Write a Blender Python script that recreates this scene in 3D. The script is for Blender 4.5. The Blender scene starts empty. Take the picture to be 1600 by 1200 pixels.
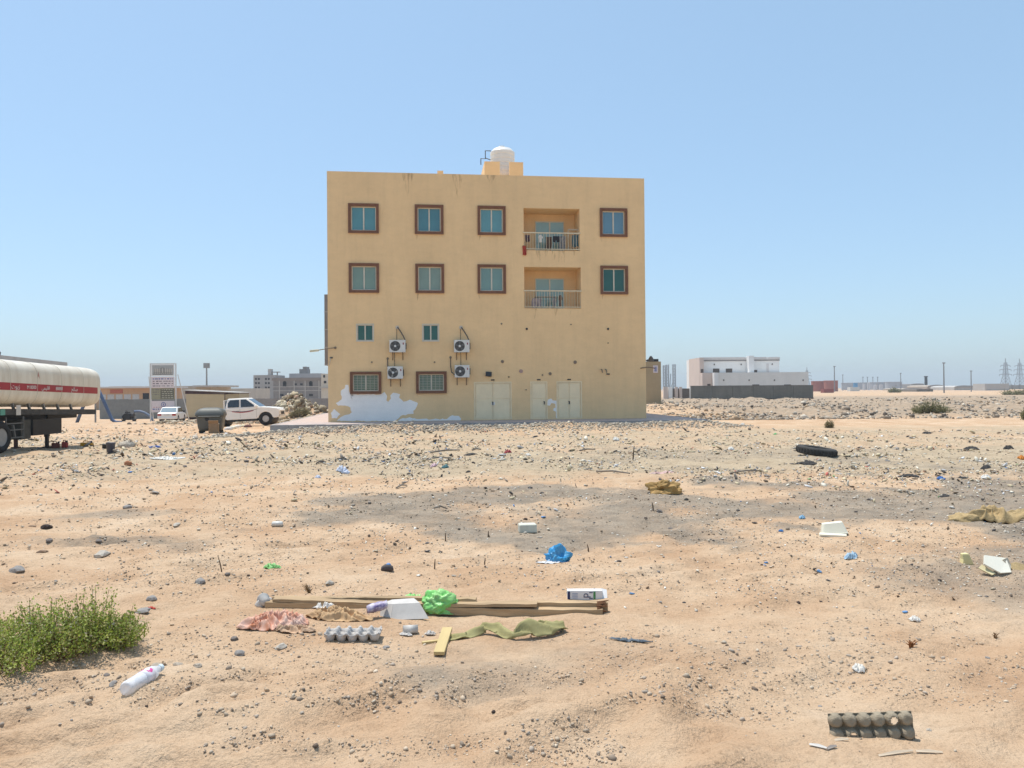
import bpy, bmesh, math, random
import numpy as np
from mathutils import Vector, Matrix, noise as mn
random.seed(7)
SC = bpy.context.scene
COL = SC.collection
R_ = math.radians

# ------------------------------------------------------------------ camera
F = 1200.0
CAMZ = 1.5
HAZE = 0.0004
PITCH = math.atan(9 / F)
ROLL = R_(0.45)
_f = Vector((0, math.cos(PITCH), math.sin(PITCH)))
_u0 = Vector((0, -math.sin(PITCH), math.cos(PITCH)))
_r0 = Vector((1, 0, 0))
_R = _r0 * math.cos(ROLL) - _u0 * math.sin(ROLL)
_U = _r0 * math.sin(ROLL) + _u0 * math.cos(ROLL)
cam_d = bpy.data.cameras.new('camera')
cam = bpy.data.objects.new('camera', cam_d)
COL.objects.link(cam)
M = Matrix.Identity(4)
for i in range(3):
    M[i][0], M[i][1], M[i][2] = _R[i], _U[i], -_f[i]
M.translation = (0, 0, CAMZ)
cam.matrix_world = M
cam_d.sensor_width = 36
cam_d.lens = 36 * F / 1600
cam_d.clip_start = 0.05
cam_d.clip_end = 9000
SC.camera = cam

# ------------------------------------------------------------------ light
SUN_EL, SUN_AZ = R_(72), math.atan2(-0.75, 0.66)
w = bpy.data.worlds.new('World')
SC.world = w
w.use_nodes = True
nt = w.node_tree
sky = nt.nodes.new('ShaderNodeTexSky')
sky.sky_type = 'NISHITA'
sky.sun_disc = False
sky.sun_elevation = SUN_EL
sky.sun_rotation = SUN_AZ
sky.altitude = 0
sky.air_density = 1.0
sky.dust_density = 1.2
sky.ozone_density = 5.0
bg = nt.nodes['Background']
bg.inputs['Strength'].default_value = 0.15
veil = nt.nodes.new('ShaderNodeMix'); veil.data_type = 'RGBA'; veil.inputs[0].default_value = .5   # constant pale blue mixed into the whole sky to flatten its gradient
veil.inputs[7].default_value = (1.95, 2.95, 3.6, 1)
nt.links.new(sky.outputs[0], veil.inputs[6]); nt.links.new(veil.outputs[2], bg.inputs['Color'])
sd = bpy.data.lights.new('sun', 'SUN')
sd.energy = 3.4
sd.angle = R_(0.53)
sd.color = (1.0, 0.95, 0.87)
sun = bpy.data.objects.new('sun', sd)
COL.objects.link(sun)
sdir = Vector((math.sin(SUN_AZ) * math.cos(SUN_EL), math.cos(SUN_AZ) * math.cos(SUN_EL), math.sin(SUN_EL)))
sun.rotation_euler = sdir.to_track_quat('Z', 'Y').to_euler()
sun.location = (0, 0, 60)
vs = SC.view_settings
vs.view_transform = 'Standard'
vs.look = 'None'
vs.gamma = 1
vs.exposure = 0.5
SC.cycles.use_denoising = True
SC.cycles.max_bounces = 6
SC.cycles.diffuse_bounces = 4
SC.cycles.volume_bounces = 0
SC.cycles.sample_clamp_indirect = 4

# ------------------------------------------------------------------ pixel -> world
def ray(px, py):
    return (_f * F + _R * (px - 800) + _U * (600 - py))

def at(px, py, d):
    r = ray(px, py)
    return Vector((0, 0, CAMZ)) + r * (d / r.y)

def hor(px):
    return 609 - (px - 800) * math.tan(ROLL)

# ------------------------------------------------------------------ noise + ground height
def _hash(ix, iy, s):
    h = (ix.astype(np.int64) * 374761393 + iy.astype(np.int64) * 668265263 + s * 1442695041) & 0xffffffff
    h = ((h ^ (h >> 13)) * 1274126177) & 0xffffffff
    h = h ^ (h >> 16)
    return (h & 0xffff) / 65535.0

def vnoise(x, y, s=0):
    x = np.asarray(x, float); y = np.asarray(y, float)
    ix = np.floor(x); iy = np.floor(y)
    fx = x - ix; fy = y - iy
    fx = fx * fx * fx * (fx * (fx * 6 - 15) + 10); fy = fy * fy * fy * (fy * (fy * 6 - 15) + 10)
    a = _hash(ix, iy, s); b = _hash(ix + 1, iy, s); c = _hash(ix, iy + 1, s); d = _hash(ix + 1, iy + 1, s)
    return (a * (1 - fx) + b * fx) * (1 - fy) + (c * (1 - fx) + d * fx) * fy

def fbm(x, y, s=0, o=4):
    t = 0; a = 0.5; n = 0
    for k in range(o):
        t = t + a * vnoise(x * 2 ** k + 17.3 * k, y * 2 ** k - 9.1 * k, s + k); n += a; a *= 0.5
    return t / n

def sstep(a, b, x):
    t = np.clip((x - a) / (b - a), 0, 1)
    return t * t * (3 - 2 * t)

# building facade plane
FL = at(513, 657.5, 42.0)
FR = at(1010, 655.5, 44.0)
FZ = (FL.z + FR.z) / 2
FX = Vector((FR.x - FL.x, FR.y - FL.y, 0)); FW = FX.length; FX.normalize()
FY = Vector((-FX.y, FX.x, 0))
FANG = math.atan2(FX.y, FX.x)

def fac(px, py, off=0.0):
    """pixel -> (u, height) on the facade plane (off = metres behind it)"""
    r = ray(px, py)
    o = Vector((FL.x, FL.y, 0)) + FY * off
    t = (o - Vector((0, 0, 0))).dot(FY) / Vector((r.x, r.y, 0)).dot(FY)
    p = Vector((0, 0, CAMZ)) + r * t
    return ((Vector((p.x, p.y, 0)) - Vector((FL.x, FL.y, 0))).dot(FX), p.z - FZ)

PAV = dict(u0=-2.5, u1=FW + 2.6, v0=-3.1, v1=20.0)
HEAPS = []   # (x, y, rx, ry, h)

def floc(x, y):
    dx = x - FL.x; dy = y - FL.y
    return dx * FX.x + dy * FX.y, dx * FY.x + dy * FY.y

def gz(x, y):
    x = np.asarray(x, float); y = np.asarray(y, float)
    zl = np.interp(y, [4, 10, 28, 53, 78, 100, 400], [0, -.12, -.55, -.82, -1.45, -1.75, -2.0])
    zr = np.interp(y, [4, 10, 28, 40, 300, 2500], [0, -.12, -.42, -.46, -.7, -1.2])
    k = sstep(-15, -8.5, x)
    z = zl * (1 - k) + zr * k
    near = sstep(1.0, 5, y) * (1 - sstep(9, 22, y))
    # soft wind-blown relief and shallow scoops
    z = z + 0.05 * (fbm(x * 0.55, y * 0.8, 3, 3) - 0.5) * 2
    xr = x * 0.82 + y * 0.57; yr = -x * 0.57 + y * 0.82
    rid = 1 - np.abs(2 * fbm(xr * 1.1, yr * 2.2, 11, 3) - 1)
    calm = 1 - .85 * (1 - sstep(.7, 1.25, np.sqrt(((x + .45) / 2.0) ** 2 + ((y - 5.0) / .95) ** 2)))   # swept ground where the planks lie
    z = z + near * calm * 0.10 * (rid - 0.7)
    z = z + (0.014 + 0.022 * near * calm * sstep(.35, .65, fbm(x * .7, y * .7, 25, 2))) * (fbm(x * 4.5, y * 5.5, 21, 3) - 0.5) * 2
    z = z + near * 0.012 * (fbm(x * 13, y * 13, 31, 2) - 0.5)
    fore = sstep(1.2, 3, y) * (1 - sstep(5.2, 8, y))
    lob = fbm(xr * .9 + 5, yr * 1.7, 131, 3)
    z = z + fore * calm * 0.17 * np.abs(((lob * 3.2) % 1.0) - .5) * sstep(.25, .6, fbm(x * .6 + 9, y * .6, 135, 2))
    for tc, sl, cu in ((9.4, .05, .004), (11.2, .05, .004), (14.2, -.09, .002), (15.9, -.09, .002)):
        yc = tc + sl * x + cu * x * x + .15 * vnoise(x * .3, x * 0 + tc, 141)
        z = z - .022 * np.exp(-((y - yc) / .13) ** 2) * sstep(-7, -3, x) + .010 * np.exp(-((np.abs(y - yc) - .24) / .08) ** 2) * sstep(-7, -3, x)
    # hummock the green bush grows on
    z = z + 0.05 * np.exp(-(((x + 3.0) / .9) ** 2 + ((y - 4.6) / .7) ** 2))
    # rough tipped ground
    mid = sstep(13, 18, y) * (1 - sstep(30, 36, y))
    z = z + mid * 0.10 * (fbm(x * 1.5, y * 1.2, 41, 3) - 0.5) * 2
    rr = sstep(5, 13, x - 0.04 * y) * sstep(46, 56, y) * (1 - sstep(118, 135, y))
    b = fbm(x * 0.22, y * 0.16, 51, 3)
    lump = 1 - np.abs(2 * fbm(x * .55, y * .5, 61, 3) - 1)
    z = z + rr * (0.6 * np.clip(b - 0.42, 0, 1) * 2 + 0.5 * (lump - .7) + .3 * (fbm(x * 1.4, y * 1.4, 65, 2) - .5))
    ll = sstep(-34, -28, x) * (1 - sstep(-15, -12, x)) * sstep(58, 64, y) * (1 - sstep(95, 110, y))
    z = z + ll * 0.35 * (fbm(x * 0.5, y * 0.4, 71, 3) - 0.4)
    for (hx, hy, hrx, hry, hh) in HEAPS:
        q = np.exp(-(((x - hx) / hrx) ** 2 + ((y - hy) / hry) ** 2))
        z = z + hh * q * (0.6 + 0.8 * fbm(x * 1.1, y * 1.1, 81, 4))
    # gravel bank against the pavement, ground kept below the slab
    u, v = floc(x, y)
    inu = sstep(PAV['u0'] - 1.5, PAV['u0'] + .5, u) * (1 - sstep(PAV['u1'] - .5, PAV['u1'] + 1.5, u))
    bank = np.exp(-((v - PAV['v0'] + 0.9) / 1.0) ** 2) * inu
    z = z + bank * 0.09 * inu + bank * 0.24 * np.clip(fbm(u * 0.33 + 3, v * 0.4, 91, 3) * 1.9 - 0.5, 0, 1)
    ins = (u > PAV['u0'] + .02) & (u < PAV['u1'] - .02) & (v > PAV['v0'] + .02) & (v < PAV['v1'] - .02)
    z = np.where(ins, np.minimum(z, FZ - 0.22), z)
    return z

def g1(x, y):
    return float(gz(np.array([x]), np.array([y]))[0])

def P(px, py):
    """where the ray through a pixel meets the ground"""
    r = ray(px, py)
    lo, hi = 1.5 / r.y, 1500 / r.y
    for _ in range(2):
        ts = np.geomspace(lo, hi, 420)
        zz = CAMZ + r.z * ts - gz(r.x * ts, r.y * ts)
        i = max(1, int(np.argmax(zz < 0)))
        lo, hi = ts[i - 1], ts[i]
    t = ts[i]
    x, y = r.x * t, r.y * t
    return Vector((x, y, g1(x, y)))

HEAPS.append((*at(449, 640, 72).xy, 1.9, 2.0, 1.5))
HEAPS.append((*at(474, 640, 72).xy, 2.2, 2.2, .95))
HEAPS.append((*at(500, 640, 70).xy, 2.5, 2.2, .7))

# ------------------------------------------------------------------ materials
MATS = {}
def mat(name, col, rough=0.7, var=0.15, scale=4.0, metal=0.0, bump=0.0, bscale=40.0, stretch=(1, 1, 1), col2=None, ior=1.45, alpha=1.0, trans=0.0, sss=0.0):
    if name in MATS: return MATS[name]
    m = bpy.data.materials.new(name); m.use_nodes = True
    n = m.node_tree.nodes; l = m.node_tree.links
    b = n['Principled BSDF']
    tc = n.new('ShaderNodeTexCoord'); mp = n.new('ShaderNodeMapping'); mp.inputs['Scale'].default_value = stretch
    l.new(tc.outputs['Object'], mp.inputs[0])
    nz = n.new('ShaderNodeTexNoise'); nz.inputs['Scale'].default_value = scale; nz.inputs['Detail'].default_value = 6; nz.inputs['Roughness'].default_value = .65
    l.new(mp.outputs[0], nz.inputs['Vector'])
    rp = n.new('ShaderNodeValToRGB')
    c = Vector(col)
    lo = c * (1 - var) if col2 is None else Vector(col2)
    hi = Vector([min(1, q) for q in c * (1 + var * .7)]) if col2 is None else c
    rp.color_ramp.elements[0].position = .32; rp.color_ramp.elements[0].color = (*lo, 1)
    rp.color_ramp.elements[1].position = .68; rp.color_ramp.elements[1].color = (*hi, 1)
    l.new(nz.outputs['Fac'], rp.inputs[0]); l.new(rp.outputs[0], b.inputs['Base Color'])
    b.inputs['Roughness'].default_value = rough; b.inputs['Metallic'].default_value = metal; b.inputs['IOR'].default_value = ior
    if trans: b.inputs['Transmission Weight'].default_value = trans
    if alpha < 1: b.inputs['Alpha'].default_value = alpha
    if sss:
        b.inputs['Subsurface Weight'].default_value = sss; b.inputs['Subsurface Radius'].default_value = (.02, .02, .02)
    if bump:
        n2 = n.new('ShaderNodeTexNoise'); n2.inputs['Scale'].default_value = bscale; n2.inputs['Detail'].default_value = 5
        l.new(mp.outputs[0], n2.inputs['Vector'])
        bp = n.new('ShaderNodeBump'); bp.inputs['Strength'].default_value = bump; bp.inputs['Distance'].default_value = .02
        l.new(n2.outputs['Fac'], bp.inputs['Height']); l.new(bp.outputs[0], b.inputs['Normal'])
    MATS[name] = m
    return m

def attr_mat(name, rough=0.9, var=0.2, scale=30):
    m = bpy.data.materials.new(name); m.use_nodes = True
    n = m.node_tree.nodes; l = m.node_tree.links; b = n['Principled BSDF']
    a = n.new('ShaderNodeAttribute'); a.attribute_name = 'Col'
    tc = n.new('ShaderNodeTexCoord'); nz = n.new('ShaderNodeTexNoise'); nz.inputs['Scale'].default_value = scale; nz.inputs['Detail'].default_value = 4
    l.new(tc.outputs['Object'], nz.inputs['Vector'])
    mr = n.new('ShaderNodeMapRange'); mr.inputs['To Min'].default_value = 1 - var; mr.inputs['To Max'].default_value = 1 + var
    l.new(nz.outputs['Fac'], mr.inputs['Value'])
    mx = n.new('ShaderNodeVectorMath'); mx.operation = 'SCALE'
    l.new(a.outputs['Color'], mx.inputs[0]); l.new(mr.outputs[0], mx.inputs['Scale'])
    l.new(mx.outputs[0], b.inputs['Base Color']); b.inputs['Roughness'].default_value = rough
    MATS[name] = m
    return m

# ------------------------------------------------------------------ mesh builder
class MB:
    def __init__(s): s.v = []; s.f = []
    def add(s, vs, fs):
        o = len(s.v); s.v += [tuple(q) for q in vs]; s.f += [tuple(i + o for i in q) for q in fs]; return s
    def box(s, x0, x1, y0, y1, z0, z1):
        return s.add([(x0, y0, z0), (x1, y0, z0), (x1, y1, z0), (x0, y1, z0), (x0, y0, z1), (x1, y0, z1), (x1, y1, z1), (x0, y1, z1)],
                     [(0, 3, 2, 1), (4, 5, 6, 7), (0, 1, 5, 4), (1, 2, 6, 5), (2, 3, 7, 6), (3, 0, 4, 7)])
    def bar(s, p, q, w, h=None, up=(0, 0, 1)):
        p = Vector(p); q = Vector(q); h = h or w; d = (q - p).normalized(); u = Vector(up)
        if abs(d.dot(u)) > .98: u = Vector((1, 0, 0))
        a = d.cross(u).normalized() * w / 2; c = a.cross(d).normalized() * h / 2
        return s.add([p - a - c, p + a - c, p + a + c, p - a + c, q - a - c, q + a - c, q + a + c, q - a + c],
                     [(0, 3, 2, 1), (4, 5, 6, 7), (0, 1, 5, 4), (1, 2, 6, 5), (2, 3, 7, 6), (3, 0, 4, 7)])
    def tube(s, pts, r, n=8, cap=True):
        pts = [Vector(p) for p in pts]; rs = r if isinstance(r, (list, tuple)) else [r] * len(pts)
        o = len(s.v); prev = None
        for i, p in enumerate(pts):
            d = (pts[min(i + 1, len(pts) - 1)] - pts[max(i - 1, 0)]).normalized()
            if prev is None: a = d.orthogonal().normalized()
            else: a = (prev - d * prev.dot(d)).normalized()
            prev = a; b = d.cross(a)
            for k in range(n):
                t = 2 * math.pi * k / n
                s.v.append(tuple(p + (a * math.cos(t) + b * math.sin(t)) * rs[i]))
        for i in range(len(pts) - 1):
            for k in range(n):
                k2 = (k + 1) % n
                s.f.append((o + i * n + k, o + i * n + k2, o + (i + 1) * n + k2, o + (i + 1) * n + k))
        if cap:
            s.f.append(tuple(o + k for k in reversed(range(n)))); e = o + (len(pts) - 1) * n
            s.f.append(tuple(e + k for k in range(n)))
        return s
    def lathe(s, prof, c=(0, 0, 0), n=24, axis='z'):
        o = len(s.v); c = Vector(c)
        for (r, h) in prof:
            for k in range(n):
                t = 2 * math.pi * k / n; a, b = r * math.cos(t), r * math.sin(t)
                v = {'z': (a, b, h), 'y': (a, h, b), 'x': (h, a, b)}[axis]
                s.v.append(tuple(c + Vector(v)))
        for i in range(len(prof) - 1):
            for k in range(n):
                k2 = (k + 1) % n
                s.f.append((o + i * n + k, o + i * n + k2, o + (i + 1) * n + k2, o + (i + 1) * n + k))
        s.f.append(tuple(o + k for k in range(n))); e = o + (len(prof) - 1) * n
        s.f.append(tuple(e + k for k in range(n)))
        return s
    def prism(s, poly, y0, y1, top=None):
        """polygon in (x,z) extruded along y; top: polygon for the far end"""
        n = len(poly); q = top or poly
        return s.add([(x, y0, z) for x, z in poly] + [(x, y1, z) for x, z in q],
                     [tuple(range(n)), tuple(reversed(range(n, 2 * n)))] + [(i, i + n, (i + 1) % n + n, (i + 1) % n) for i in range(n)])
    def build(s, name, m, parent=None, smooth=False, bevel=0, loc=None, rz=None, solid=0):
        me = bpy.data.meshes.new(name); me.from_pydata(s.v, [], s.f)
        bm = bmesh.new(); bm.from_mesh(me); bmesh.ops.recalc_face_normals(bm, faces=bm.faces); bm.to_mesh(me); bm.free()
        if m: me.materials.append(m)
        if smooth: me.shade_smooth()
        o = bpy.data.objects.new(name, me); COL.objects.link(o)
        if parent is not None: o.parent = parent
        if loc is not None: o.location = loc
        if rz is not None: o.rotation_euler = (0, 0, rz)
        if solid:
            q = o.modifiers.new('solid', 'SOLIDIFY'); q.thickness = solid
        if bevel:
            q = o.modifiers.new('bevel', 'BEVEL'); q.width = bevel; q.segments = 2; q.limit_method = 'ANGLE'; q.angle_limit = R_(40)
        return o

def tag(o, label=None, cat=None, group=None, kind=None):
    if label: o['label'] = label
    if cat: o['category'] = cat
    if group: o['group'] = group
    if kind: o['kind'] = kind
    return o

def empty(name, loc=(0, 0, 0), rz=0, label=None, cat=None, group=None):
    o = bpy.data.objects.new(name, None); COL.objects.link(o); o.location = loc; o.rotation_euler = (0, 0, rz); o.empty_display_size = .1
    return tag(o, label, cat, group)

def copy_tree(o, parent=None):
    c = o.copy(); COL.objects.link(c); c.parent = parent
    for ch in [q for q in bpy.data.objects if q.parent == o]: copy_tree(ch, c)
    return c

def text(s, size, m, parent, loc, rot, name='lettering', ext=0.002, align='CENTER', sx=1.0):
    c = bpy.data.curves.new(name, 'FONT'); c.body = s; c.size = size; c.extrude = ext; c.align_x = align; c.align_y = 'CENTER'; c.resolution_u = 3
    c.materials.append(m)
    t = bpy.data.objects.new(name, c); COL.objects.link(t); bpy.context.view_layer.update()
    me = bpy.data.meshes.new_from_object(t.evaluated_get(bpy.context.evaluated_depsgraph_get())); bpy.data.objects.remove(t)
    if not me.materials: me.materials.append(m)
    o = bpy.data.objects.new(name, me); COL.objects.link(o); o.parent = parent; o.location = loc; o.rotation_euler = rot; o.scale = (sx, 1, 1)
    return o

# ------------------------------------------------------------------ ground
def spans(*sp):
    out = []
    for a, b, st in sp: out += list(np.arange(a, b, st))
    return out
def geo(a, b, k):
    out = [a]; st = abs(a) * k
    while abs(out[-1]) < abs(b): out.append(out[-1] + math.copysign(abs(out[-1]) * k, a))
    return out
xp = spans((0, 4.5, .048), (4.5, 14, .11), (14, 70, .5)) + geo(70, 2500, .09)
xs = np.array([-q for q in reversed(xp[1:])] + xp)
ys = np.array([-2500, -1200, -600, -300, -150, -80, -45, -25, -14, -8, -5, -3, -1.5, -.5, .5, 1.3] + spans((2, 8.5, .038), (8.5, 20, .095), (20, 48, .23), (48, 135, .5)) + geo(135, 2500, .08))
X, Y = np.meshgrid(xs, ys)
Z = gz(X, Y)
nx, ny = len(xs), len(ys)
co = np.stack([X.ravel(), Y.ravel(), Z.ravel()], 1)
ii = np.arange(nx * ny).reshape(ny, nx)
fa = np.stack([ii[:-1, :-1], ii[:-1, 1:], ii[1:, 1:], ii[1:, :-1]], -1).reshape(-1, 4)

def np_mesh(name, co, fa):
    me = bpy.data.meshes.new(name)
    k = fa.shape[1]
    me.vertices.add(len(co)); me.vertices.foreach_set('co', co.astype(np.float32).ravel())
    me.loops.add(fa.size); me.loops.foreach_set('vertex_index', fa.astype(np.int32).ravel())
    me.polygons.add(len(fa)); me.polygons.foreach_set('loop_start', np.arange(0, fa.size, k, dtype=np.int32))
    me.update(calc_edges=True); me.validate()
    return me

gm = np_mesh('ground', co, fa)
gm.shade_smooth()
xx, yy = X.ravel(), Y.ravel()
warp = (fbm(xx * .5, yy * .5, 101, 4) - .5)
warp2 = (fbm(xx * 1.3, yy * 1.3, 105, 4) - .5)
def ell(cx, cy, rx, ry):
    return 1 - sstep(.45, 1.25, np.sqrt(((xx - cx) / rx) ** 2 + ((yy - cy) / ry) ** 2) + warp * 2.2 + warp2 * 1.1)
grey = .95 * np.clip(.75 * sstep(9, 14, xx - .06 * yy) * sstep(44, 54, yy) * (1 - sstep(150, 220, yy)) + ell(5.8, 10.2, 8.4, 3.4) + .75 * ell(5.0, 6.8, 4.4, 2.5) + .6 * ell(13, 12, 7, 5) + .55 * ell(5, 21, 5, 3.5) + .35 * ell(.5, 4.3, 2.0, .5), 0, 1)
u_, v_ = floc(xx, yy)
bankm = np.exp(-((v_ - PAV['v0'] + 1.1) / 1.3) ** 2) * sstep(-5, -3, u_) * (1 - sstep(FW + 3, FW + 6, u_)) * np.clip(fbm(u_ * .4, v_ * .6, 95, 3) * 2.2 - .5, 0, 1)
rub = sstep(4, 12, xx - 0.04 * yy) * sstep(44, 54, yy) * (1 - sstep(150, 220, yy))
pale = np.clip(sstep(12, 17, yy) * (1 - sstep(34, 44, yy)) * (0.25 + .9 * fbm(xx * .7, yy * .5, 111, 4)) + rub * .8, 0, 1)
pale = np.clip(pale + .8 * np.exp(-((yy - 18.5 - warp * 3) / 2.6) ** 2) * sstep(-8, 4, xx), 0, 1)
pale = pale * (1 - .45 * rub)
tone = np.stack([np.clip(grey + bankm * .8, 0, 1), pale, np.clip(1 - grey - pale * .8, 0, 1), np.ones_like(xx)], 1)
at_ = gm.attributes.new('tone', 'FLOAT_COLOR', 'POINT'); at_.data.foreach_set('color', tone.astype(np.float32).ravel())
ground = bpy.data.objects.new('ground', gm); COL.objects.link(ground); tag(ground, kind='structure')

def ground_mat():
    m = bpy.data.materials.new('desert_ground'); m.use_nodes = True
    n = m.node_tree.nodes; l = m.node_tree.links; b = n['Principled BSDF']
    b.inputs['Roughness'].default_value = .95; b.inputs['Specular IOR Level'].default_value = .15
    tc = n.new('ShaderNodeTexCoord')
    at = n.new('ShaderNodeAttribute'); at.attribute_name = 'tone'
    sp = n.new('ShaderNodeSeparateColor'); l.new(at.outputs['Color'], sp.inputs[0])
    def nz(scale, det=6, rough=.6, st=(1, 1, 1)):
        mp = n.new('ShaderNodeMapping'); mp.inputs['Scale'].default_value = st; l.new(tc.outputs['Object'], mp.inputs[0])
        q = n.new('ShaderNodeTexNoise'); q.inputs['Scale'].default_value = scale; q.inputs['Detail'].default_value = det; q.inputs['Roughness'].default_value = rough
        l.new(mp.outputs[0], q.inputs['Vector']); return q.outputs['Fac']
    def ramp(f, stops):
        r = n.new('ShaderNodeValToRGB'); e = r.color_ramp.elements
        while len(e) < len(stops): e.new(.5)
        for q, (p, c) in zip(e, stops): q.position = p; q.color = (*c, 1)
        l.new(f, r.inputs[0]); return r.outputs[0]
    def mix(fac, a, c, mode='MIX'):
        q = n.new('ShaderNodeMix'); q.data_type = 'RGBA'; q.blend_type = mode
        if isinstance(fac, float): q.inputs[0].default_value = fac
        else: l.new(fac, q.inputs[0])
        l.new(a, q.inputs[6]); l.new(c, q.inputs[7]); return q.outputs[2]
    def math_(op, a, c=None):
        q = n.new('ShaderNodeMath'); q.operation = op
        for i, v in enumerate((a, c)):
            if v is None: continue
            if isinstance(v, float): q.inputs[i].default_value = v
            else: l.new(v, q.inputs[i])
        return q.outputs[0]
    sand = ramp(nz(.9, 8, .62), [(.28, (.43, .27, .16)), (.42, (.515, .345, .215)), (.58, (.575, .415, .275)), (.74, (.63, .485, .345))])
    greyc = ramp(nz(1.6, 8, .65, (1, 1.6, 1)), [(.3, (.205, .17, .13)), (.5, (.275, .23, .18)), (.75, (.38, .315, .24))])
    palec = ramp(nz(2.4, 9, .7), [(.25, (.27, .20, .135)), (.42, (.40, .315, .215)), (.6, (.48, .385, .265)), (.75, (.55, .47, .35))])
    brk = nz(6, 7, .7)
    brk2 = nz(1.9, 9, .75)
    def edge(mask, lo, hi, amp):
        s_ = math_('ADD', mask, math_('MULTIPLY', math_('SUBTRACT', brk2, .5), amp)); s_ = math_('ADD', s_, math_('MULTIPLY', math_('SUBTRACT', brk, .5), .7))
        q = n.new('ShaderNodeMapRange'); q.interpolation_type = 'SMOOTHSTEP'; q.inputs[1].default_value = lo; q.inputs[2].default_value = hi; l.new(s_, q.inputs[0]); return q.outputs[0]
    gfac = edge(sp.outputs[0], .05, 1.2, 1.0)
    pf = edge(sp.outputs[1], .2, 1.05, 1.1)
    c = mix(pf, sand, palec); c = mix(gfac, c, greyc)
    # grit: fine light and dark grains
    gr = nz(95, 4, .7); gcol = ramp(gr, [(.30, (.55, .53, .50)), (.46, (1, 1, 1)), (.62, (1, 1, 1)), (.78, (1.0, .99, .96))])
    c = mix(.75, c, gcol, 'MULTIPLY')
    g2 = nz(22, 5, .75); gc2 = ramp(g2, [(.30, (.62, .6, .58)), (.44, (1, 1, 1))])
    c = mix(.75, c, gc2, 'MULTIPLY')
    g3 = nz(6.5, 7, .8, (1, 1.5, 1)); c = mix(.5, c, ramp(g3, [(.33, (.62, .57, .53)), (.47, (1, 1, 1)), (.62, (1, 1, 1)), (.72, (1, 1, 1))]), 'MULTIPLY')
    l.new(c, b.inputs['Base Color'])
    bp = n.new('ShaderNodeBump'); bp.inputs['Strength'].default_value = .9; bp.inputs['Distance'].default_value = .045
    h = math_('ADD', math_('MULTIPLY', nz(14, 8, .65), 1.0), math_('MULTIPLY', nz(90, 4, .6), .22))
    l.new(h, bp.inputs['Height']); l.new(bp.outputs[0], b.inputs['Normal'])
    return m
gm.materials.append(ground_mat())

# ------------------------------------------------------------------ main building
STUCCO = None
def stucco(name, col, dirt=.18, streak=True):
    m = bpy.data.materials.new(name); m.use_nodes = True
    n = m.node_tree.nodes; l = m.node_tree.links; b = n['Principled BSDF']; b.inputs['Roughness'].default_value = .88
    tc = n.new('ShaderNodeTexCoord')
    def nz(scale, st, det=6, rough=.6):
        mp = n.new('ShaderNodeMapping'); mp.inputs['Scale'].default_value = st; l.new(tc.outputs['Object'], mp.inputs[0])
        q = n.new('ShaderNodeTexNoise'); q.inputs['Scale'].default_value = scale; q.inputs['Detail'].default_value = det; q.inputs['Roughness'].default_value = rough
        l.new(mp.outputs[0], q.inputs['Vector']); return q.outputs['Fac']
    def mr(f, a, c, lo, hi):
        q = n.new('ShaderNodeMapRange'); q.inputs[1].default_value = a; q.inputs[2].default_value = c; q.inputs[3].default_value = lo; q.inputs[4].default_value = hi
        l.new(f, q.inputs[0]); return q.outputs[0]
    def mul(a, c):
        q = n.new('ShaderNodeMath'); q.operation = 'MULTIPLY'; l.new(a, q.inputs[0]); l.new(c, q.inputs[1]); return q.outputs[0]
    f = mul(mr(nz(.35, (1, 1, 1), 5), .3, .7, 1 - dirt * .7, 1.03), mr(nz(1.3, (1, 1, 2.2), 6, .7), .3, .6, 1 - dirt * .5, 1.0))
    if streak: f = mul(f, mr(nz(1.7, (1, 1, .09), 6, .7), .30, .52, 1 - dirt * .55, 1.0))
    f = mul(f, mr(nz(9, (1, 1, 1), 4, .6), .25, .5, .96, 1.0))
    v = n.new('ShaderNodeVectorMath'); v.operation = 'SCALE'; v.inputs[0].default_value = col; l.new(f, v.inputs['Scale'])
    l.new(v.outputs[0], b.inputs['Base Color'])
    bp = n.new('ShaderNodeBump'); bp.inputs['Strength'].default_value = .15; bp.inputs['Distance'].default_value = .01
    l.new(nz(60, (1, 1, 1), 4), bp.inputs['Height']); l.new(bp.outputs[0], b.inputs['Normal'])
    return m
STUCCO = stucco('yellow_stucco', (.855, .60, .325), .13)
BROWN = mat('brown_trim', (.20, .092, .052), .7, .2, 6)
ALU = mat('cream_aluminium', (.62, .57, .47), .45, .08, 3)
def glass(name, col, rough=.06, ior=2.3):
    return mat(name, col, rough, .12, .9, ior=ior)
GL_B = glass('blue_glass', (.055, .21, .23), .05, 1.9); GL_G = glass('green_glass', (.09, .16, .11), .1, 1.6); GL_D = glass('dark_green_glass', (.012, .09, .07), .06, 1.6)
GL_C = glass('curtained_glass', (.16, .24, .18), .08, 1.8); GL_P = glass('pale_glass', (.26, .40, .36), .06, 1.8)
bld = empty('apartment_building', (FL.x, FL.y, FZ), FANG, 'tan three-storey apartment block with brown-framed windows and two balconies', 'building')
HT = sum((fac(513, 265)[1], fac(1005, 281)[1])) / 2

def rect(x0, y0, x1, y1):
    a = fac(x0, y0); b2 = fac(x1, y1)
    return [a[0], b2[0], b2[1], a[1]]   # u0,u1,z0,z1

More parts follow.
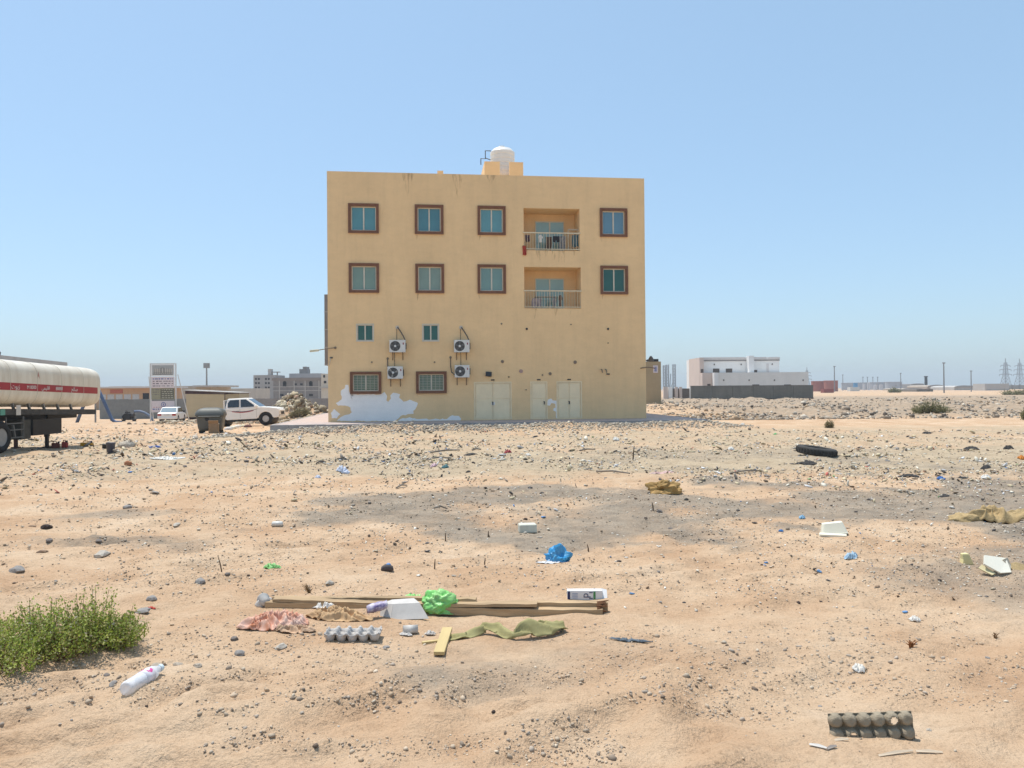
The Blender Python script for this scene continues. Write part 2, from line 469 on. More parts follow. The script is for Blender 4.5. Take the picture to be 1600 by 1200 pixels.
def shrink(r, d): return [r[0] + d, r[1] - d, r[2] + d, r[3] - d]
def snap(rs):   # one sill/lintel height for a row
    z0 = sum(r[2] for r in rs) / len(rs); z1 = sum(r[3] for r in rs) / len(rs)
    return [[r[0], r[1], z0, z1] for r in rs]
row1 = snap([rect(544, 317, 592, 363), rect(648, 319, 693, 366), rect(746, 322, 790, 368), rect(937, 327, 980, 372.5)])
row2 = snap([rect(545, 409.5, 592.5, 456), rect(649, 412, 694, 458), rect(746, 414, 790.5, 459.5), rect(938, 417, 981, 461.5)])
row3 = snap([rect(557, 506, 584, 533), rect(660, 507, 686, 533.5)])
row4 = snap([rect(547, 581, 596, 615), rect(650, 580.5, 698, 614.5)])
balc = [rect(818, 325, 906, 392), rect(819, 417, 908, 482)]
doors = snap([rect(742, 598, 798, 654.5), rect(830, 598, 854, 654.5), rect(871, 598, 908, 654.5)])
for d in doors: d[2] = 0.03
BW = .15
ops = [(shrink(r, BW), .14) for r in row1 + row2 + row4] + [(shrink(r, .03), .1) for r in row3] + [(r, .07) for r in doors]
allr = [o[0] for o in ops] + balc
us = sorted(set([0, FW] + [q for r in allr for q in r[:2]])); zs = sorted(set([-.0, HT] + [q for r in allr for q in r[2:]]))
wb = MB()
for i in range(len(us) - 1):
    for j in range(len(zs) - 1):
        cu, cz = (us[i] + us[i + 1]) / 2, (zs[j] + zs[j + 1]) / 2
        if any(r[0] < cu < r[1] and r[2] < cz < r[3] for r in allr): continue
        wb.add([(us[i], 0, zs[j]), (us[i + 1], 0, zs[j]), (us[i + 1], 0, zs[j + 1]), (us[i], 0, zs[j + 1])], [(0, 1, 2, 3)])
def reveal(mb, r, d):
    a, b2, c, e = r
    for q in ([(a, c), (a, e)], [(b2, e), (b2, c)], [(a, e), (b2, e)], [(b2, c), (a, c)]):
        (p0, q0), (p1, q1) = q
        mb.add([(p0, 0, q0), (p1, 0, q1), (p1, d, q1), (p0, d, q0)], [(0, 1, 2, 3)])
for r, d in ops: reveal(wb, r, d)
BD = 1.55
for r in balc:
    reveal(wb, r, BD); wb.add([(r[0], BD, r[2]), (r[1], BD, r[2]), (r[1], BD, r[3]), (r[0], BD, r[3])], [(0, 1, 2, 3)])
D = 17.0
wb.add([(0, 0, 0), (0, D, 0), (0, D, HT), (0, 0, HT)], [(0, 1, 2, 3)]); wb.add([(FW, 0, 0), (FW, D, 0), (FW, D, HT), (FW, 0, HT)], [(0, 1, 2, 3)]); wb.add([(0, D, 0), (FW, D, 0), (FW, D, HT), (0, D, HT)], [(0, 1, 2, 3)])
t_ = .2; zr_ = HT - .9
wb.add([(0, 0, HT), (FW, 0, HT), (FW, D, HT), (0, D, HT), (t_, t_, HT), (FW - t_, t_, HT), (FW - t_, D - t_, HT), (t_, D - t_, HT), (t_, t_, zr_), (FW - t_, t_, zr_), (FW - t_, D - t_, zr_), (t_, D - t_, zr_)],
       [(0, 1, 5, 4), (1, 2, 6, 5), (2, 3, 7, 6), (3, 0, 4, 7), (4, 5, 9, 8), (5, 6, 10, 9), (6, 7, 11, 10), (7, 4, 8, 11), (8, 9, 10, 11)])
me = bpy.data.meshes.new('wall'); me.from_pydata(wb.v, [], wb.f); me.materials.append(STUCCO)
wall = bpy.data.objects.new('wall', me); COL.objects.link(wall); wall.parent = bld

def window(r, surround, pm, depth, slats=False, bw=BW):
    a, b2, c, e = r
    if surround:
        m = MB(); p = .07
        m.box(a, b2, -p, .02, e - bw, e); m.box(a, b2, -p, .02, c, c + bw); m.box(a, a + bw, -p + .002, .02, c + bw, e - bw); m.box(b2 - bw, b2, -p + .002, .02, c + bw, e - bw)
        # outer raised lip
        m.box(a - .004, b2 + .004, -p - .03, -p - .001, e - .06, e + .004); m.box(a - .004, b2 + .004, -p - .03, -p - .001, c - .004, c + .05)
        m.box(a - .004, a + .05, -p - .03, -p - .001, c + .05, e - .06); m.box(b2 - .05, b2 + .004, -p - .03, -p - .001, c + .05, e - .06)
        win = m.build('window', BROWN, bld)
        a, b2, c, e = shrink(r, bw)
    else:
        m = MB(); k = .05
        m.box(a - k, b2 + k, -.03, .02, e, e + k); m.box(a - k, b2 + k, -.045, .02, c - k, c); m.box(a - k, a, -.03, .02, c, e); m.box(b2, b2 + k, -.03, .02, c, e)
        win = m.build('window', ALU, bld)
    fw = .05; y0, y1 = depth - .07, depth - .02
    m = MB(); mid = (a + b2) / 2
    m.box(a, b2, y0, y1, e - fw, e); m.box(a, b2, y0, y1, c, c + fw); m.box(a, a + fw, y0 + .002, y1, c + fw, e - fw); m.box(b2 - fw, b2, y0 + .002, y1, c + fw, e - fw)
    m.box(mid - .035, mid + .035, y0 - .008, y1, c + fw, e - fw)
    m.build('frame', ALU, win)
    for (p0, p1, k) in ((a + fw, mid - .035, 0), (mid + .035, b2 - fw, 1)):
        pn = MB().box((p0 - p1) / 2 + .002, (p1 - p0) / 2 - .002, -.008, .008, (c - e) / 2 + fw + .002, (e - c) / 2 - fw - .002).build('pane', pm, win)
        pn.location = ((p0 + p1) / 2, depth - .04 + .008 * k, (c + e) / 2); pn.rotation_euler = (R_(random.uniform(-.5, .5)), 0, R_(random.uniform(-.5, .5)))
    if slats:
        for k in range(1, 9):
            z = c + fw + (e - c - 2 * fw) * k / 9
            MB().box(a + fw, b2 - fw, depth - .085, depth - .073, z - .006, z + .006).build('bar', ALU, win)
        for k in range(1, 6):
            x = a + (b2 - a) * k / 6
            MB().box(x - .006, x + .006, depth - .098, depth - .086, c + fw, e - fw).build('bar', ALU, win)
    return win
GV = [GL_B, glass('blue_glass_b', (.045, .17, .20), .07, 1.8), glass('blue_glass_c', (.07, .23, .24), .05, 2.0), glass('violet_glass', (.06, .16, .22), .04, 2.1)]
GC = [GL_C, glass('curtained_glass_b', (.19, .26, .21), .09, 1.7), glass('curtained_glass_c', (.13, .23, .19), .07, 1.9), GL_D]
for i, r in enumerate(row1): window(r, True, GV[i], .14)
for i, r in enumerate(row2): window(r, True, GC[i], .14)
for r in row3: window(shrink(r, .03), False, GL_D, .1)
for r in row4: window(r, True, GL_G, .14, slats=True)

# metal double doors
DOORM = mat('beige_metal_door', (.86, .71, .47), .55, .08, 1.2)
DARK = mat('dark_metal', (.03, .03, .032), .5, .2, 5)
for i, r in enumerate(doors):
    a, b2, c, e = r; k = .05
    m = MB(); m.box(a - .06, a, -.02, .05, c, e + .06); m.box(b2, b2 + .06, -.02, .05, c, e + .06); m.box(a, b2, -.02, .05, e, e + .06)
    dr = m.build('door', DOORM, bld)
    leaves = [(a, b2)] if i == 1 else [(a, (a + b2) / 2 - .004), ((a + b2) / 2 + .004, b2)]
    for (x0, x1) in leaves:
        h2 = c + (e - c) * .55
        m = MB().box(x0, x1, .03, .06, c, e)
        m.box(x0 + .05, x1 - .05, .012, .031, c + .08, h2 - .04); m.box(x0 + .05, x1 - .05, .012, .031, h2 + .04, e - .06)
        m.build('leaf', DOORM, dr, bevel=.006)
        for hz in (.3, 1.0, e - c - .3):
            MB().tube([(x0 if x0 == a else x1, -.03, c + hz), (x0 if x0 == a else x1, -.03, c + hz + .13)], .018, 8).build('hinge', DOORM, dr)
    hx = (a + b2) / 2 if i != 1 else b2 - .12
    MB().box(hx - .06, hx + .02, -.02, .012, c + .98, c + 1.0).box(hx - .03, hx + .03, -.012, .012, c + .82, c + .98).build('handle', DARK, dr)
    MB().box((a + b2) / 2 - .1, (a + b2) / 2 + .1, -.02, .002, e + .13, e + .2).build('plate', DARK, dr)
    if i == 0:
        MB().lathe([(.1, -.004), (.1, .003)], ((a + b2) / 2 + .02, .008, c + .9), 20, 'y').build('sticker', mat('white_paint', (.75, .74, .7), .6, .1), dr)

# balcony doors, railings
RAILM = mat('rail_paint', (.68, .59, .42), .5, .1)
for bi, r in enumerate(balc):
    a, b2, c, e = r
    da = fac(836, 346 if bi == 0 else 435, BD); db = fac(881, 346 if bi == 0 else 435, BD)
    m = MB(); x0, x1, zt = da[0], db[0], da[1]
    m.box(x0, x1, BD - .05, BD + .01, zt - .06, zt); m.box(x0, x0 + .05, BD - .05, BD + .01, c, zt - .06); m.box(x1 - .05, x1, BD - .05, BD + .01, c, zt - .06); m.box((x0 + x1) / 2 - .04, (x0 + x1) / 2 + .04, BD - .06, BD + .01, c, zt - .06)
    bdoor = m.build('balcony_door', ALU, bld)
    for q0, q1 in ((x0 + .05, (x0 + x1) / 2 - .04), ((x0 + x1) / 2 + .04, x1 - .05)):
        MB().box(q0, q1, BD - .035, BD - .015, c + .05, zt - .06).build('pane', GL_P, bdoor)
    zt = c + (fac(860, 363.5)[1] - fac(860, 391.5)[1])
    m = MB().box(a - .03, b2 + .05, -.06, .02, zt - .06, zt).box(a, b2, -.045, -.005, c + .05, c + .09)
    rl = m.build('railing', RAILM, bld)
    nb = 20
    for k in range(nb + 1):
        x = a + .05 + (b2 - a - .1) * k / nb
        MB().box(x - .009, x + .009, -.034, -.016, c + .09, zt - .06).build('baluster', RAILM, rl)
    for k in range(6):   # rust/water streaks below the slab are wear on the paint
        pass

# stair head on the roof
def roofpt(px, py, off): return fac(px, py, off)
off = 6.0
p0 = fac(757, 252, off); p1 = fac(781, 252, off); p2 = fac(796, 253, off); p3 = fac(817.5, 253.5, off)
zt = p0[1]
m = MB()
m.box(p0[0], p1[0], off, off + .2, zr_, zt); m.box(p2[0], p3[0], off, off + .2, zr_, zt); m.box(p1[0], p2[0], off + .02, off + .2, zr_, zt - .85)
m.box(p0[0], p0[0] + .2, off + .2, off + 4, zr_, zt); m.box(p3[0] - .2, p3[0], off + .2, off + 4, zr_, zt); m.box(p0[0] + .2, p3[0] - .2, off + 3.8, off + 4, zr_, zt)
m.box(p0[0] + .2, p3[0] - .2, off + .2, off + 3.8, zr_, zt - 1.05)
m.build('stair_head', STUCCO, bld)
a = fac(690, 268, 3)
MB().box(a[0] - .25, a[0] + .1, 3, 3.4, zr_, a[1] + .05).build('roof_vent', STUCCO, bld)

# peeled paint patches: bare white render standing where the paint has come off
def poly_patch(pts, name='bare_plaster', col=None):
    uv = [fac(x, y) for x, y in pts]
    out = []
    rr = random.Random(len(pts))
    for i, (u0, z0) in enumerate(uv):   # roughen the outline
        u1, z1 = uv[(i + 1) % len(uv)]; L = math.hypot(u1 - u0, z1 - z0); k = max(1, int(L / .12))
        for j in range(k):
            t = j / k; amp = .035 if j else .01
            out.append((u0 + (u1 - u0) * t + rr.uniform(-amp, amp), max(.012, z0 + (z1 - z0) * t + rr.uniform(-amp, amp))))
    m = MB(); n_ = len(out)
    m.add([(u, -.003, z) for u, z in out] + [(u, .003, z) for u, z in out], [tuple(range(n_))] + [(i, (i + 1) % n_, (i + 1) % n_ + n_, i + n_) for i in range(n_)])
    return m.build(name, PLASTER, bld)
PLASTER = stucco('bare_white_plaster', (.95, .92, .88), .14, False)
def c5(pts): return [(500 + x / 4.285, 400 + y / 4.285) for x, y in pts]
poly_patch(c5([(170, 862), (190, 862), (194, 905), (206, 926), (405, 926), (432, 910), (450, 937), (444, 965), (455, 976), (474, 955), (470, 935), (488, 914), (512, 918), (535, 926), (530, 950), (560, 975), (600, 962), (615, 966), (655, 985), (650, 1005), (625, 1038), (627, 1055), (590, 1058), (540, 1072), (515, 1096), (500, 1104), (112, 1104), (140, 1077), (165, 1066), (195, 1060), (213, 1045), (205, 1016), (185, 1004), (122, 1003), (105, 985), (145, 960), (140, 905), (165, 886)]))
poly_patch(c5([(72, 1052), (95, 1024), (115, 1043), (136, 1060), (112, 1086), (80, 1086)]))
poly_patch(c5([(520, 1104), (540, 1090), (600, 1080), (660, 1092), (760, 1092), (850, 1090), (885, 1066), (930, 1070), (945, 1090), (940, 1104)]))
def c6(pts): return [(740 + x / 4.287, 400 + y / 4.287) for x, y in pts]
poly_patch(c6([(490, 985), (500, 960), (520, 955), (530, 968), (556, 968), (560, 1000), (560, 1088), (553, 1088), (550, 1040), (532, 1035), (535, 1020), (550, 1015), (548, 990), (520, 985), (510, 1002), (495, 1000)]))
STAIN = bpy.data.materials.new('water_stain'); STAIN.use_nodes = True
_n = STAIN.node_tree.nodes; _l = STAIN.node_tree.links; _b = _n['Principled BSDF']; _b.inputs['Base Color'].default_value = (.36, .25, .15, 1); _b.inputs['Roughness'].default_value = .95
_t = _n.new('ShaderNodeTexCoord'); _m = _n.new('ShaderNodeMapping'); _m.inputs['Scale'].default_value = (7, 7, .8); _z = _n.new('ShaderNodeTexNoise'); _z.inputs['Scale'].default_value = 1.5; _z.inputs['Detail'].default_value = 6
_r = _n.new('ShaderNodeMapRange'); _r.inputs[1].default_value = .46; _r.inputs[2].default_value = .75; _r.inputs[4].default_value = .2
_l.new(_t.outputs['Object'], _m.inputs[0]); _l.new(_m.outputs[0], _z.inputs['Vector']); _l.new(_z.outputs['Fac'], _r.inputs[0]); _l.new(_r.outputs[0], _b.inputs['Alpha'])
rr = random.Random(21)
def drip(u, z, w_, L_):
    pts = [(u - w_ / 2, z)] + [(u - w_ / 2 * (1 - t) + rr.uniform(-.01, .01), z - L_ * t) for t in (.3, .6, .85)] + [(u, z - L_)] + [(u + w_ / 2 * (1 - t) + rr.uniform(-.01, .01), z - L_ * t) for t in (.85, .6, .3)] + [(u + w_ / 2, z)]
    MB().add([(a_, -.004, b_) for a_, b_ in pts], [tuple(range(len(pts)))]).build('water_stain', STAIN, bld, solid=.001)
for x, w_, L_ in ((843, .5, .7), (853, .25, .5), (866, .3, .6), (873, .2, .95), (877, .15, .8), (881, .2, .9), (896, .3, .4)):
    q = fac(x, 393); drip(q[0], balc[0][2] - .01, w_, L_)
for x in (835, 868, 890): q = fac(x, 483); drip(q[0], balc[1][2] - .01, .3, rr.uniform(.3, .6))
for r in row1 + row2 + row4:
    drip(rr.choice((r[0] + .1, r[1] - .1)), r[2] - .01, rr.uniform(.08, .2), rr.uniform(.2, .5))
for k in range(3): drip(rr.uniform(.4, FW - .4), HT - .01, rr.uniform(.2, .7), rr.uniform(.5, 1.9))
# holes, sealed pipe sleeves, stubs and small fittings on the wall
SLV = mat('grey_sealant', (.22, .17, .12), .8, .2)
for (x, y, r_, mm) in ((783.5, 506, .05, SLV), (785, 565, .09, SLV), (814, 580, .11, mat('pink_collar', (.42, .28, .24), .7)), (898.5, 566, .1, SLV), (859.5, 584, .09, SLV), (847.5, 586, .05, SLV), (892, 507, .04, SLV), (950, 536, .04, SLV), (581, 566, .05, SLV), (679, 566, .05, SLV), (795, 589, .04, DARK), (950, 514, .065, DARK), (823, 514, .065, DARK), (822, 609, .04, SLV)):
    q = fac(x, y); MB().lathe([(r_, -.03), (r_ * .9, .004)], (q[0], 0, q[1]), 14, 'y').build('pipe_sleeve', mm, bld)
for (x, y) in ((939.5, 580), (946, 580)):
    q = fac(x, y); MB().tube([(q[0], .01, q[1] + .1), (q[0], -.16, q[1] + .08), (q[0] + .03, -.2, q[1] - .08)], .035, 8).build('pipe_stub', SLV, bld)
q = fac(950, 584.5); MB().box(q[0] - .09, q[0] + .09, -.05, .003, q[1] - .035, q[1] + .035).build('junction_box', DARK, bld)

# pavement round the building
PAVM = mat('pink_paving', (.46, .37, .33), .85, .14, 1.6, bump=.1, bscale=30)
KERB = mat('grey_kerb', (.36, .34, .33), .85, .2, 2.5)
pv = MB().box(PAV['u0'] + .16, PAV['u1'] - .16, PAV['v0'] + .16, PAV['v1'], -.6, -.004).build('pavement', PAVM, None, loc=(FL.x, FL.y, FZ), rz=FANG); tag(pv, kind='structure')
kl = int((PAV['u1'] - PAV['u0']) / .9); ks = (PAV['u1'] - PAV['u0']) / kl
for k in range(kl):
    MB().box(PAV['u0'] + k * ks + .004, PAV['u0'] + (k + 1) * ks - .004, PAV['v0'], PAV['v0'] + .155, -.6, .006 + random.uniform(-.006, .006)).build('kerb_stone', KERB, pv, bevel=.012)
for sgn, ux in ((0, PAV['u0']), (1, PAV['u1'] - .155)):
    for k in range(22):
        MB().box(ux, ux + .155, PAV['v0'] + .165 + k * .95, PAV['v0'] + .157 + (k + 1) * .95, -.6, .006 + random.uniform(-.006, .006)).build('kerb_stone', KERB, pv, bevel=.012)

# rooftop water tank with pipes
WT = mat('white_plastic_tank', (.78, .77, .73), .45, .06, 2)
ca = fac(766, 245, off + 2.0); cb = fac(804, 245, off + 2.0); tr = (cb[0] - ca[0]) / 2; zt2 = fac(785, 238, off + 2)[1]
tank = empty('water_tank', bld.matrix_basis @ Vector(((ca[0] + cb[0]) / 2, off + 2, zt - 1.05)), FANG, 'white ribbed plastic water tank on top of the tan roof', 'water tank')
hh = zt2 - (zt - 1.05); prof = [(tr * .97, 0)]
for k in range(8):
    z0 = hh * k / 8; prof += [(tr, z0 + .03), (tr, z0 + hh / 8 - .05), (tr * .965, z0 + hh / 8 - .02)]
prof += [(tr * .95, hh), (tr * .75, hh + .18), (tr * .35, hh + .27), (.02, hh + .28)]
MB().lathe(prof, n=36).build('shell', WT, tank, smooth=False)
MB().lathe([(.22, hh + .24), (.22, hh + .38), (.02, hh + .39)], (-.05, 0, 0), 16).build('lid', WT, tank)
PIPE = mat('grey_pipe', (.10, .10, .11), .5)
MB().tube([(-tr + .02, -.3, hh - .02), (-tr - .35, -.3, hh - .02), (-tr - .35, -.3, hh - .55), (-tr - .65, -.3, hh - .55), (-tr - .65, -.3, hh - .95)], .035, 8).tube([(-tr - .36, -.3, hh - .5), (-tr, -.3, hh - .62)], .03, 8).build('pipe', PIPE, tank)

# air conditioners
ACW = mat('ac_white', (.66, .65, .62), .45, .06, 3); ACD = mat('ac_grille_dark', (.05, .05, .052), .5, .2, 8)
def aircon(x0, y0, x1, y1, label, variant):
    r = rect(x0, y0, x1, y1); wd = r[1] - r[0]; hg = r[3] - r[2]
    o = empty('air_conditioner', bld.matrix_basis @ Vector(((r[0] + r[1]) / 2, 0, r[2])), FANG, label, 'air conditioner', 'outdoor units on the tan wall')
    MB().box(-wd / 2, wd / 2, -.50, -.14, 0, hg).build('casing', ACW, o, bevel=.02)
    fx = -wd * .14; fr = hg * .41; fz = hg * .5
    MB().lathe([(fr, -.502), (fr, -.497)], (fx, 0, fz), 32, 'y').build('fan_opening', ACD, o)
    m = MB()
    for k in range(1, 5):
        rr = fr * k / 4.4; m.tube([(fx + rr * math.cos(t), -.512, fz + rr * math.sin(t)) for t in np.linspace(0, 2 * math.pi, 25)], .005, 4, False)
    for k in range(12):
        t = k * math.pi / 6; m.bar((fx + .05 * math.cos(t), -.512, fz + .05 * math.sin(t)), (fx + fr * math.cos(t), -.512, fz + fr * math.sin(t)), .006)
    m.build('grille', mat('ac_grille_wire', (.18, .18, .18), .5), o)
    for k in range(3 if variant else 5):
        t = k * 2 * math.pi / (3 if variant else 5) + .3
        pts = [(fx + .04 * math.cos(t), fz + .04 * math.sin(t)), (fx + fr * .93 * math.cos(t - .25), fz + fr * .93 * math.sin(t - .25)), (fx + fr * .93 * math.cos(t + .28), fz + fr * .93 * math.sin(t + .28))]
        MB().prism(pts, -.506, -.503).build('blade', mat('ac_blade', (.12, .12, .12), .5) if not variant else mat('ac_blade_pale', (.35, .34, .32), .5), o)
    MB().lathe([(fr * .2, -.53), (fr * .24, -.513)], (fx, 0, fz), 16, 'y').build('hub', mat('white_plastic', (.7, .7, .68), .4), o)
    MB().box(wd * .33, wd * .40, -.504, -.5, hg * .62, hg * .78).build('badge', mat('badge_red', (.25, .05, .06), .5), o)
    MB().box(wd / 2, wd / 2 + .05, -.42, -.22, hg * .25, hg * .75).build('valve_cover', ACD, o)
    for s in (-.32, .32):
        m = MB().box(s * wd - .02, s * wd + .02, -.52, -.001, -.035, -.002).box(s * wd - .02, s * wd + .02, -.03, -.001, -.42, -.036); m.bar((s * wd, -.42, -.04), (s * wd, -.02, -.36), .02)
        m.build('bracket', mat('rusty_bracket', (.22, .15, .10), .8, .3), o)
    return o, wd, hg
HOSE = mat('pipe_insulation', (.09, .08, .075), .8); CONC = mat('patch_cement', (.55, .5, .44), .9)
A1 = aircon(609, 532, 634, 551, 'grey-white outdoor air conditioner above another, nearer the wall edge', 0)
A2 = aircon(606, 573, 630, 592, 'outdoor air conditioner with pale fan, below another and beside barred window', 1)
A3 = aircon(709, 532, 733, 551, 'upper outdoor air conditioner in the middle of the facade, hose looping in', 0)
A4 = aircon(710, 571, 733, 590, 'lower outdoor air conditioner above the wide double door', 0)
for (o, wd, hg) in (A1, A3):
    MB().tube([(-.0, .0, hg + .72), (.0, -.08, hg + .72), (.14, -.1, hg + .52), (.3, -.16, hg + .25), (.42, -.25, hg - .02)], .03, 8).build('hose', HOSE, o)
    MB().lathe([(.1, -.03), (.09, .004)], (-.02, 0, hg + .72), 14, 'y').build('wall_collar', CONC, o)
    MB().tube([(-.05, -.03, hg + .65), (-.05, -.03, -.0)], .014, 6).build('cable', HOSE, o)
for (o, wd, hg), sx in ((A2, -.42), (A4, -.62)):
    MB().tube([(sx, .0, hg + .42), (sx, -.06, hg + .40), (sx, -.07, hg * .9), (sx + .05, -.1, hg * .45), (-wd / 2 + .02, -.25, hg * .2)], .025, 8).build('hose', HOSE, o)
    MB().lathe([(.07, -.03), (.06, .004)], (sx, 0, hg + .45), 12, 'y').build('wall_collar', SLV, o)
    MB().tube([(-.05, -.03, hg + .02), (-.05, -.03, hg + .9)], .014, 6).build('cable', HOSE, o)

# lamps on the wall
def W(u, v, z): return bld.matrix_basis @ Vector((u, v, z))
q = fac(763, 585.5)
fl = empty('floodlight', W(q[0], 0, q[1]), FANG, 'small black floodlight above the wide double door', 'floodlight')
o = MB().box(-.17, .17, -.14, -.03, -.13, .13).build('housing', DARK, fl, bevel=.02); o.rotation_euler = (R_(-20), R_(6), 0); o.location = (0, -.09, 0)
MB().box(-.03, .03, -.13, 0, .06, .12).build('bracket', DARK, fl)
a = fac(524, 543.5); b2 = fac(511, 545)
sl = empty('wall_lamp', W(a[0], 0, a[1]), FANG, 'pale street-style lamp on an arm reaching past the wall edge', 'lamp')
MB().tube([(0, .0, 0), (-.02, -.12, .0), (-.4, -.2, -.05), (-.9, -.22, -.14)], .025, 8).build('arm', SLV, sl)
MB().lathe([(.07, -.03), (.06, .004)], (0, 0, 0), 12, 'y').build('wall_plate', SLV, sl)
o = MB().box(-.42, .06, -.09, .09, -.05, .06).build('lamp_head', mat('lamp_cream', (.62, .58, .42), .5), sl, bevel=.03); o.location = (-.92, -.22, -.15); o.rotation_euler = (0, R_(-6), 0)
a = fac(518.5, 559)
wi = empty('cable_end', W(a[0], 0, a[1]), FANG, 'frayed cable hanging from a stub near the wall edge', 'cable')
MB().tube([(0, .0, 0), (-.05, -.06, 0), (-.08, -.07, -.15), (-.14, -.06, -.42)], .018, 6).build('wire', mat('pale_wire', (.5, .46, .38), .7), wi); MB().box(-.1, .05, -.05, .003, -.04, .04).build('stub', DARK, wi)
a = fac(1002, 578)
s2 = empty('wall_lamp', W(FW, .5, fac(1006, 563)[1]), FANG, 'dark lamp bracket sticking out past the wall edge beside the beige building', 'lamp')
MB().tube([(-.02, 0, 0), (.3, -.1, .02), (.45, -.1, .1)], .03, 8).build('arm', DARK, s2); MB().lathe([(.16, -.12), (.14, .02), (.05, .16)], (.42, -.1, .1), 14).build('lamp_head', mat('lamp_dark', (.12, .1, .08), .6), s2)
MB().tube([(-.3, -.5, -.45), (-.28, -.62, -.44), (.1, -.65, -.40), (.5, -.65, -.46)], .03, 8).build('arm', mat('rusty_bracket', (.22, .15, .1)), s2)

# laundry on the balconies
def cloth_panel(name, r4, m, label, cat, depth=-.0, seed=1, par=None):
    """hanging cloth: u0,u1,z0,z1 on the facade frame with real folds and thickness"""
    u0, u1, z0, z1 = r4; nx_, nz_ = 14, 14; mb = MB(); rr = random.Random(seed)
    vs = []; fs = []
    for j in range(nz_ + 1):
        for i in range(nx_ + 1):
            s, t = i / nx_, j / nz_
            jag = .06 * math.sin(7 * s + seed) * (1 - t)
            vs.append((u0 + (u1 - u0) * (s + .06 * math.sin(4 * t + seed)), depth + .05 * math.sin(9 * s + 2 * t + seed) * (1.1 - t), z0 + (z1 - z0) * t + jag * (z1 - z0)))
    for j in range(nz_):
        for i in range(nx_): fs.append((j * (nx_ + 1) + i, j * (nx_ + 1) + i + 1, (j + 1) * (nx_ + 1) + i + 1, (j + 1) * (nx_ + 1) + i))
    o = mb.add(vs, fs).build(name, m, None, True, solid=.008, loc=(FL.x, FL.y, FZ), rz=FANG)
    return tag(o, label, cat, 'laundry on the balconies')
def shirt(name, px0, py0, px1, py1, m, label, depth, shorts=False):
    a, b2 = fac(px0, py0, depth), fac(px1, py1, depth); w_ = b2[0] - a[0]; h_ = a[1] - b2[1]
    if shorts: pts = [(0, h_), (w_, h_), (w_ * 1.02, h_ * .1), (w_ * .62, 0), (w_ * .5, h_ * .45), (w_ * .36, 0), (-.02 * w_, h_ * .1)]
    else: pts = [(.2 * w_, 0), (.8 * w_, .02), (.78 * w_, h_ * .6), (w_, h_ * .5), (1.02 * w_, h_ * .72), (.7 * w_, h_), (.3 * w_, h_), (-.02 * w_, h_ * .7), (.02 * w_, h_ * .5), (.22 * w_, h_ * .6)]
    o = MB().prism([(a[0] + x, b2[1] + z) for x, z in pts], depth - .03, depth + .03).build(name, m, None, True, loc=(FL.x, FL.y, FZ), rz=FANG, bevel=.015)
    return tag(o, label, 'clothing', 'laundry on the balconies')
CW = mat('white_cotton', (.75, .75, .74), .9, .15, 8); CK = mat('black_cotton', (.02, .02, .025), .9, .2, 8); CR = mat('red_cloth', (.38, .05, .03), .9, .3, 8)
CP = mat('purple_cloth', (.10, .06, .08), .9, .4, 10); CGY = mat('grey_cloth', (.25, .25, .26), .9, .4, 8); CT = mat('teal_cloth', (.08, .16, .2), .9, .3, 8)
shirt('white_shirt', 841, 367, 848, 379, CW, 'white shirt hanging behind the upper balcony railing', .25)
shirt('black_shorts', 864, 369, 874, 379, CK, 'black shorts hanging on the upper balcony railing', -.09, True)
def fr(px0, py0, px1, py1, off_=0): a = fac(px0, py0, off_); b2 = fac(px1, py1, off_); return [a[0], b2[0], b2[1], a[1]]
cloth_panel('dark_towel', fr(821, 367, 828, 378, .2), CP, 'dark purple cloth in the corner of the upper balcony', 'cloth', .2, 2)
cloth_panel('brown_blanket', fr(852, 370, 862, 391, .4), mat('brown_blanket', (.12, .07, .05), .9, .4, 8), 'dark brown blanket hanging between white shirt and black shorts', 'cloth', .4, 5)
cloth_panel('grey_sheet', fr(873, 369, 884, 390, .5), CGY, 'pale grey sheet beside the black shorts on the upper balcony', 'cloth', .5, 4)
cloth_panel('teal_towel', fr(894, 367, 904, 386, .3), CT, 'dark teal towel at the end of the upper balcony', 'cloth', .3, 9)
cloth_panel('red_cloth', fr(816.5, 384, 822, 399, -.05), CR, 'red cloth dangling over the edge of the upper balcony', 'cloth', -.09, 7)
cloth_panel('pink_sheet', fr(831, 466, 846, 481, .45), mat('pinkish_sheet', (.36, .3, .31), .9, .3, 8), 'pinkish sheet hanging behind the lower balcony railing', 'cloth', .45, 3)
shirt('dark_shirt', 862, 465, 870, 481, CGY, 'grey top hanging on the lower balcony near its door', .4)
shirt('brown_shirt', 872, 461, 879, 479, mat('brown_cotton', (.16, .1, .07), .9, .3), 'brown garment hanging highest on the lower balcony', .3)
a = fac(836, 464, .6); b2 = fac(869, 464, .6); c0 = balc[1][2]
rk = empty('drying_rack', W((a[0] + b2[0]) / 2, .6, c0), FANG, 'metal clothes drying rack standing on the lower balcony', 'drying rack')
hw = (b2[0] - a[0]) / 2; rz_ = a[1] - c0
m = MB()
for k in range(5): m.tube([(-hw, -.2 + .1 * k, rz_), (hw, -.2 + .1 * k, rz_)], .012, 6)
m.build('rail', mat('rack_metal', (.3, .3, .3), .4, metal=.5), rk)
for s in (-1, 1):
    MB().tube([(s * hw, -.22, rz_), (s * hw * .8, .25, 0)], .014, 6).tube([(s * hw, .22, rz_), (s * hw * .8, -.25, 0)], .014, 6).build('leg', MATS['rack_metal'], rk)
a = fac(890, 359, .5)
rk2 = empty('drying_rack', W(a[0] + .25, .5, balc[0][2]), FANG, 'light drying rack at the end of the upper balcony', 'drying rack')
zz = a[1] - balc[0][2]
m = MB()
for k in range(4): m.tube([(-.35, -.15 + .1 * k, zz), (.25, -.15 + .1 * k, zz)], .012, 6)
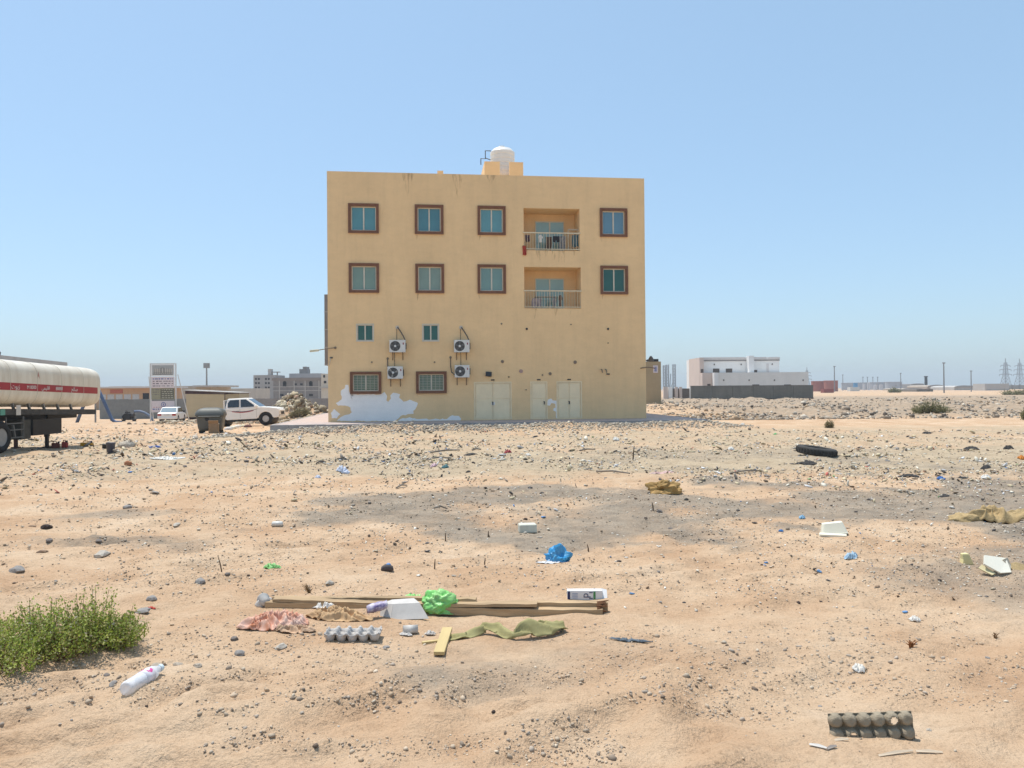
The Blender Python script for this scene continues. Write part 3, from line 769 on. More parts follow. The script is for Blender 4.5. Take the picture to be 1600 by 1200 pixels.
m.build('rail', ALU, rk2)
for s in (-.33, .23): MB().tube([(s, -.16, zz), (s, .2, 0)], .014, 6).tube([(s, .2, zz), (s, -.16, 0)], .014, 6).build('leg', ALU, rk2)
# ================================================================== left side
WHITEP = mat('vehicle_white', (.80, .79, .76), .3, .05, 2)
RUB = mat('tyre_rubber', (.022, .022, .023), .85, .3, 12)
RIM = mat('steel_rim', (.42, .42, .42), .4, .1, 6, metal=.6)
DGL = glass('vehicle_dark_glass', (.012, .014, .018), .05, 1.8)
BLK = mat('black_plastic', (.02, .02, .021), .6, .2, 6)
CHR = mat('grey_steel', (.28, .28, .27), .5, .2, 5, metal=.3)
REDL = mat('red_lens', (.35, .02, .02), .25, .1)
CLRL = mat('clear_lens', (.6, .6, .62), .15, .1)

def wheel(par, loc, r, wd, name='wheel', rimm=None, spokes=6, axis='y', side=-1):
    o = empty(name, loc); o.parent = par
    pr = [(r * .58, -wd * .5), (r * .9, -wd * .5), (r, -wd * .36), (r, wd * .36), (r * .9, wd * .5), (r * .58, wd * .5), (r * .56, 0)]
    mb = MB(); n = 32
    mb.lathe(pr, n=n, axis=axis); mb.f = mb.f[:-2]
    for k in range(n):
        k2 = (k + 1) % n; mb.f.append((6 * n + k, 6 * n + k2, k2, k))
    mb.build('tyre', RUB, o, True)
    m2 = MB().lathe([(r * .585, side * wd * .42), (r * .54, side * wd * .44), (r * .5, side * wd * .25), (r * .2, side * wd * .3), (r * .19, side * wd * .38), (.01, side * wd * .4)], n=n, axis=axis)
    m2.build('rim', rimm or RIM, o, False)
    if spokes:
        for k in range(spokes):
            t = 2 * math.pi * k / spokes
            p = [r * .17 * math.cos(t), side * wd * .36, r * .17 * math.sin(t)]; q = [r * .55 * math.cos(t), side * wd * .40, r * .55 * math.sin(t)]
            if axis == 'x': p = [p[1], p[0], p[2]]; q = [q[1], q[0], q[2]]
            MB().bar(p, q, r * .09, .03).build('spoke', rimm or RIM, o)
    return o

# ------------------------------------------------ tanker trailer (runs away from the viewer, +y)
TX, TD = -16.62, 1.25            # near side plane, half width
TY0, TY1 = 16.5, 31.25
tk = empty('tanker_trailer', (TX - TD, 0, 0), 0, 'cream tanker trailer with red lettered band standing without its tractor', 'trailer')
CREAM = mat('tank_cream', (.78, .73, .62), .42, .2, 2.2, stretch=(1, 1.5, .25), col2=(.62, .55, .44))
REDB = mat('red_band', (.36, .03, .045), .45, .12, 2)
def tz(y): return -.028 * (y - 25)      # nose-down tilt
def tank_section(s=1.0, n=48):
    out = []
    for k in range(n):
        t = 2 * math.pi * k / n; c, d = math.cos(t), math.sin(t); e = .46
        out.append((math.copysign(abs(c) ** e, c) * TD * s, math.copysign(abs(d) ** (e + .08), d) * .80 * s))
    return out
ZC = 1.90
mb = MB(); n = 48; rows = []
ysn = [TY0] + list(np.linspace(TY0 + .3, TY1 - .45, 26)) + [TY1 - .3, TY1 - .16, TY1 - .06, TY1]
scl = [1] * 27 + [.99, .965, .92, .80]
for y, s in zip(ysn, scl):
    dent = 1 - .004 * math.sin(y * 3.1) * math.sin(y * 1.3)
    mb.v += [(x * dent, y, ZC + z * dent + tz(y)) for x, z in tank_section(s)]
for i in range(len(ysn) - 1):
    for k in range(n):
        k2 = (k + 1) % n; mb.f.append((i * n + k, i * n + k2, (i + 1) * n + k2, (i + 1) * n + k))
mb.f.append(tuple(range(n))); mb.f.append(tuple((len(ysn) - 1) * n + k for k in range(n)))
mb.build('tank', CREAM, tk, True)
# band: strip hugging the tank side
def side_x(z):    # tank half width at height z above the axis
    q = min(1, abs(z) / .80) ** (1 / .54); return TD * max(0, 1 - q ** 2) ** .23
def band_pt(y, h, proud=.004):
    return (side_x(h) + proud, y, ZC + h + tz(y))
mb = MB(); yb = np.linspace(TY0, TY1 - .1, 40); hs = np.linspace(-.27, -.02, 6)
for y in yb:
    sc_ = 1.0 if y < TY1 - .45 else (1 - .10 * ((y - (TY1 - .45)) / .4) ** 2)
    for h in hs: p = band_pt(y, h); mb.v.append((p[0] * sc_, p[1], p[2]))
for i in range(len(yb) - 1):
    for k in range(5): mb.f.append((i * 6 + k, i * 6 + k + 1, (i + 1) * 6 + k + 1, (i + 1) * 6 + k))
mb.build('red_band', REDB, tk, True)
LET = mat('white_lettering', (.72, .7, .66), .5, .05)
def ytank(px): return (800 - px) and 16.62 * F / (800 - px)
for s, px, size in (('OIL', -6, .22), ('\ufe95\ufeee\ufef3\ufeaf', 24, .21), ('M 8000', 49, .17), ('\ufef2\ufee4\ufef4\ufee0\ufed7\ufe8d', 71, .18), ('88888', 92, .17), ('\ufea2\ufee0\ufe8e\ufebb', 116, .2)):
    y = ytank(px)
    text(s, size, LET, tk, (side_x(-.15) + .014, y, ZC - .145 + tz(y)), (R_(90), 0, R_(90)), ext=.001)
# flame-like mark above the band
y = ytank(60)
MB().add([(side_x(.3) + .012, y - .08, ZC + .17 + tz(y)), (side_x(.3) + .012, y, ZC + .42 + tz(y)), (side_x(.3) + .012, y + .08, ZC + .17 + tz(y)), (side_x(.3) + .012, y, ZC + .26 + tz(y))], [(0, 1, 3), (1, 2, 3)]).build('flame_mark', mat('faded_red', (.45, .22, .18), .6), tk, solid=.002)
for yy_ in np.arange(18.2, TY1 - .6, 1.45):
    sec = tank_section(1.004); MB().tube([(x, yy_, ZC + z + tz(yy_)) for x, z in sec + sec[:1]], .008, 4, False).build('weld_seam', CREAM, tk)
# walkway on top
GRYM = mat('walkway_grey', (.42, .40, .40), .5, .12, 3, metal=.2)
ye = TY1 - 1.0
mb = MB()
for a_, b_ in ((.32, .36), (-.36, -.32)):
    mb.add([(a_, TY0, ZC + .74 + tz(TY0)), (b_, TY0, ZC + .74 + tz(TY0)), (b_, ye, ZC + .74 + tz(ye)), (a_, ye, ZC + .74 + tz(ye)), (a_, TY0, ZC + .96 + tz(TY0)), (b_, TY0, ZC + .96 + tz(TY0)), (b_, ye, ZC + .96 + tz(ye)), (a_, ye, ZC + .96 + tz(ye))],
           [(0, 3, 2, 1), (4, 5, 6, 7), (0, 1, 5, 4), (1, 2, 6, 5), (2, 3, 7, 6), (3, 0, 4, 7)])
mb.build('walkway', GRYM, tk)
for yy_ in (24.0, 27.0):
    MB().lathe([(.22, 0), (.22, .12), (.1, .16), (.02, .17)], (0, yy_, ZC + .78 + tz(yy_)), 18).build('manhole', GRYM, tk)
MB().lathe([(.1, 0), (.12, .1), (.05, .17), (.01, .18)], (.3, 26.2, ZC + .95 + tz(26.2)), 14).build('vent_cap', BLK, tk)
# chassis
CHS = mat('chassis_dirty', (.075, .072, .066), .7, .5, 5, col2=(.03, .03, .03))
MB().bar((1.05, TY0, .92 + tz(TY0)), (1.05, TY1 - .35, .92 + tz(TY1)), .14, .2).bar((-1.05, TY0, .92 + tz(TY0)), (-1.05, TY1 - .35, .92 + tz(TY1)), .14, .2).build('chassis_rail', CHS, tk)
MB().bar((.45, TY0, .76), (.45, TY1 - .6, .66), .1, .26).bar((-.45, TY0, .76), (-.45, TY1 - .6, .66), .1, .26).build('main_beam', BLK, tk)
for yy_ in np.arange(22.6, 30.2, .85):
    MB().bar((1.0, yy_, 1.0 + tz(yy_)), (1.0, yy_ - .1, 1.22 + tz(yy_)), .08, .06).bar((-1.0, yy_, .95 + tz(yy_)), (1.0, yy_, .95 + tz(yy_)), .06, .08).build('saddle', CHR, tk)
for (pa, c_) in ((10, (.10, .32, .24)), (34.5, (.6, .56, .5))):
    y = ytank(pa); MB().box(1.122, 1.13, y - .12, y + .12, .80 + tz(y), .80 + (.2 if pa < 20 else .34) + tz(y)).build('plate', mat('plate_%d' % pa, c_, .6), tk)
# black side panel, tool box, step
MB().box(.95, 1.06, ytank(60), ytank(104), .02, .58).build('side_panel', BLK, tk)
MB().box(.5, 1.0, ytank(44), ytank(59.5), -.08, .6).build('tool_box', mat('tool_box_grey', (.06, .058, .05), .6, .4), tk, bevel=.02)
m = MB(); y0_, y1_ = ytank(16), ytank(43)
for z in (.02, .28, .5): m.bar((1.1, y0_, z), (1.1, y1_, z), .04)
for y in (y0_, y1_): m.bar((1.1, y, -.02), (1.1, y, .72), .04)
m.bar((1.1, (y0_ + y1_) / 2, .05), (1.1, (y0_ + y1_) / 2 - .1, .45), .06); m.build('side_guard', mat('guard_grey', (.12, .12, .115), .6, .3), tk)
for (px, y) in ((24.5, 28.7), (73, 28.7)):
    x = (px - 800) / F * y - tk.location.x; zg = g1(tk.location.x + x, y)
    lg = MB().box(x - .07, x + .07, y - .07, y + .07, zg + .4, .75).box(x - .05, x + .05, y - .05, y + .05, zg + .03, zg + .4).box(x - .12, x + .12, y - .12, y + .12, zg - .02, zg + .04).build('landing_leg', mat('leg_red_dark', (.07, .025, .025), .7, .3) if px < 40 else BLK, tk)
for yy_ in (25.1, 23.8, 22.5):
    for sx in (1, -1):
        zg = g1(TX - TD + sx * 1.05, yy_); wheel(tk, (sx * 1.05, yy_, zg + .50), .51, .3, rimm=mat('truck_rim', (.30, .29, .28), .5, .15), spokes=0, axis='x', side=sx)
    MB().tube([(-1.0, yy_, g1(TX - TD, yy_) + .5), (1.0, yy_, g1(TX - TD, yy_) + .5)], .07, 10).build('axle', BLK, tk)
m = MB()
for yy_ in (25.1, 23.8, 22.5):
    m.tube([(1.05, yy_ + .62 * math.cos(t), .0 + .62 * math.sin(t)) for t in np.linspace(.25, math.pi - .25, 10)], .03, 4)
m.build('mudguard', BLK, tk)
# hose from the tank end to the ground
HB = mat('blue_hose', (.07, .11, .20), .5, .15, 6)
HD = 76.0
hpts = [at(120, 661, HD), at(128, 640, HD), at(138, 618, HD), at(148, 607, HD), at(155, 611, HD), at(162, 627, HD), at(170, 645, HD), at(175, 656, HD), at(181, 659.5, HD), at(190, 660, HD)]
hs_ = MB().tube(hpts, .16, 10).build('hose', HB, None, True)
tag(hs_, 'thick blue-grey hose arching down to the ground past the tanker end', 'hose')
q = at(147, 607, HD); o = MB().box(-.06, .06, .17, .29, -3.5, .1).box(-.2, .2, -.2, .29, -.32, -.2).build('hose_stand', CHR, None, loc=q); tag(o, 'steel stand carrying the arched hose behind the tanker', 'stand')

# ------------------------------------------------ cans, bucket, sack beside the trailer
def jerry(px, py, wpx, hpx, m, label, rot=0):
    p = P(px, py); k = p.y / F; w_, h_ = wpx * k, hpx * k
    o = empty('jerry_can', p + Vector((0, 0, -.01)), rot, label, 'jerry can', 'plastic cans by the trailer')
    MB().prism([(-w_ / 2, 0), (w_ / 2, 0), (w_ / 2, h_ * .82), (w_ * .3, h_), (-w_ * .5, h_)], -w_ * .3, w_ * .3).build('body', m, o, bevel=.03)
    MB().tube([(-w_ * .35, 0, h_), (-w_ * .3, 0, h_ + .06), (w_ * .05, 0, h_ + .06), (w_ * .1, 0, h_)], .018, 6).build('handle', m, o)
    MB().lathe([(.035, h_ * .9), (.035, h_ + .05), (.01, h_ + .055)], (w_ * .38, 0, 0), 12).build('cap', BLK, o)
jerry(87, 699.5, 11, 8, mat('dark_red_plastic', (.16, .045, .03), .5), 'dark brownish-red can next to the trailer leg', .2)
jerry(101.5, 699, 9, 9, mat('red_plastic', (.32, .03, .025), .45), 'bright red can standing between the dark red and yellow cans', -.2)
jerry(136, 697, 17, 6, mat('orange_plastic', (.65, .30, .02), .45), 'yellow-orange can lying beyond the red cans', .1)
p = P(173, 706.5)
bk = empty('bucket', p + Vector((0, 0, -.01)), 0, 'dark blue-grey bucket standing on the sand near the trailer', 'bucket')
BKM = mat('bucket_blue_grey', (.085, .09, .13), .5, .15)
MB().lathe([(.115, 0), (.135, .3), (.142, .3), (.142, .315), (.125, .315), (.106, .02)], n=24).build('shell', BKM, bk, True)
MB().tube([(.142 * math.cos(t), .03 * math.sin(t) - .02, .3 - .13 * math.sin(t)) for t in np.linspace(0, math.pi, 12)], .006, 6).build('handle', CHR, bk)
o = MB().box(-.08, .08, -.05, .05, 0, .16).build('black_tin', BLK, None, bevel=.01); o.location = P(163.5, 700) ; o.rotation_euler = (.3, .1, .3); tag(o, 'small black tin leaning beside the blue-grey bucket', 'tin')

def noise3(v, s): return mn.fractal(Vector(v) * s, 1.0, 2.0, 4)
def blob(name, loc, size, m, seed, rough=.25, freq=2.2, ridge=0.0, sub=3, flat=.25, rz=0, parent=None, smooth=True, pinch=0):
    """crumpled closed body (bags, sacks, rocks): a displaced ball flattened where it lies"""
    bm = bmesh.new(); bmesh.ops.create_icosphere(bm, subdivisions=sub, radius=1.0)
    for v in bm.verts:
        d = v.co.normalized(); q = d * freq + Vector((seed * 3.7, seed * 1.3, -seed * 2.1))
        r = 1 + rough * mn.fractal(q, 1.0, 2.0, 4)
        if ridge: r += ridge * (1 - 2 * abs(mn.noise(q * 1.7))) * .5 + ridge * .5 * (1 - 2 * abs(mn.noise(q * 4.1)))
        if pinch: r *= 1 + pinch * max(0, d.z) ** 6
        v.co = d * r
        if v.co.z < -flat: v.co.z = -flat - (abs(v.co.z) - flat) * .12
        v.co.z += flat
        v.co = Vector((v.co.x * size[0], v.co.y * size[1], v.co.z * size[2]))
    me = bpy.data.meshes.new(name); bm.to_mesh(me); bm.free(); me.materials.append(m)
    if smooth: me.shade_smooth()
    o = bpy.data.objects.new(name, me); COL.objects.link(o); o.location = loc; o.rotation_euler = (0, 0, rz)
    if parent: o.parent = parent
    return o

def cloth(name, px, py, w_, d_, h_, m, seed, rz=0, freq=3.0, thick=.004, nx_=56, ny_=36, ragged=.25, tent=0.0, lift=.0):
    """crumpled sheet lying on the sand with folds, thickness and a ragged outline"""
    c = P(px, py) if not isinstance(px, Vector) else px
    ca, sa = math.cos(rz), math.sin(rz); mb = MB()
    pts = []
    for j in range(ny_ + 1):
        for i in range(nx_ + 1):
            s, t = i / nx_ * 2 - 1, j / ny_ * 2 - 1
            ang = math.atan2(t, s); k = 1 - ragged * .5 + ragged * mn.noise(Vector((math.cos(ang) * 1.6, math.sin(ang) * 1.6, seed * 5.1)))
            # squircle the grid into a ragged blob
            q = max(abs(s), abs(t)); nrm = math.hypot(s, t) or 1; rr = q * (.72 + .28 * q / nrm if nrm else 1)
            x = s / nrm * rr * w_ * k * (1.0 if nrm else 0); y = t / nrm * rr * d_ * k
            v = Vector((s * freq, t * freq * d_ / w_ * 1.3, seed * 7.7))
            rid = 1 - abs(2 * mn.noise(v + Vector((mn.noise(v * .7) * .8, 0, 0)))) ; rid2 = 1 - abs(2 * mn.noise(v * 2.3 + Vector((3, 1, 5))))
            edge = max(0, 1 - q ** 3)
            hz = h_ * (max(0, rid) ** 1.5 * .75 + .25 * rid2 * max(rid, .2)) * (.25 + .75 * edge) + tent * edge * h_
            wx, wy = c.x + x * ca - y * sa, c.y + x * sa + y * ca
            pts.append((wx, wy, hz))
    A = np.array(pts); zg = gz(A[:, 0], A[:, 1])
    vs_ = [(a_[0] - c.x, a_[1] - c.y, g_ + a_[2] + .004 + lift - c.z) for a_, g_ in zip(A, zg)]
    fs_ = [(j * (nx_ + 1) + i, j * (nx_ + 1) + i + 1, (j + 1) * (nx_ + 1) + i + 1, (j + 1) * (nx_ + 1) + i) for j in range(ny_) for i in range(nx_)]
    return mb.add(vs_, fs_).build(name, m, None, True, solid=thick, loc=c)

p = P(198, 699); k = p.y / F
sk = empty('sack', p, 0, 'dirty white sack with a frayed grey top on the sand', 'sack')
SKM = mat('sack_white', (.45, .40, .33), .85, .3, 9, bump=.3)
blob('body', (0, 0, 0), (.27, .2, .2), SKM, 3, .2, 1.8, .22, parent=sk)
m = MB(); rr = random.Random(5)
for i in range(16):
    a = rr.uniform(-.2, .2); m.tube([(.05 + a * .4, rr.uniform(-.05, .05), .12), (.1 + a, rr.uniform(-.08, .08), rr.uniform(.2, .34))], [.028, .008], 5)
m.build('frayed_top', mat('sack_fray', (.25, .21, .18), .9, .3), sk)
o = cloth('blue_bag', 243, 699.5, .26, .12, .09, mat('blue_plastic', (.03, .09, .33), .4, .3, 12), 4, .1, 3); tag(o, 'crumpled dark blue plastic bag beyond the white sack', 'plastic bag')
o = cloth('white_plastic_sheet', 262, 717, .55, .22, .08, mat('dirty_white_plastic', (.55, .54, .5), .4, .3, 8), 6, .25, 3.5); tag(o, 'long crumpled whitish plastic sheet between bucket and building', 'plastic sheet')
o = blob('brick_lump', P(200, 726.5), (.09, .06, .09), mat('orange_brick', (.36, .15, .07), .9, .3), 8, .3, 1.5, 0, 2); tag(o, 'orange-brown broken brick lump on the sand', 'brick')
o = MB().bar((0, 0, 0), (.32, 0, .30), .045, .03).build('wood_stake', mat('grey_wood', (.22, .17, .11), .9, .3), None); o.location = P(391, 704); o.rotation_euler = (0, 0, math.pi); tag(o, 'short wooden stake leaning out of the sand near the dumpster', 'stake')

# ------------------------------------------------ fence, pump, sign board, shed
HOARD = mat('hoarding_grey', (.27, .28, .275), .6, .12, 2)
def hoarding(px0, px1, d, ztop, npan, label):
    a = at(px0, 640, d); b_ = at(px1, 640, d); L = b_.x - a.x; zg = g1((a.x + b_.x) / 2, d)
    o = empty('hoarding_fence', (a.x, d, zg), 0, label, 'fence')
    pw = L / npan
    for i in range(npan):
        m = MB(); nr = 10; prof = []
        for k in range(nr):
            x0 = i * pw + pw * k / nr; s = pw / nr
            prof += [(x0, 0), (x0 + s * .35, 0), (x0 + s * .5, -.04), (x0 + s * .85, -.04)]
        prof.append(((i + 1) * pw - .01, 0))
        vs_ = [(x, y, -.3) for x, y in prof] + [(x, y, ztop + .02 * ((i * 7) % 3)) for x, y in prof]; q = len(prof)
        m.add(vs_, [(k, k + 1, k + 1 + q, k + q) for k in range(q - 1)]); m.build('panel', HOARD, o, solid=.01)
        MB().box(i * pw - .04, i * pw + .04, .03, .11, -.3, ztop - .05).build('post', CHR, o)
    return o
hoarding(156, 292, 92, 2.35, 9, 'grey corrugated sheet fence behind the pump and sign board')
PUMPD = 80
a = at(203, 650, PUMPD); zg = g1(a.x, PUMPD)
pm = empty('water_pump', (a.x, PUMPD, zg), 0, 'black engine pump standing before the grey sheet fence', 'pump')
MB().box(-.75, .55, -.3, .3, .12, .2).box(-.7, -.6, -.3, .3, -.05, .12).box(.4, .5, -.3, .3, -.05, .12).build('skid', BLK, pm)
MB().box(-.5, .1, -.25, .25, .2, .8).build('engine_block', BLK, pm, bevel=.05)
MB().lathe([(.28, -.1), (.33, 0), (.28, .12)], (.3, 0, .55), 20, 'x').build('pump_housing', DARK, pm)
MB().tube([(-.3, 0, .8), (-.3, 0, 1.05), (-.45, 0, 1.05)], .05, 8).build('exhaust', BLK, pm); MB().box(-.45, -.05, -.2, .2, .83, .98).build('fuel_tank', DARK, pm, bevel=.04)
MB().lathe([(.3, -.06), (.3, .06)], (-.62, 0, .5), 18, 'x').build('flywheel', BLK, pm)
MB().box(.5, .62, -.1, .1, .3, .5).build('outlet', CHR, pm)
hp = [(a.x + .45, PUMPD, zg + 1.0)] + [tuple(at(x, y, PUMPD)) for x, y in ((218, 642.5), (226, 645), (234, 650), (238.5, 655.5), (240, 659))]
o = MB().tube(hp, .13, 10).build('hose', mat('grey_blue_hose', (.13, .17, .25), .6), None, True); tag(o, 'arched blue-grey hose from the pump to the sign board foot', 'hose')

BD_ = 78
def bb(px, py): return at(px, py, BD_)
x0, x1 = bb(236.5, 610).x, bb(272.5, 610).x; ztop = bb(250, 568).z; zg = g1(x0, BD_)
sb = empty('sign_board', (x0, BD_, zg), 0, 'tall white-framed site sign with four stacked panels by the silver car', 'sign')
wS = x1 - x0; zs_ = lambda py: bb(254, py).z - zg
WST = mat('white_steel', (.6, .6, .58), .5, .1)
for x in (-.12, wS + .12): MB().box(x - .05, x + .05, .02, .12, -.3, ztop - zg).build('post', WST, sb)
MB().box(-.12, wS + .12, .03, .09, ztop - zg - .05, ztop - zg + .03).build('top_rail', WST, sb)
MB().bar((wS + .3, .1, zs_(585)), (wS + 1.0, 1.2, 0), .06).bar((-.3, .1, zs_(588)), (-.15, .8, 0), .06).build('brace', WST, sb)
PNW = mat('sign_pinkish_white', (.68, .61, .62), .6, .08); INK = mat('sign_ink', (.16, .13, .15), .7); INKB = mat('sign_blue', (.12, .16, .36), .6); INKR = mat('sign_red', (.42, .12, .12), .6)
def panel(py0, py1, m, fr=True):
    z1, z0 = zs_(py0), zs_(py1); o = MB().box(0, wS, 0, .03, z0, z1).build('panel', m, sb); return o, z0, z1
def strip(o, xa, xb, z, h, m, y=-.006, name='print'):
    return MB().box(xa, xb, y, -.001, z - h / 2, z + h / 2).build(name, m, o)
rr = random.Random(3)
def line(o, z, h, m, xa, xb):
    x = xa
    while x < xb:
        w_ = rr.uniform(.08, .3); strip(o, x, min(x + w_, xb), z, h * rr.uniform(.6, 1), m, name='text_stroke'); x += w_ + rr.uniform(.03, .16)
o, z0, z1 = panel(569, 587.5, mat('sign_white', (.72, .72, .7), .5, .04))
strip(o, .1, wS - .1, (z0 + z1) / 2, (z1 - z0) * .82, mat('picture_sky', (.36, .38, .38), .5, .1), name='picture')
PK = mat('picture_building', (.20, .21, .20), .5, .2); PL = mat('picture_facade', (.48, .46, .42), .5, .1)
def sp2(xa, xb, za, zb, m, y): MB().box(xa * wS, xb * wS, y, -.0065, z0 + (z1 - z0) * za, z0 + (z1 - z0) * zb).build('picture_part', m, o)
sp2(.08, .92, .1, .2, PK, -.008); sp2(.12, .9, .2, .62, PL, -.0075)
for k in range(9): sp2(.14 + .085 * k, .16 + .085 * k, .2, .60 + .1 * math.sin(k / 8 * math.pi), PK, -.009)
sp2(.42, .56, .24, .7, PK, -.0095); sp2(.455, .525, .28, .66, PL, -.0105); sp2(.1, .92, .27, .31, PK, -.0098)
o, z0, z1 = panel(588.5, 606, PNW)
for k, h in enumerate((.13, .1, .1, .09)): line(o, z1 - (z1 - z0) * (.2 + .21 * k), h, INKB if k == 0 else INK, .15, wS - .12)
o, z0, z1 = panel(606.5, 624, mat('sign_olive', (.30, .29, .2), .6, .1))
strip(o, wS * .4, wS - .05, (z0 + z1) / 2, (z1 - z0) * .9, mat('sign_dark_olive', (.13, .125, .09), .6, .15), name='dark_field')
for k in range(5):
    z = z1 - (z1 - z0) * (.14 + .18 * k); x = wS * .45
    while x < wS - .15:
        w_ = rr.uniform(.1, .3); MB().box(x, min(x + w_, wS - .1), -.010, -.0065, z - .035, z + .035).build('text_stroke', mat('sign_cream_ink', (.5, .48, .38), .6), o); x += w_ + .08
for k in range(3): line(o, z1 - (z1 - z0) * (.15 + .2 * k), .08, INK, .12, wS * .33)
o, z0, z1 = panel(626.5, 644, PNW)
MB().lathe([(.24, -.012), (.24, -.002)], (wS * .52, 0, z1 - .36), 24, 'y').build('emblem', INKB, o); MB().lathe([(.17, -.016), (.17, -.0125)], (wS * .52, 0, z1 - .36), 24, 'y').build('emblem_centre', PNW, o); MB().box(wS * .52 - .05, wS * .52 + .05, -.019, -.0165, z1 - .46, z1 - .26).build('emblem_tower', INKB, o)
line(o, z1 - (z1 - z0) * .56, .07, INKR, .2, wS - .2); line(o, z1 - (z1 - z0) * .73, .13, INKB, .12, wS - .6)

# site cabin
SD = 86
a = at(291, 640, SD); b_ = at(374, 640, SD); zg = g1((a.x + b_.x) / 2, SD); L = b_.x - a.x
sh = empty('site_cabin', (a.x, SD, zg), 0, 'beige site cabin with sloping roof and dark trim behind the pickup', 'cabin')
zr1, zr2 = at(300, 609.5, SD).z - zg, at(374, 613.5, SD).z - zg; zf = at(330, 651.5, SD).z - zg
BEI = mat('cabin_beige', (.50, .42, .27), .6, .06, 1); TRM = mat('cabin_dark_trim', (.06, .03, .035), .6, .2)
xs_ = at(351.5, 640, SD).x - a.x
MB().prism([(0, zf), (xs_ - .04, zf), (xs_ - .04, zr1 + (zr2 - zr1) * xs_ / L - .28), (0, zr1 - .42)], 0, 3.2).build('wall_panel', BEI, sh)
MB().prism([(xs_ + .04, zf), (L, zf), (L, zr2 - .12), (xs_ + .04, zr1 + (zr2 - zr1) * xs_ / L - .26)], 0, 3.2).build('wall_panel', mat('cabin_beige_ribbed', (.40, .33, .21), .6, .12, 6, stretch=(6, 1, .2)), sh)
MB().box(xs_ - .04, xs_ + .04, -.02, 3.2, zf, zr1 + (zr2 - zr1) * xs_ / L - .2).build('corner_post', TRM, sh)
MB().prism([(-.1, zr1 - .42), (L, zr2 - .12), (L, zr2 - .05), (-.1, zr1 - .06)], -.03, 3.3).build('fascia', TRM, sh)
MB().prism([(-.25, zr1 - .05), (L + .05, zr2 - .045), (L + .05, zr2 + .04), (-.25, zr1 + .04)], -.25, 3.5).build('roof', mat('cabin_roof', (.52, .50, .46), .5), sh)
for x in (.1, L * .4, L * .7, L - .3): MB().box(x, x + .2, .2, 3.0, -.2, zf).build('skid_block', TRM, sh)
MB().box(0, L, .05, 3.1, zf - .14, zf - .002).build('floor_frame', TRM, sh)

# ------------------------------------------------ vehicles
def arc(cx, cz, r, a0, a1, n): return [(cx + r * math.cos(a_), cz + r * math.sin(a_)) for a_ in np.linspace(a0, a1, n)]
def vehicle(o, side, glass_side, cab, wb, wr, width, lights, stripe=False, bed=None, cabw=.84, sedan=False):
    """side: lower-body outline from rear to front; cab: greenhouse outline (x,z) bottom then top"""
    m = MB().prism(side, -width / 2, width / 2); m.build('body', WHITEP, o, bevel=.09)
    (bx0, bx1, tx0, tx1, zb, ztp) = cab
    w0, w1 = width / 2 - .03, width / 2 * cabw
    m = MB().add([(bx0, -w0, zb), (bx1, -w0, zb), (bx1, w0, zb), (bx0, w0, zb), (tx0, -w1, ztp), (tx1, -w1, ztp), (tx1, w1, ztp), (tx0, w1, ztp)],
                 [(0, 3, 2, 1), (4, 5, 6, 7), (0, 1, 5, 4), (1, 2, 6, 5), (2, 3, 7, 6), (3, 0, 4, 7)])
    m.build('cab', WHITEP, o, bevel=.09)
    def sidept(x, z, s, pr=.012):
        t = (z - zb) / (ztp - zb); return (x, s * (w0 + (w1 - w0) * t + pr), z)
    for s in (-1, 1):
        for g in glass_side:
            MB().add([sidept(x, z, s) for x, z in g] + [sidept(x, z, s, -.02) for x, z in g], [tuple(range(len(g)))] + [(i, (i + 1) % len(g), (i + 1) % len(g) + len(g), i + len(g)) for i in range(len(g))]).build('side_window', DGL, o)
    for (xa, xb, nm) in ((bx1, tx1, 'windscreen'), (bx0, tx0, 'rear_window')):
        sgn = 1 if nm == 'windscreen' else -1; vs_ = []
        for t, in ((.12,), (.9,)):
            x = xa + (xb - xa) * t + sgn * .015; z = zb + (ztp - zb) * t; hw_ = (w0 + (w1 - w0) * t) - .1
            vs_ += [(x, -hw_, z), (x, hw_, z)]
        MB().add(vs_, [(0, 1, 3, 2)]).build(nm, DGL if nm == 'windscreen' or not sedan else glass('sedan_rear_glass', (.16, .24, .28)), o, solid=.012)
    for x in (0, wb):
        for s in (-1, 1): wheel(o, (x, s * (width / 2 - .12), wr), wr, .24, spokes=6, side=s)
    for s in (-1, 1):
        for (nm, x, y, z, sx, sy, sz, mm) in lights:
            MB().box(x - sx, x + sx, s * y - sy, s * y + sy, z - sz, z + sz).build(nm, mm, o, bevel=.02)
        MB().box(bx1 - .42, bx1 - .25, s * (width / 2 + .02) - .1, s * (width / 2 + .02) + .1, zb + .02, zb + .18).build('mirror', BLK if sedan else WHITEP, o, bevel=.03)

PKD = 53.0
p = at(356, 665.2, PKD)
pk = empty('pickup_truck', (p.x, PKD - .9, 0), R_(0), 'white double-cab pickup with red and grey side stripe behind the dumpster', 'pickup truck')
pk.location.z = p.z; pk.rotation_euler = (0, R_(-2.6), R_(4))
wr = .385
side = [(-1.0, .62), (-.52, .50)] + arc(0, wr, .47, math.pi * .93, math.pi * .07, 12) + [(.55, .42), (2.5, .42)] + arc(3.085, wr, .47, math.pi * .93, math.pi * .07, 12) + [(3.62, .42), (3.92, .45), (4.02, .66), (4.0, .90), (3.88, 1.04), (3.4, 1.13), (2.85, 1.18), (.46, 1.18), (.44, 1.14), (-1.02, 1.14)]
cab = (.42, 2.80, .60, 1.84, 1.14, 1.84)
gs = [[(.64, 1.24), (1.38, 1.24), (1.38, 1.74), (.80, 1.74), (.64, 1.55)], [(1.48, 1.23), (2.48, 1.23), (2.34, 1.34), (1.82, 1.74), (1.48, 1.75)]]
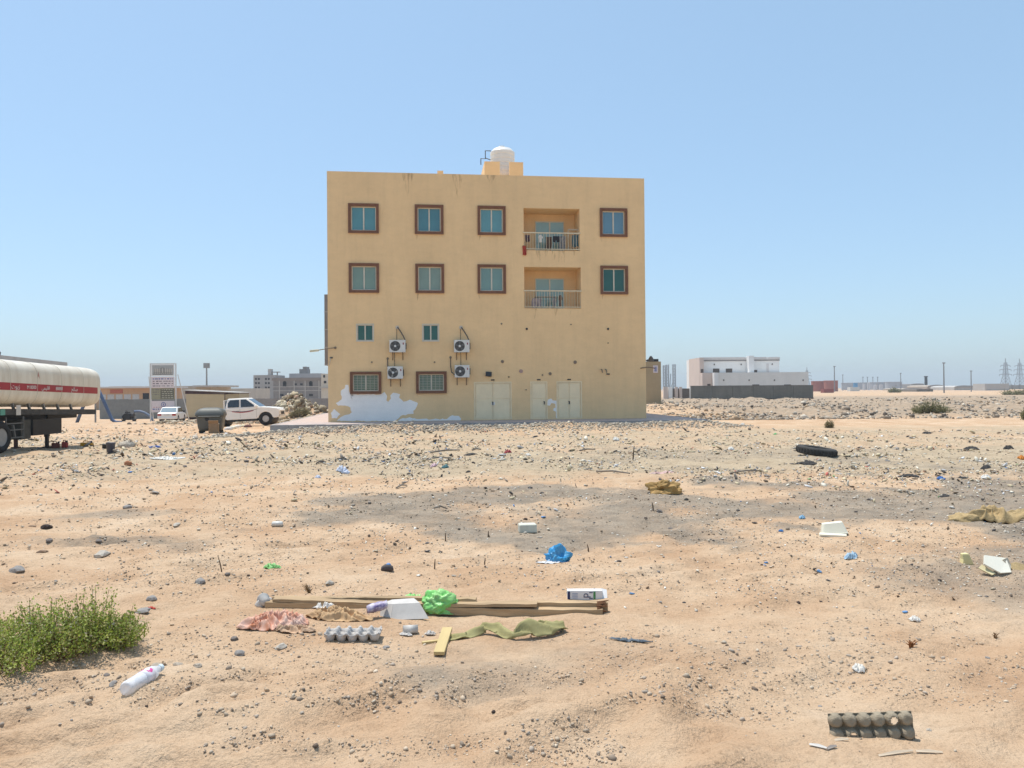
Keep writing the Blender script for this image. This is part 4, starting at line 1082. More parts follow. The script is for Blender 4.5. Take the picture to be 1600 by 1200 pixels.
lg = [('headlight', 3.80, .72, .93, .16, .13, .07, CLRL), ('fog_lamp', 3.93, .70, .55, .07, .1, .08, BLK), ('tail_light', -1.0, .84, .85, .04, .06, .16, REDL)]
vehicle(pk, side, gs, cab, 3.085, wr, 1.80, lg)
MB().box(3.93, 4.03, -.45, .45, .62, .82).build('radiator_grille', BLK, pk, bevel=.02); MB().box(3.9, 4.06, -.8, .8, .42, .58).build('front_bumper', WHITEP, pk, bevel=.04)
MB().box(-1.14, -1.0, -.8, .8, .5, .62).build('rear_bumper', BLK, pk, bevel=.02)
MB().box(-.95, .38, -.78, .78, 1.125, 1.146).build('bed_floor', BLK, pk)
MB().box(.34, .41, -.8, .8, 1.1, 1.74).build('cab_guard', WHITEP, pk, bevel=.02)
MB().box(.6, 2.5, -.88, .88, .28, .42).build('underbody', BLK, pk)
for x in (0, 3.085):
    MB().lathe([(.465, -.86), (.465, .86)], (x, 0, wr), 28, 'y').build('wheel_well', BLK, pk)
for k, (mm, dz, hw_) in enumerate(((mat('stripe_grey', (.22, .2, .22), .4), .03, .03), (mat('stripe_red', (.38, .04, .06), .4), -.01, .035))):
    xs2 = np.linspace(.55 + .35 * k, 2.62 - .3 * k, 24); m = MB(); vs_ = []
    for x in xs2:
        t = (x - .5) / 2.2; zc = 1.02 - .16 * math.sin(t * math.pi * .9) ** 1.3 + .08 * t + dz; hh_ = hw_ * math.sin(max(.08, t) * math.pi * .97)
        vs_ += [(x, -.9035, zc - hh_), (x, -.9035, zc + hh_)]
    m.add(vs_, [(2 * i, 2 * i + 2, 2 * i + 3, 2 * i + 1) for i in range(len(xs2) - 1)]).build('stripe', mm, pk, solid=.002)
for x in (.50, 1.43, 2.5): MB().box(x - .006, x + .006, -.904, -.89, .5, 1.12).build('door_gap', mat('gap_grey', (.2, .2, .19), .6), pk)
for x in (1.28, 2.2): MB().box(x - .1, x + .1, -.925, -.9, .97, 1.0).build('door_handle', CHR, pk)

SDN = 75.0
p = at(263, 660.2, SDN)
sd_ = empty('parked_sedan', (p.x + .1, SDN, g1(p.x, SDN)), R_(101), 'silver-white saloon parked beside the tall site sign, seen from behind', 'car')
wr = .31
side = [(-.98, .45), (-.9, .30), (-.4, .28)] + arc(0, wr, .37, math.pi * .97, math.pi * .03, 10) + [(.45, .24), (2.2, .24)] + arc(2.65, wr, .37, math.pi * .97, math.pi * .03, 10) + [(3.1, .26), (3.42, .32), (3.5, .5), (3.42, .68), (2.5, .90), (-.35, .93), (-.92, .92), (-1.02, .8)]
cab = (-.45, 2.45, .15, 1.55, .88, 1.43)
gs = [[(.0, .96), (.95, .96), (.95, 1.36), (.3, 1.36)], [(1.03, .96), (2.1, .96), (1.55, 1.36), (1.03, 1.36)]]
lg = [('tail_light', -1.0, .66, .72, .05, .17, .09, REDL), ('headlight', 3.36, .6, .62, .1, .16, .07, CLRL)]
vehicle(sd_, side, gs, cab, 2.65, wr, 1.72, lg, sedan=True)
MB().box(-1.03, -1.015, -.26, .26, .66, .78).build('number_plate', mat('plate_white', (.6, .6, .58), .5), sd_); MB().box(-1.08, -.96, -.8, .8, .3, .5).build('rear_bumper', WHITEP, sd_, bevel=.05)
for x in (0, 2.65): MB().lathe([(.365, -.82), (.365, .82)], (x, 0, wr), 24, 'y').build('wheel_well', BLK, sd_)
MB().box(-.4, 3.0, -.78, .78, .2, .3).build('underbody', BLK, sd_)

# ------------------------------------------------ dumpster and the box against it
p = P(330, 677)
dm = empty('dumpster', p, R_(12), 'grey-green plastic waste container with domed lid near the pickup', 'dumpster')
DMM = mat('dumpster_grey', (.10, .105, .095), .55, .12, 2)
def loft(secs, n_):
    m = MB()
    for s in secs: m.v += s
    for i in range(len(secs) - 1):
        for k in range(n_): k2 = (k + 1) % n_; m.f.append((i * n_ + k, i * n_ + k2, (i + 1) * n_ + k2, (i + 1) * n_ + k))
    m.f.append(tuple(range(n_))); m.f.append(tuple((len(secs) - 1) * n_ + k for k in range(n_))); return m
def rrect(hx, hy, z, r=.1):
    out = []
    for cx, cy, a0 in ((hx - r, hy - r, 0), (-hx + r, hy - r, 90), (-hx + r, -hy + r, 180), (hx - r, -hy + r, 270)):
        for k in range(5): t = R_(a0 + 22.5 * k); out.append((cx + r * math.cos(t), cy + r * math.sin(t), z))
    return out
loft([rrect(.5, .38, .14), rrect(.56, .42, .3), rrect(.62, .47, .82), rrect(.63, .48, .86)], 20).build('bin_body', DMM, dm, True)
loft([rrect(.67, .52, .86), rrect(.67, .52, .92), rrect(.66, .49, 1.02, .14), rrect(.60, .42, 1.14, .16), rrect(.48, .30, 1.22, .15), rrect(.3, .15, 1.26, .1)], 20).build('lid', DMM, dm, True)
dm.scale = (1.1, 1.1, 1.1)
MB().tube([(-.5, -.46, .8), (-.5, -.56, .84), (.5, -.56, .84), (.5, -.46, .8)], .025, 8).build('handle', DMM, dm)
for k, (x, z) in enumerate(((-.12, .72), (-.05, .52))): MB().lathe([(.1, -.012), (.09, .02)], (x, -.455 + .05 * k, z), 16, 'y').build('fitting', BLK, dm)
for sx in (-.42, .42):
    for sy in (-.3, .3): MB().lathe([(.1, -.04), (.1, .04)], (sx, sy, .1), 16, 'y').build('castor', BLK, dm)
p = P(338.5, 676)
bx = empty('cardboard_box', p + Vector((.22, -.95, 0)), R_(15), 'open brown cardboard box leaning against the dumpster', 'box')
CARD = mat('cardboard', (.28, .19, .11), .9, .15, 4)
m = MB().box(-.25, .25, -.17, -.155, 0, .55).box(-.25, .25, .155, .17, 0, .55).box(-.25, -.235, -.155, .155, 0, .55).box(.235, .25, -.155, .155, 0, .55).box(-.235, .235, -.155, .155, .0, .015); m.build('carton', CARD, bx)
o = MB().box(-.25, .25, -.02, -.005, 0, .2).build('flap', CARD, bx); o.location = (0, -.17, .55); o.rotation_euler = (R_(35), 0, 0)
o = blob('paper_bundle', bx.location + Vector((.05, -.02, .50)), (.2, .12, .12), mat('paper_white', (.68, .66, .6), .8, .1), 12, .2, 1.6, .15, 3); tag(o, 'white paper bundle stuffed in the cardboard box', 'paper')
rr = random.Random(9)
for k, (x, y, c_) in enumerate(((363, 670, (.6, .57, .46)), (371, 668, (.66, .64, .58)), (379, 667, (.6, .55, .4)), (387, 667.5, (.16, .08, .07)), (357, 671.5, (.6, .58, .55)))):
    o = blob('rubbish_bag', P(x, y), (.22, .15, .13), mat('rubbish_%d' % k, c_, .7, .2), 20 + k, .25, 2, .2, 3)
    tag(o, ['cream rubbish bag nearest the pickup rear wheel', 'white rubbish bag amid the row behind the dumpster', 'yellowish rubbish bag beside a dark red one', 'dark red-brown rag at the end of the rubbish row', 'small white bag lying right against the dumpster'][k], 'rubbish')
o = cloth('green_plastic', 258, 661, .35, .15, .12, mat('lime_plastic', (.18, .6, .16), .4), 31); tag(o, 'bright green plastic bag on the ground behind the saloon', 'plastic bag')

# ------------------------------------------------ far left buildings
def block(name, px0, px1, d, pytop, depth, m, label, cat='building', zb=None, pybase=None):
    a = at(px0, 600, d); b_ = at(px1, 600, d); zt_ = at((px0 + px1) / 2, pytop, d).z; zg_ = g1((a.x + b_.x) / 2, d) if pybase is None else at((px0 + px1) / 2, pybase, d).z
    o = empty(name, (a.x, d, zg_), 0, label, cat)
    L_ = b_.x - a.x; H_ = zt_ - zg_
    MB().box(0, L_, 0, depth, -.5, H_).build('wall', m, o)
    return o, L_, H_
def openings(o, L_, H_, d, rects, m, name='window', frame=None, y=-.03):
    for (x0, y0, x1, y1) in rects:
        a = at(x0, y0, d); b_ = at(x1, y1, d)
        MB().box(a.x - o.location.x, b_.x - o.location.x, y, .01, b_.z - o.location.z, a.z - o.location.z).build(name, m, o)
CONCG = stucco('raw_concrete', (.27, .25, .235), .3); CONCL = stucco('pale_concrete', (.50, .47, .43), .2); SHOP = stucco('orange_shop', (.55, .36, .22), .15)
HOLE = mat('dark_opening', (.025, .025, .028), .8, .3)
o, L_, H_ = block('shop_row', 150, 250, 150, 606.5, 10, SHOP, 'long low orange-tan shop row beyond the grey fence')
MB().box(-2, L_ + 1, -1.2, 10.5, H_, H_ + .3).build('roof', stucco('white_roof', (.6, .58, .56), .1), o)
MB().box(L_ * .22, L_ * .42, -.06, 0, H_ - 1.0, H_ - .25).build('red_fascia', mat('faded_red_sign', (.42, .13, .09), .6), o)
for k in range(5): MB().box(L_ * (.05 + .13 * k), L_ * (.05 + .13 * k) + 1.3, -.05, .0, 0, H_ - 1.2).build('shutter', mat('pale_shutter', (.48, .48, .48), .6), o)
for px in (226, 231): a = at(px, 622, 150); MB().box(a.x - o.location.x - .35, a.x - o.location.x + .25, -.05, 0, 1.0, H_ - 1.0).build('window', HOLE, o)
o, L_, H_ = block('white_warehouse', 170, 205, 190, 603.5, 12, stucco('warehouse_white', (.62, .6, .58), .1), 'white warehouse roof showing behind the orange shop row')
o, L_, H_ = block('low_beige_house', 268, 330, 170, 603, 12, stucco('beige_house', (.48, .42, .34), .15), 'low beige house between the site sign and cabin')
MB().box(L_ * .6, L_ * 1.25, -1.5, 11, H_ - .3, H_ + .1).build('roof', CONCL, o); openings(o, L_, H_, 170, [(274, 608, 278, 612)], HOLE)
o, L_, H_ = block('long_beige_wall_house', 330, 400, 210, 607, 12, stucco('beige_house_pale', (.5, .46, .4), .15), 'pale low house behind the site cabin roof')
o = empty('light_mast', (*at(323, 610, 230).xy, g1(at(323, 610, 230).x, 230)), 0, 'tall thin floodlight mast above the site cabin', 'light mast'); hz = at(323, 572, 230).z - o.location.z
MB().tube([(0, 0, 0), (0, 0, hz)], [.35, .2], 8).build('pole', CHR, o)
MB().box(-.9, .9, -.2, .2, hz - .6, hz + .9).build('lamp_cluster', CHR, o)
# four-storey grey block, unfinished block, others
o, L_, H_ = block('grey_apartment_block', 396, 428, 290, 586, 14, stucco('light_grey_block', (.36, .35, .34), .2), 'light grey four-storey block beside the unfinished house')
openings(o, L_, H_, 290, [(x, y, x + 3, y + 3.2) for y in (590.5, 597, 604, 610.5) for x in (398.5, 403, 414, 418.5)], HOLE)
a = at(416, 577, 290).x - o.location.x; MB().box(a, a + 1.3, 2, 4, H_, H_ + 2.3).build('stair_tower', CONCL, o); MB().box(a + 1.3, a + 4.2, 2, 4, H_ + 1.0, H_ + 1.3).build('roof_slab', CONCG, o); MB().box(a + 3.2, a + 3.5, 2.5, 3, H_, H_ + 1.0).build('roof_post', CONCG, o)
o, L_, H_ = block('unfinished_house', 427, 501.5, 240, 590, 14, CONCG, 'unfinished grey concrete house with arched window holes')
openings(o, L_, H_, 240, [(442, 598, 447.5, 604), (460, 599, 464, 602), (469, 599, 473, 602), (483, 598, 488.5, 604), (437, 615.5, 443, 619), (453, 615.5, 457, 619), (460, 614.5, 463.5, 618), (468.5, 614.5, 472, 618), (483, 615.5, 489, 619)], HOLE)
for px in (444.75, 485.75):
    a = at(px, 598, 240); MB().lathe([(.55, -.03), (.55, .01)], (a.x - o.location.x, 0, a.z - o.location.z), 16, 'y').build('window_arch', HOLE, o)
MB().box(-.4, L_ + .4, -.35, 14, H_ - .9, H_ - .1).build('cornice', stucco('brown_concrete', (.27, .23, .2), .2), o)
for z in (.46, .62): MB().box(0, L_, -.07, 0, H_ * z, H_ * z + .18).build('string_course', CONCL, o)
for t in (.12, .43, .66, .95): MB().box(L_ * t, L_ * t + .25, -.1, 0, .0, H_ - .95).build('pilaster', CONCL, o)
o, L_, H_ = block('flat_roofed_block', 452, 501, 300, 583.5, 14, stucco('blue_grey_block', (.36, .37, .39), .15), 'darker flat-roofed block rising behind the unfinished house')
a = at(465.5, 580, 300).x - o.location.x; MB().box(a, a + 3.2, 2, 6, H_, H_ + 1.8).build('stair_tower', CONCG, o); MB().box(a + 1.4, a + 2.9, 1.9, 6, H_ + 1.8, H_ + 2.7).build('tank_room', CONCG, o)
o, L_, H_ = block('cream_house', 501.8, 520, 200, 584, 12, stucco('cream_house_wall', (.6, .55, .46), .15), 'cream house squeezed between the unfinished house and tan block')
openings(o, L_, H_, 200, [(505, 586, 508, 590), (506, 595, 510, 599)], HOLE); MB().box(-.3, L_, -.4, 0, H_ * .52, H_ * .56).build('ledge', CONCL, o)
a = at(374, 620, 160); b_ = at(516, 620, 140)
gw = MB().bar((a.x, a.y, g1(a.x, 160) + .8), (b_.x, b_.y, g1(b_.x, 140) + .9), .25, 2.2).build('block_wall', CONCG, None); tag(gw, 'low grey block wall running behind the earth heap', 'wall')
# grey upper floors showing behind the tan block's edge
o = empty('grey_concrete_block', (*at(507.5, 600, 63).xy, g1(-15, 63)), 0, 'grey concrete building just showing behind the tan block edge', 'building')
zg = o.location.z; zt_ = at(507, 460, 63).z - zg; zb_ = at(507, 571, 63).z - zg
MB().box(0, 6, 0, 8, zb_, zt_).build('upper_floors', CONCG, o); MB().box(1.2, 6, .8, 8, -.3, zb_).build('ground_floor', CONCL, o)
for k in range(4): MB().box(-.02, 6, -.02, 0, zb_ + (zt_ - zb_) * k / 4, zb_ + (zt_ - zb_) * k / 4 + .06).build('floor_joint', CONCL, o)

# ================================================================== right side
o, L_, H_ = block('beige_building', 1004, 1033, 92, 565, 9, stucco('beige_block', (.40, .31, .19), .12), 'plain beige building with small sign just past the tan block')
a = at(1017, 561.5, 92).x - o.location.x; MB().box(a, a + 1.1, 1, 3, H_, H_ + .35).build('roof_unit', BLK, o)
a = at(1020.5, 571, 92); b_ = at(1028, 582.5, 92); sg = MB().box(a.x - o.location.x, b_.x - o.location.x, -.08, -.001, b_.z - o.location.z, a.z - o.location.z).build('sign', mat('sign_pale', (.62, .56, .58), .6), o)
for t in (.36, .6): MB().box(a.x - o.location.x + (b_.x - a.x) * t - .05, a.x - o.location.x + (b_.x - a.x) * t + .05, -.09, -.081, b_.z - o.location.z + .15, a.z - o.location.z - .15).build('sign_mark', INKB, sg)
# white pickup half hidden
c_ = at(1015, 630, 100)
w2 = empty('parked_pickup', (c_.x - 2.6, 100, g1(c_.x, 100)), 0, 'white pickup half hidden behind the tan block beside rubble', 'pickup truck')
wr = .37
side = [(-1.0, .62), (-.5, .5)] + arc(0, wr, .45, math.pi * .93, math.pi * .07, 10) + [(.55, .42), (2.5, .42)] + arc(3.0, wr, .45, math.pi * .93, math.pi * .07, 10) + [(3.6, .42), (3.92, .5), (3.95, .85), (3.8, 1.0), (2.6, 1.14), (-1.0, 1.1)]
vehicle(w2, side, [[(1.7, 1.2), (2.4, 1.2), (1.95, 1.66), (1.7, 1.66)]], (.7, 2.7, .85, 1.95, 1.1, 1.78), 3.0, wr, 1.8, [('headlight', 3.8, .7, .85, .12, .12, .08, BLK)])
# villa and its walls
VW = stucco('villa_white', (.86, .83, .79), .08); VP = stucco('villa_pink', (.66, .54, .47), .08); VD = 150
o, L_, H_ = block('white_villa', 1098.5, 1218, VD, 558.5, 14, VW, 'white flat-roofed villa behind the dark grey boundary wall')
def vb(px0, py0, px1, py1, y0, y1, m, nm):
    a = at(px0, py0, VD); b_ = at(px1, py1, VD); return MB().box(a.x - o.location.x, b_.x - o.location.x, y0, y1, b_.z - o.location.z, a.z - o.location.z).build(nm, m, o)
VB = stucco('villa_band', (.68, .63, .6), .08)
vb(1098.5, 558.5, 1164, 561.8, -.25, -.001, VB, 'parapet_band'); vb(1175, 558, 1197, 561.5, -.25, -.001, VB, 'parapet_band'); vb(1200, 558, 1218, 561.5, -.25, -.001, VB, 'parapet_band')
vb(1098.5, 562.8, 1218, 563.6, -.12, -.001, mat('villa_shadow_gap', (.30, .29, .29), .8), 'groove_shade')  # raised strip under the parapet, groove shade put into its dark colour
vb(1166, 556.5, 1174.5, 600, -1.6, -.001, stucco('villa_bright', (.78, .77, .75), .06), 'stair_tower')
vb(1091, 559, 1098, 606, -1.0, 8, VP, 'entrance_tower'); vb(1091.5, 583, 1107, 606, -3.0, -1.05, VP, 'porch')
vb(1106.5, 583, 1113, 606, -4.5, -3.05, stucco('villa_white2', (.76, .74, .72), .06), 'porch_pier')
vb(1113.2, 583, 1250.5, 606, -4.2, -.3, stucco('villa_annex', (.78, .74, .69), .08), 'annex')
WBR = mat('villa_window', (.10, .075, .06), .4, .2)
for (x0, y0, x1, y1, y) in ((1114, 576, 1124, 582.4, -.06), (1134, 576, 1144, 582.4, -.06), (1176.5, 578, 1183, 581.8, -.06), (1093, 577, 1097, 583, -1.06), (1099, 600, 1104, 606, -3.06), (1165, 601, 1175.5, 604.5, -4.26), (1213, 601, 1223.5, 604.5, -4.26), (1129, 602.5, 1133, 605, -4.26), (1188, 602.5, 1191.5, 605, -4.26), (1243, 602.5, 1247, 605, -4.26)):
    vb(x0, y0, x1, y1, y, y + .055, WBR, 'window')
for (x, y, yy_) in ((1116, 569.5, -.1), (1158, 569.5, -.1), (1206.5, 569, -.1), (1121.5, 594.5, -4.3), (1160, 594.5, -4.3), (1198.5, 594.5, -4.3), (1242, 594.5, -4.3)):
    vb(x - .8, y - 1.1, x + .8, y + 1.1, yy_, yy_ + .095, WBR, 'wall_lamp')
vb(1197.5, 568, 1201.5, 582, -.05, -.001, VB, 'recess')
WLD = 122
a = at(1080, 628, WLD); b_ = at(1271, 626.5, WLD + 4)
bw_ = empty('boundary_wall', (a.x, WLD, -.6), math.atan2(4, b_.x - a.x), 'dark grey rendered boundary wall before the white villa', 'wall'); L_ = math.hypot(b_.x - a.x, 4); zt_ = at(1080, 603.8, WLD).z + .6
DKW = stucco('dark_grey_render', (.20, .19, .165), .3)
npn = 6
for k in range(npn): MB().box(L_ * k / npn + .02, L_ * (k + 1) / npn - .02, 0, .25, .45, zt_).build('panel', DKW, bw_)
MB().box(-.02, L_ + .02, -.04, .29, -.8, .44).build('plinth', mat('bitumen_black', (.03, .03, .032), .8, .3), bw_)
MB().box(-.02, L_ + .02, -.02, .27, zt_ + .002, zt_ + .1).build('coping', DKW, bw_)
GD = 128
gp = empty('gate_wall', (at(1037, 620, GD).x, GD, -.6), 0, 'row of cream gate piers beside the dark grey wall', 'gate wall')
for (x0, x1, m_, nm) in ((1037, 1043.5, VP, 'pier'), (1044.5, 1051, VW, 'pier'), (1055, 1059.5, VP, 'pier'), (1062, 1066, VP, 'pier'), (1078, 1080.5, VW, 'pier')):
    a = at(x0, 604.5, GD); b_ = at(x1, 624, GD); MB().box(a.x - gp.location.x, b_.x - gp.location.x, 0, .6, -.3, a.z + .6).build(nm, m_, gp)
a = at(1066.2, 607, GD); b_ = at(1077.8, 624, GD); MB().box(a.x - gp.location.x, b_.x - gp.location.x, .2, .3, -.3, a.z + .6).build('gate', mat('gate_brown', (.17, .14, .12), .6), gp)
for x0, x1 in ((1051.2, 1054.8), (1059.7, 1061.8)): a = at(x0, 607, GD); b_ = at(x1, 624, GD); MB().box(a.x - gp.location.x, b_.x - gp.location.x, .25, .35, -.3, a.z + .6).build('gate', MATS['gate_brown'], gp)

# lattice towers
STL = mat('galvanised_steel', (.22, .22, .23), .6, .1)
def lattice(m, x, y, z0, z1, w0, w1, n_, t):
    prev = None
    for i in range(n_ + 1):
        f_ = i / n_; z = z0 + (z1 - z0) * f_; h_ = (w0 + (w1 - w0) * f_) / 2
        c4 = [Vector((x + sx * h_, y + sy * h_, z)) for sx, sy in ((-1, -1), (1, -1), (1, 1), (-1, 1))]
        for k in range(4): m.bar(c4[k], c4[(k + 1) % 4], t * .6)
        if prev:
            for k in range(4):
                m.bar(prev[k], c4[k], t); m.bar(prev[k], c4[(k + 1) % 4], t * .6); m.bar(prev[(k + 1) % 4], c4[k], t * .6)
        prev = c4
for i, (px, pyt, lab) in enumerate(((1038.5, 571, 'hazy lattice rig leg nearest the beige building'), (1043, 570, 'hazy lattice rig leg second from the beige building'), (1053.5, 569.5, 'hazy lattice rig leg standing apart above the gate piers'))):
    d = 900; a = at(px, 606, d); t = at(px, pyt, d)
    o = empty('rig_leg', (a.x, d, g1(a.x, d)), 0, lab, 'rig leg', 'far rig legs'); m = MB(); lattice(m, 0, 0, 0, t.z - o.location.z, 3.0, 3.0, 9, .5); m.build('lattice', STL, o)
o = empty('crane_mast', (at(1047.5, 606, 900).x, 905, -1), 0, 'hazy slanting crane mast between the rig legs', 'crane'); m = MB(); m.bar((0, 0, 0), (1.6, 0, 20), .9); m.bar((0.5, 0, 0), (4.5, 0, 12), .6); m.build('mast', STL, o)
def pylon(px, pyt, d, lab):
    a = at(px, 606, d); zt_ = at(px, pyt, d).z; zg_ = g1(a.x, d); H_ = zt_ - zg_
    o = empty('pylon', (a.x, d, zg_), R_(10), lab, 'pylon', 'far transmission pylons'); m = MB()
    lattice(m, 0, 0, 0, H_ * .45, H_ * .26, H_ * .11, 4, .34); lattice(m, 0, 0, H_ * .45, H_ * .86, H_ * .11, H_ * .06, 5, .28)
    m.build('tower', STL, o)
    MB().bar((0, 0, H_ * .86), (0, 0, H_), .5).build('peak', STL, o)
    for z, hw_ in ((.46, .24), (.62, .22), (.76, .18)):
        m = MB()
        for s in (-1, 1):
            m.bar((0, 0, H_ * z), (s * H_ * hw_, 0, H_ * z), .3); m.bar((0, 0, H_ * (z + .045)), (s * H_ * hw_, 0, H_ * z), .26); m.bar((s * H_ * hw_, 0, H_ * z), (s * H_ * hw_, 0, H_ * (z - .05)), .3)
        m.build('crossarm', STL, o)
pylon(1571.5, 560, 760, 'transmission pylon over the ribbed shed, inner one of the pair')
pylon(1593.5, 560.5, 790, 'transmission pylon over the ribbed shed, outer one of the pair')
pylon(1261, 574, 900, 'hazy transmission pylon behind the villa, above the red tanks')
# storage tanks
def stank(px0, px1, py, d, m, lab, grp, dome=.04):
    a = at(px0, 600, d); b_ = at(px1, 600, d); r_ = (b_.x - a.x) / 2; x = (a.x + b_.x) / 2; zg_ = g1(x, d); h_ = at((px0 + px1) / 2, py, d).z - zg_
    o = empty('storage_tank', (x, d, zg_), 0, lab, 'storage tank', grp)
    MB().lathe([(r_, -1), (r_, h_)], n=40).build('shell', m, o, False); MB().lathe([(r_ * 1.01, h_ + .02), (r_ * .5, h_ + r_ * dome), (.1, h_ + r_ * dome * 1.4)], n=40).build('roof', m, o)
    MB().tube([(r_ * 1.02 * math.cos(t), r_ * 1.02 * math.sin(t), h_ + .1 + .0) for t in np.linspace(0, 2 * math.pi, 33)], .12, 5, False).build('rim', m, o)
RT = stucco('rust_red_tank', (.36, .13, .10), .2); GT = stucco('grey_tank', (.40, .42, .45), .15); BT = mat('bright_blue_tank', (.07, .27, .5), .5)
stank(1268, 1289, 596, 420, RT, 'rust-red storage tank nearer the villa wall', 'red storage tanks'); stank(1288, 1308.5, 595.2, 410, RT, 'rust-red storage tank next to the grey ones', 'red storage tanks')
stank(1315, 1336, 598.5, 610, GT, 'grey storage tank next to the red tanks', 'grey storage tanks'); stank(1336, 1358, 598, 640, GT, 'grey storage tank behind the bright blue one', 'grey storage tanks')
stank(1358, 1384, 597.5, 620, GT, 'grey storage tank in the middle of the grey row', 'grey storage tanks'); stank(1384, 1408, 597, 600, GT, 'largest grey storage tank at the end of the row', 'grey storage tanks')
stank(1333.5, 1340, 598.8, 560, BT, 'small bright blue tank among the grey ones', 'grey storage tanks')
for i, (x0, x1, py) in enumerate(((1348, 1352, 600), (1355, 1359, 598), (1365, 1370, 602), (1374, 1379, 601.5))):
    stank(x0, x1, py, 540, stucco('silo_white', (.6, .61, .63), .1), ['slim pale silo beside the blue tank', 'second slim pale silo from the blue tank', 'short pale silo in front of the grey row', 'last short pale silo in front of the grey row'][i], 'pale silos', .2)
o = MB().box(-2.0, 2.0, 0, 3, -.5, 1.5).build('red_container', mat('dark_red_box', (.24, .06, .05), .7), None, loc=(at(1295, 612, 300).x, 300, g1(75, 300))); tag(o, 'dark red container in front of the rust-red tanks', 'container')
o = MB().box(-2.6, 2.6, 0, 4, -.5, 2.2).build('white_hut', mat('hut_white', (.6, .6, .56), .6), None, loc=(at(1336, 610, 430).x, 430, g1(100, 430))); tag(o, 'small pale hut in front of the blue tank', 'hut')
def pole(px, pyt, d, r_, lab, head=None):
    a = at(px, 606, d); zg_ = g1(a.x, d); h_ = at(px, pyt, d).z - zg_
    o = empty('lamp_post', (a.x, d, zg_), 0, lab, 'post', 'far posts'); MB().tube([(0, 0, -.5), (0, 0, h_)], [r_, r_ * .7], 8).build('shaft', STL, o)
    MB().box(-r_ * 1.6, r_ * 1.6, -r_, r_, h_ - .1, h_ + r_).build('head', STL, o)
pole(1304, 573, 380, .3, 'thin lamp post above the rust-red tanks'); pole(1317, 586, 480, .25, 'short thin post where the grey tanks begin'); pole(1407.5, 583.5, 420, .25, 'thin post at the end of the grey tanks')
pole(1475, 567.5, 250, .24, 'tallest thin post out on the open ground'); pole(1517.5, 580, 300, .22, 'thin post before the long ribbed shed')
for i, px in enumerate((1348.5, 1355.5, 1364, 1371.5)): pole(px, 589.5, 640, .35, ['first short stack over the grey tanks, by the blue tank', 'second short stack over the grey tanks', 'third short stack over the grey tanks', 'fourth short stack over the grey tanks'][i])
o = empty('chimney', (at(1447, 606, 500).x, 500, g1(270, 500)), 0, 'dark chimney above the low sheds', 'chimney'); MB().tube([(0, 0, 0), (0, 0, at(1447, 589, 500).z + 1)], [1.0, .85], 12).build('stack', BLK, o); MB().lathe([(1.15, -.4), (1.15, .3)], (0, 0, at(1447, 589, 500).z + 1), 12).build('cap', BLK, o)
def shed(px0, px1, pyt, d, m, lab, arch=.35, nm='arched_shed'):
    a = at(px0, 606, d); b_ = at(px1, 606, d); L_ = b_.x - a.x; zg_ = g1((a.x + b_.x) / 2, d); h_ = at((px0 + px1) / 2, pyt, d).z - zg_
    o = empty(nm, (a.x, d, zg_), 0, lab, 'shed', 'far sheds'); prof = [(0, -.5), (L_, -.5)] + [(L_ / 2 + L_ / 2 * math.cos(t), h_ * (1 - arch) + h_ * arch * math.sin(t)) for t in np.linspace(0, math.pi, 14)]
    MB().prism(prof, 0, 25).build('wall', m, o); MB().prism([(L_ / 2 + L_ * .515 * math.cos(t), h_ * (1 - arch) + h_ * (arch + .05) * math.sin(t)) for t in np.linspace(0, math.pi, 14)], -.6, -.02).build('roof_edge', stucco('shed_roof', (.3, .29, .28), .1) if 'shed_roof' not in MATS else MATS['shed_roof'], o)
shed(1411, 1440, 606.5, 460, stucco('shed_tan', (.42, .36, .29), .15), 'low tan shed past the grey tanks'); shed(1449, 1476, 601.5, 480, stucco('shed_brown', (.40, .33, .26), .15), 'tan arched shed beside the chimney')
shed(1491, 1520, 602.5, 440, stucco('shed_pale', (.5, .47, .43), .15), 'pale arched shed past the tallest post'); shed(1424, 1444, 599.5, 700, CONCG, 'grey plant building just before the chimney', .1, 'plant_shed')
shed(1432, 1458, 607.8, 330, stucco('shed_dark', (.22, .19, .16), .2), 'dark low shed in front of the chimney', .1, 'plant_shed')
o = empty('ribbed_shed', (at(1521, 606, 520).x, 520, g1(320, 520)), 0, 'long ribbed shed wall below the two pylons', 'shed'); L_ = at(1640, 606, 520).x - o.location.x; h_ = at(1560, 602, 520).z - o.location.z
MB().box(0, L_, 0, 15, -.5, h_).build('wall', stucco('ribbed_wall', (.33, .32, .29), .15), o)
for k in range(10): MB().box(L_ * k / 10, L_ * k / 10 + .8, -.4, 0, -.5, h_ + .3).build('rib', CONCG, o)
o = MB().box(-6, 6, 0, 10, -.5, 3.4).build('white_shed', stucco('white_low', (.46, .44, .41), .08), None, loc=(at(1558, 608, 380).x, 380, g1(240, 380))); tag(o, 'low white shed in front of the ribbed wall', 'shed')
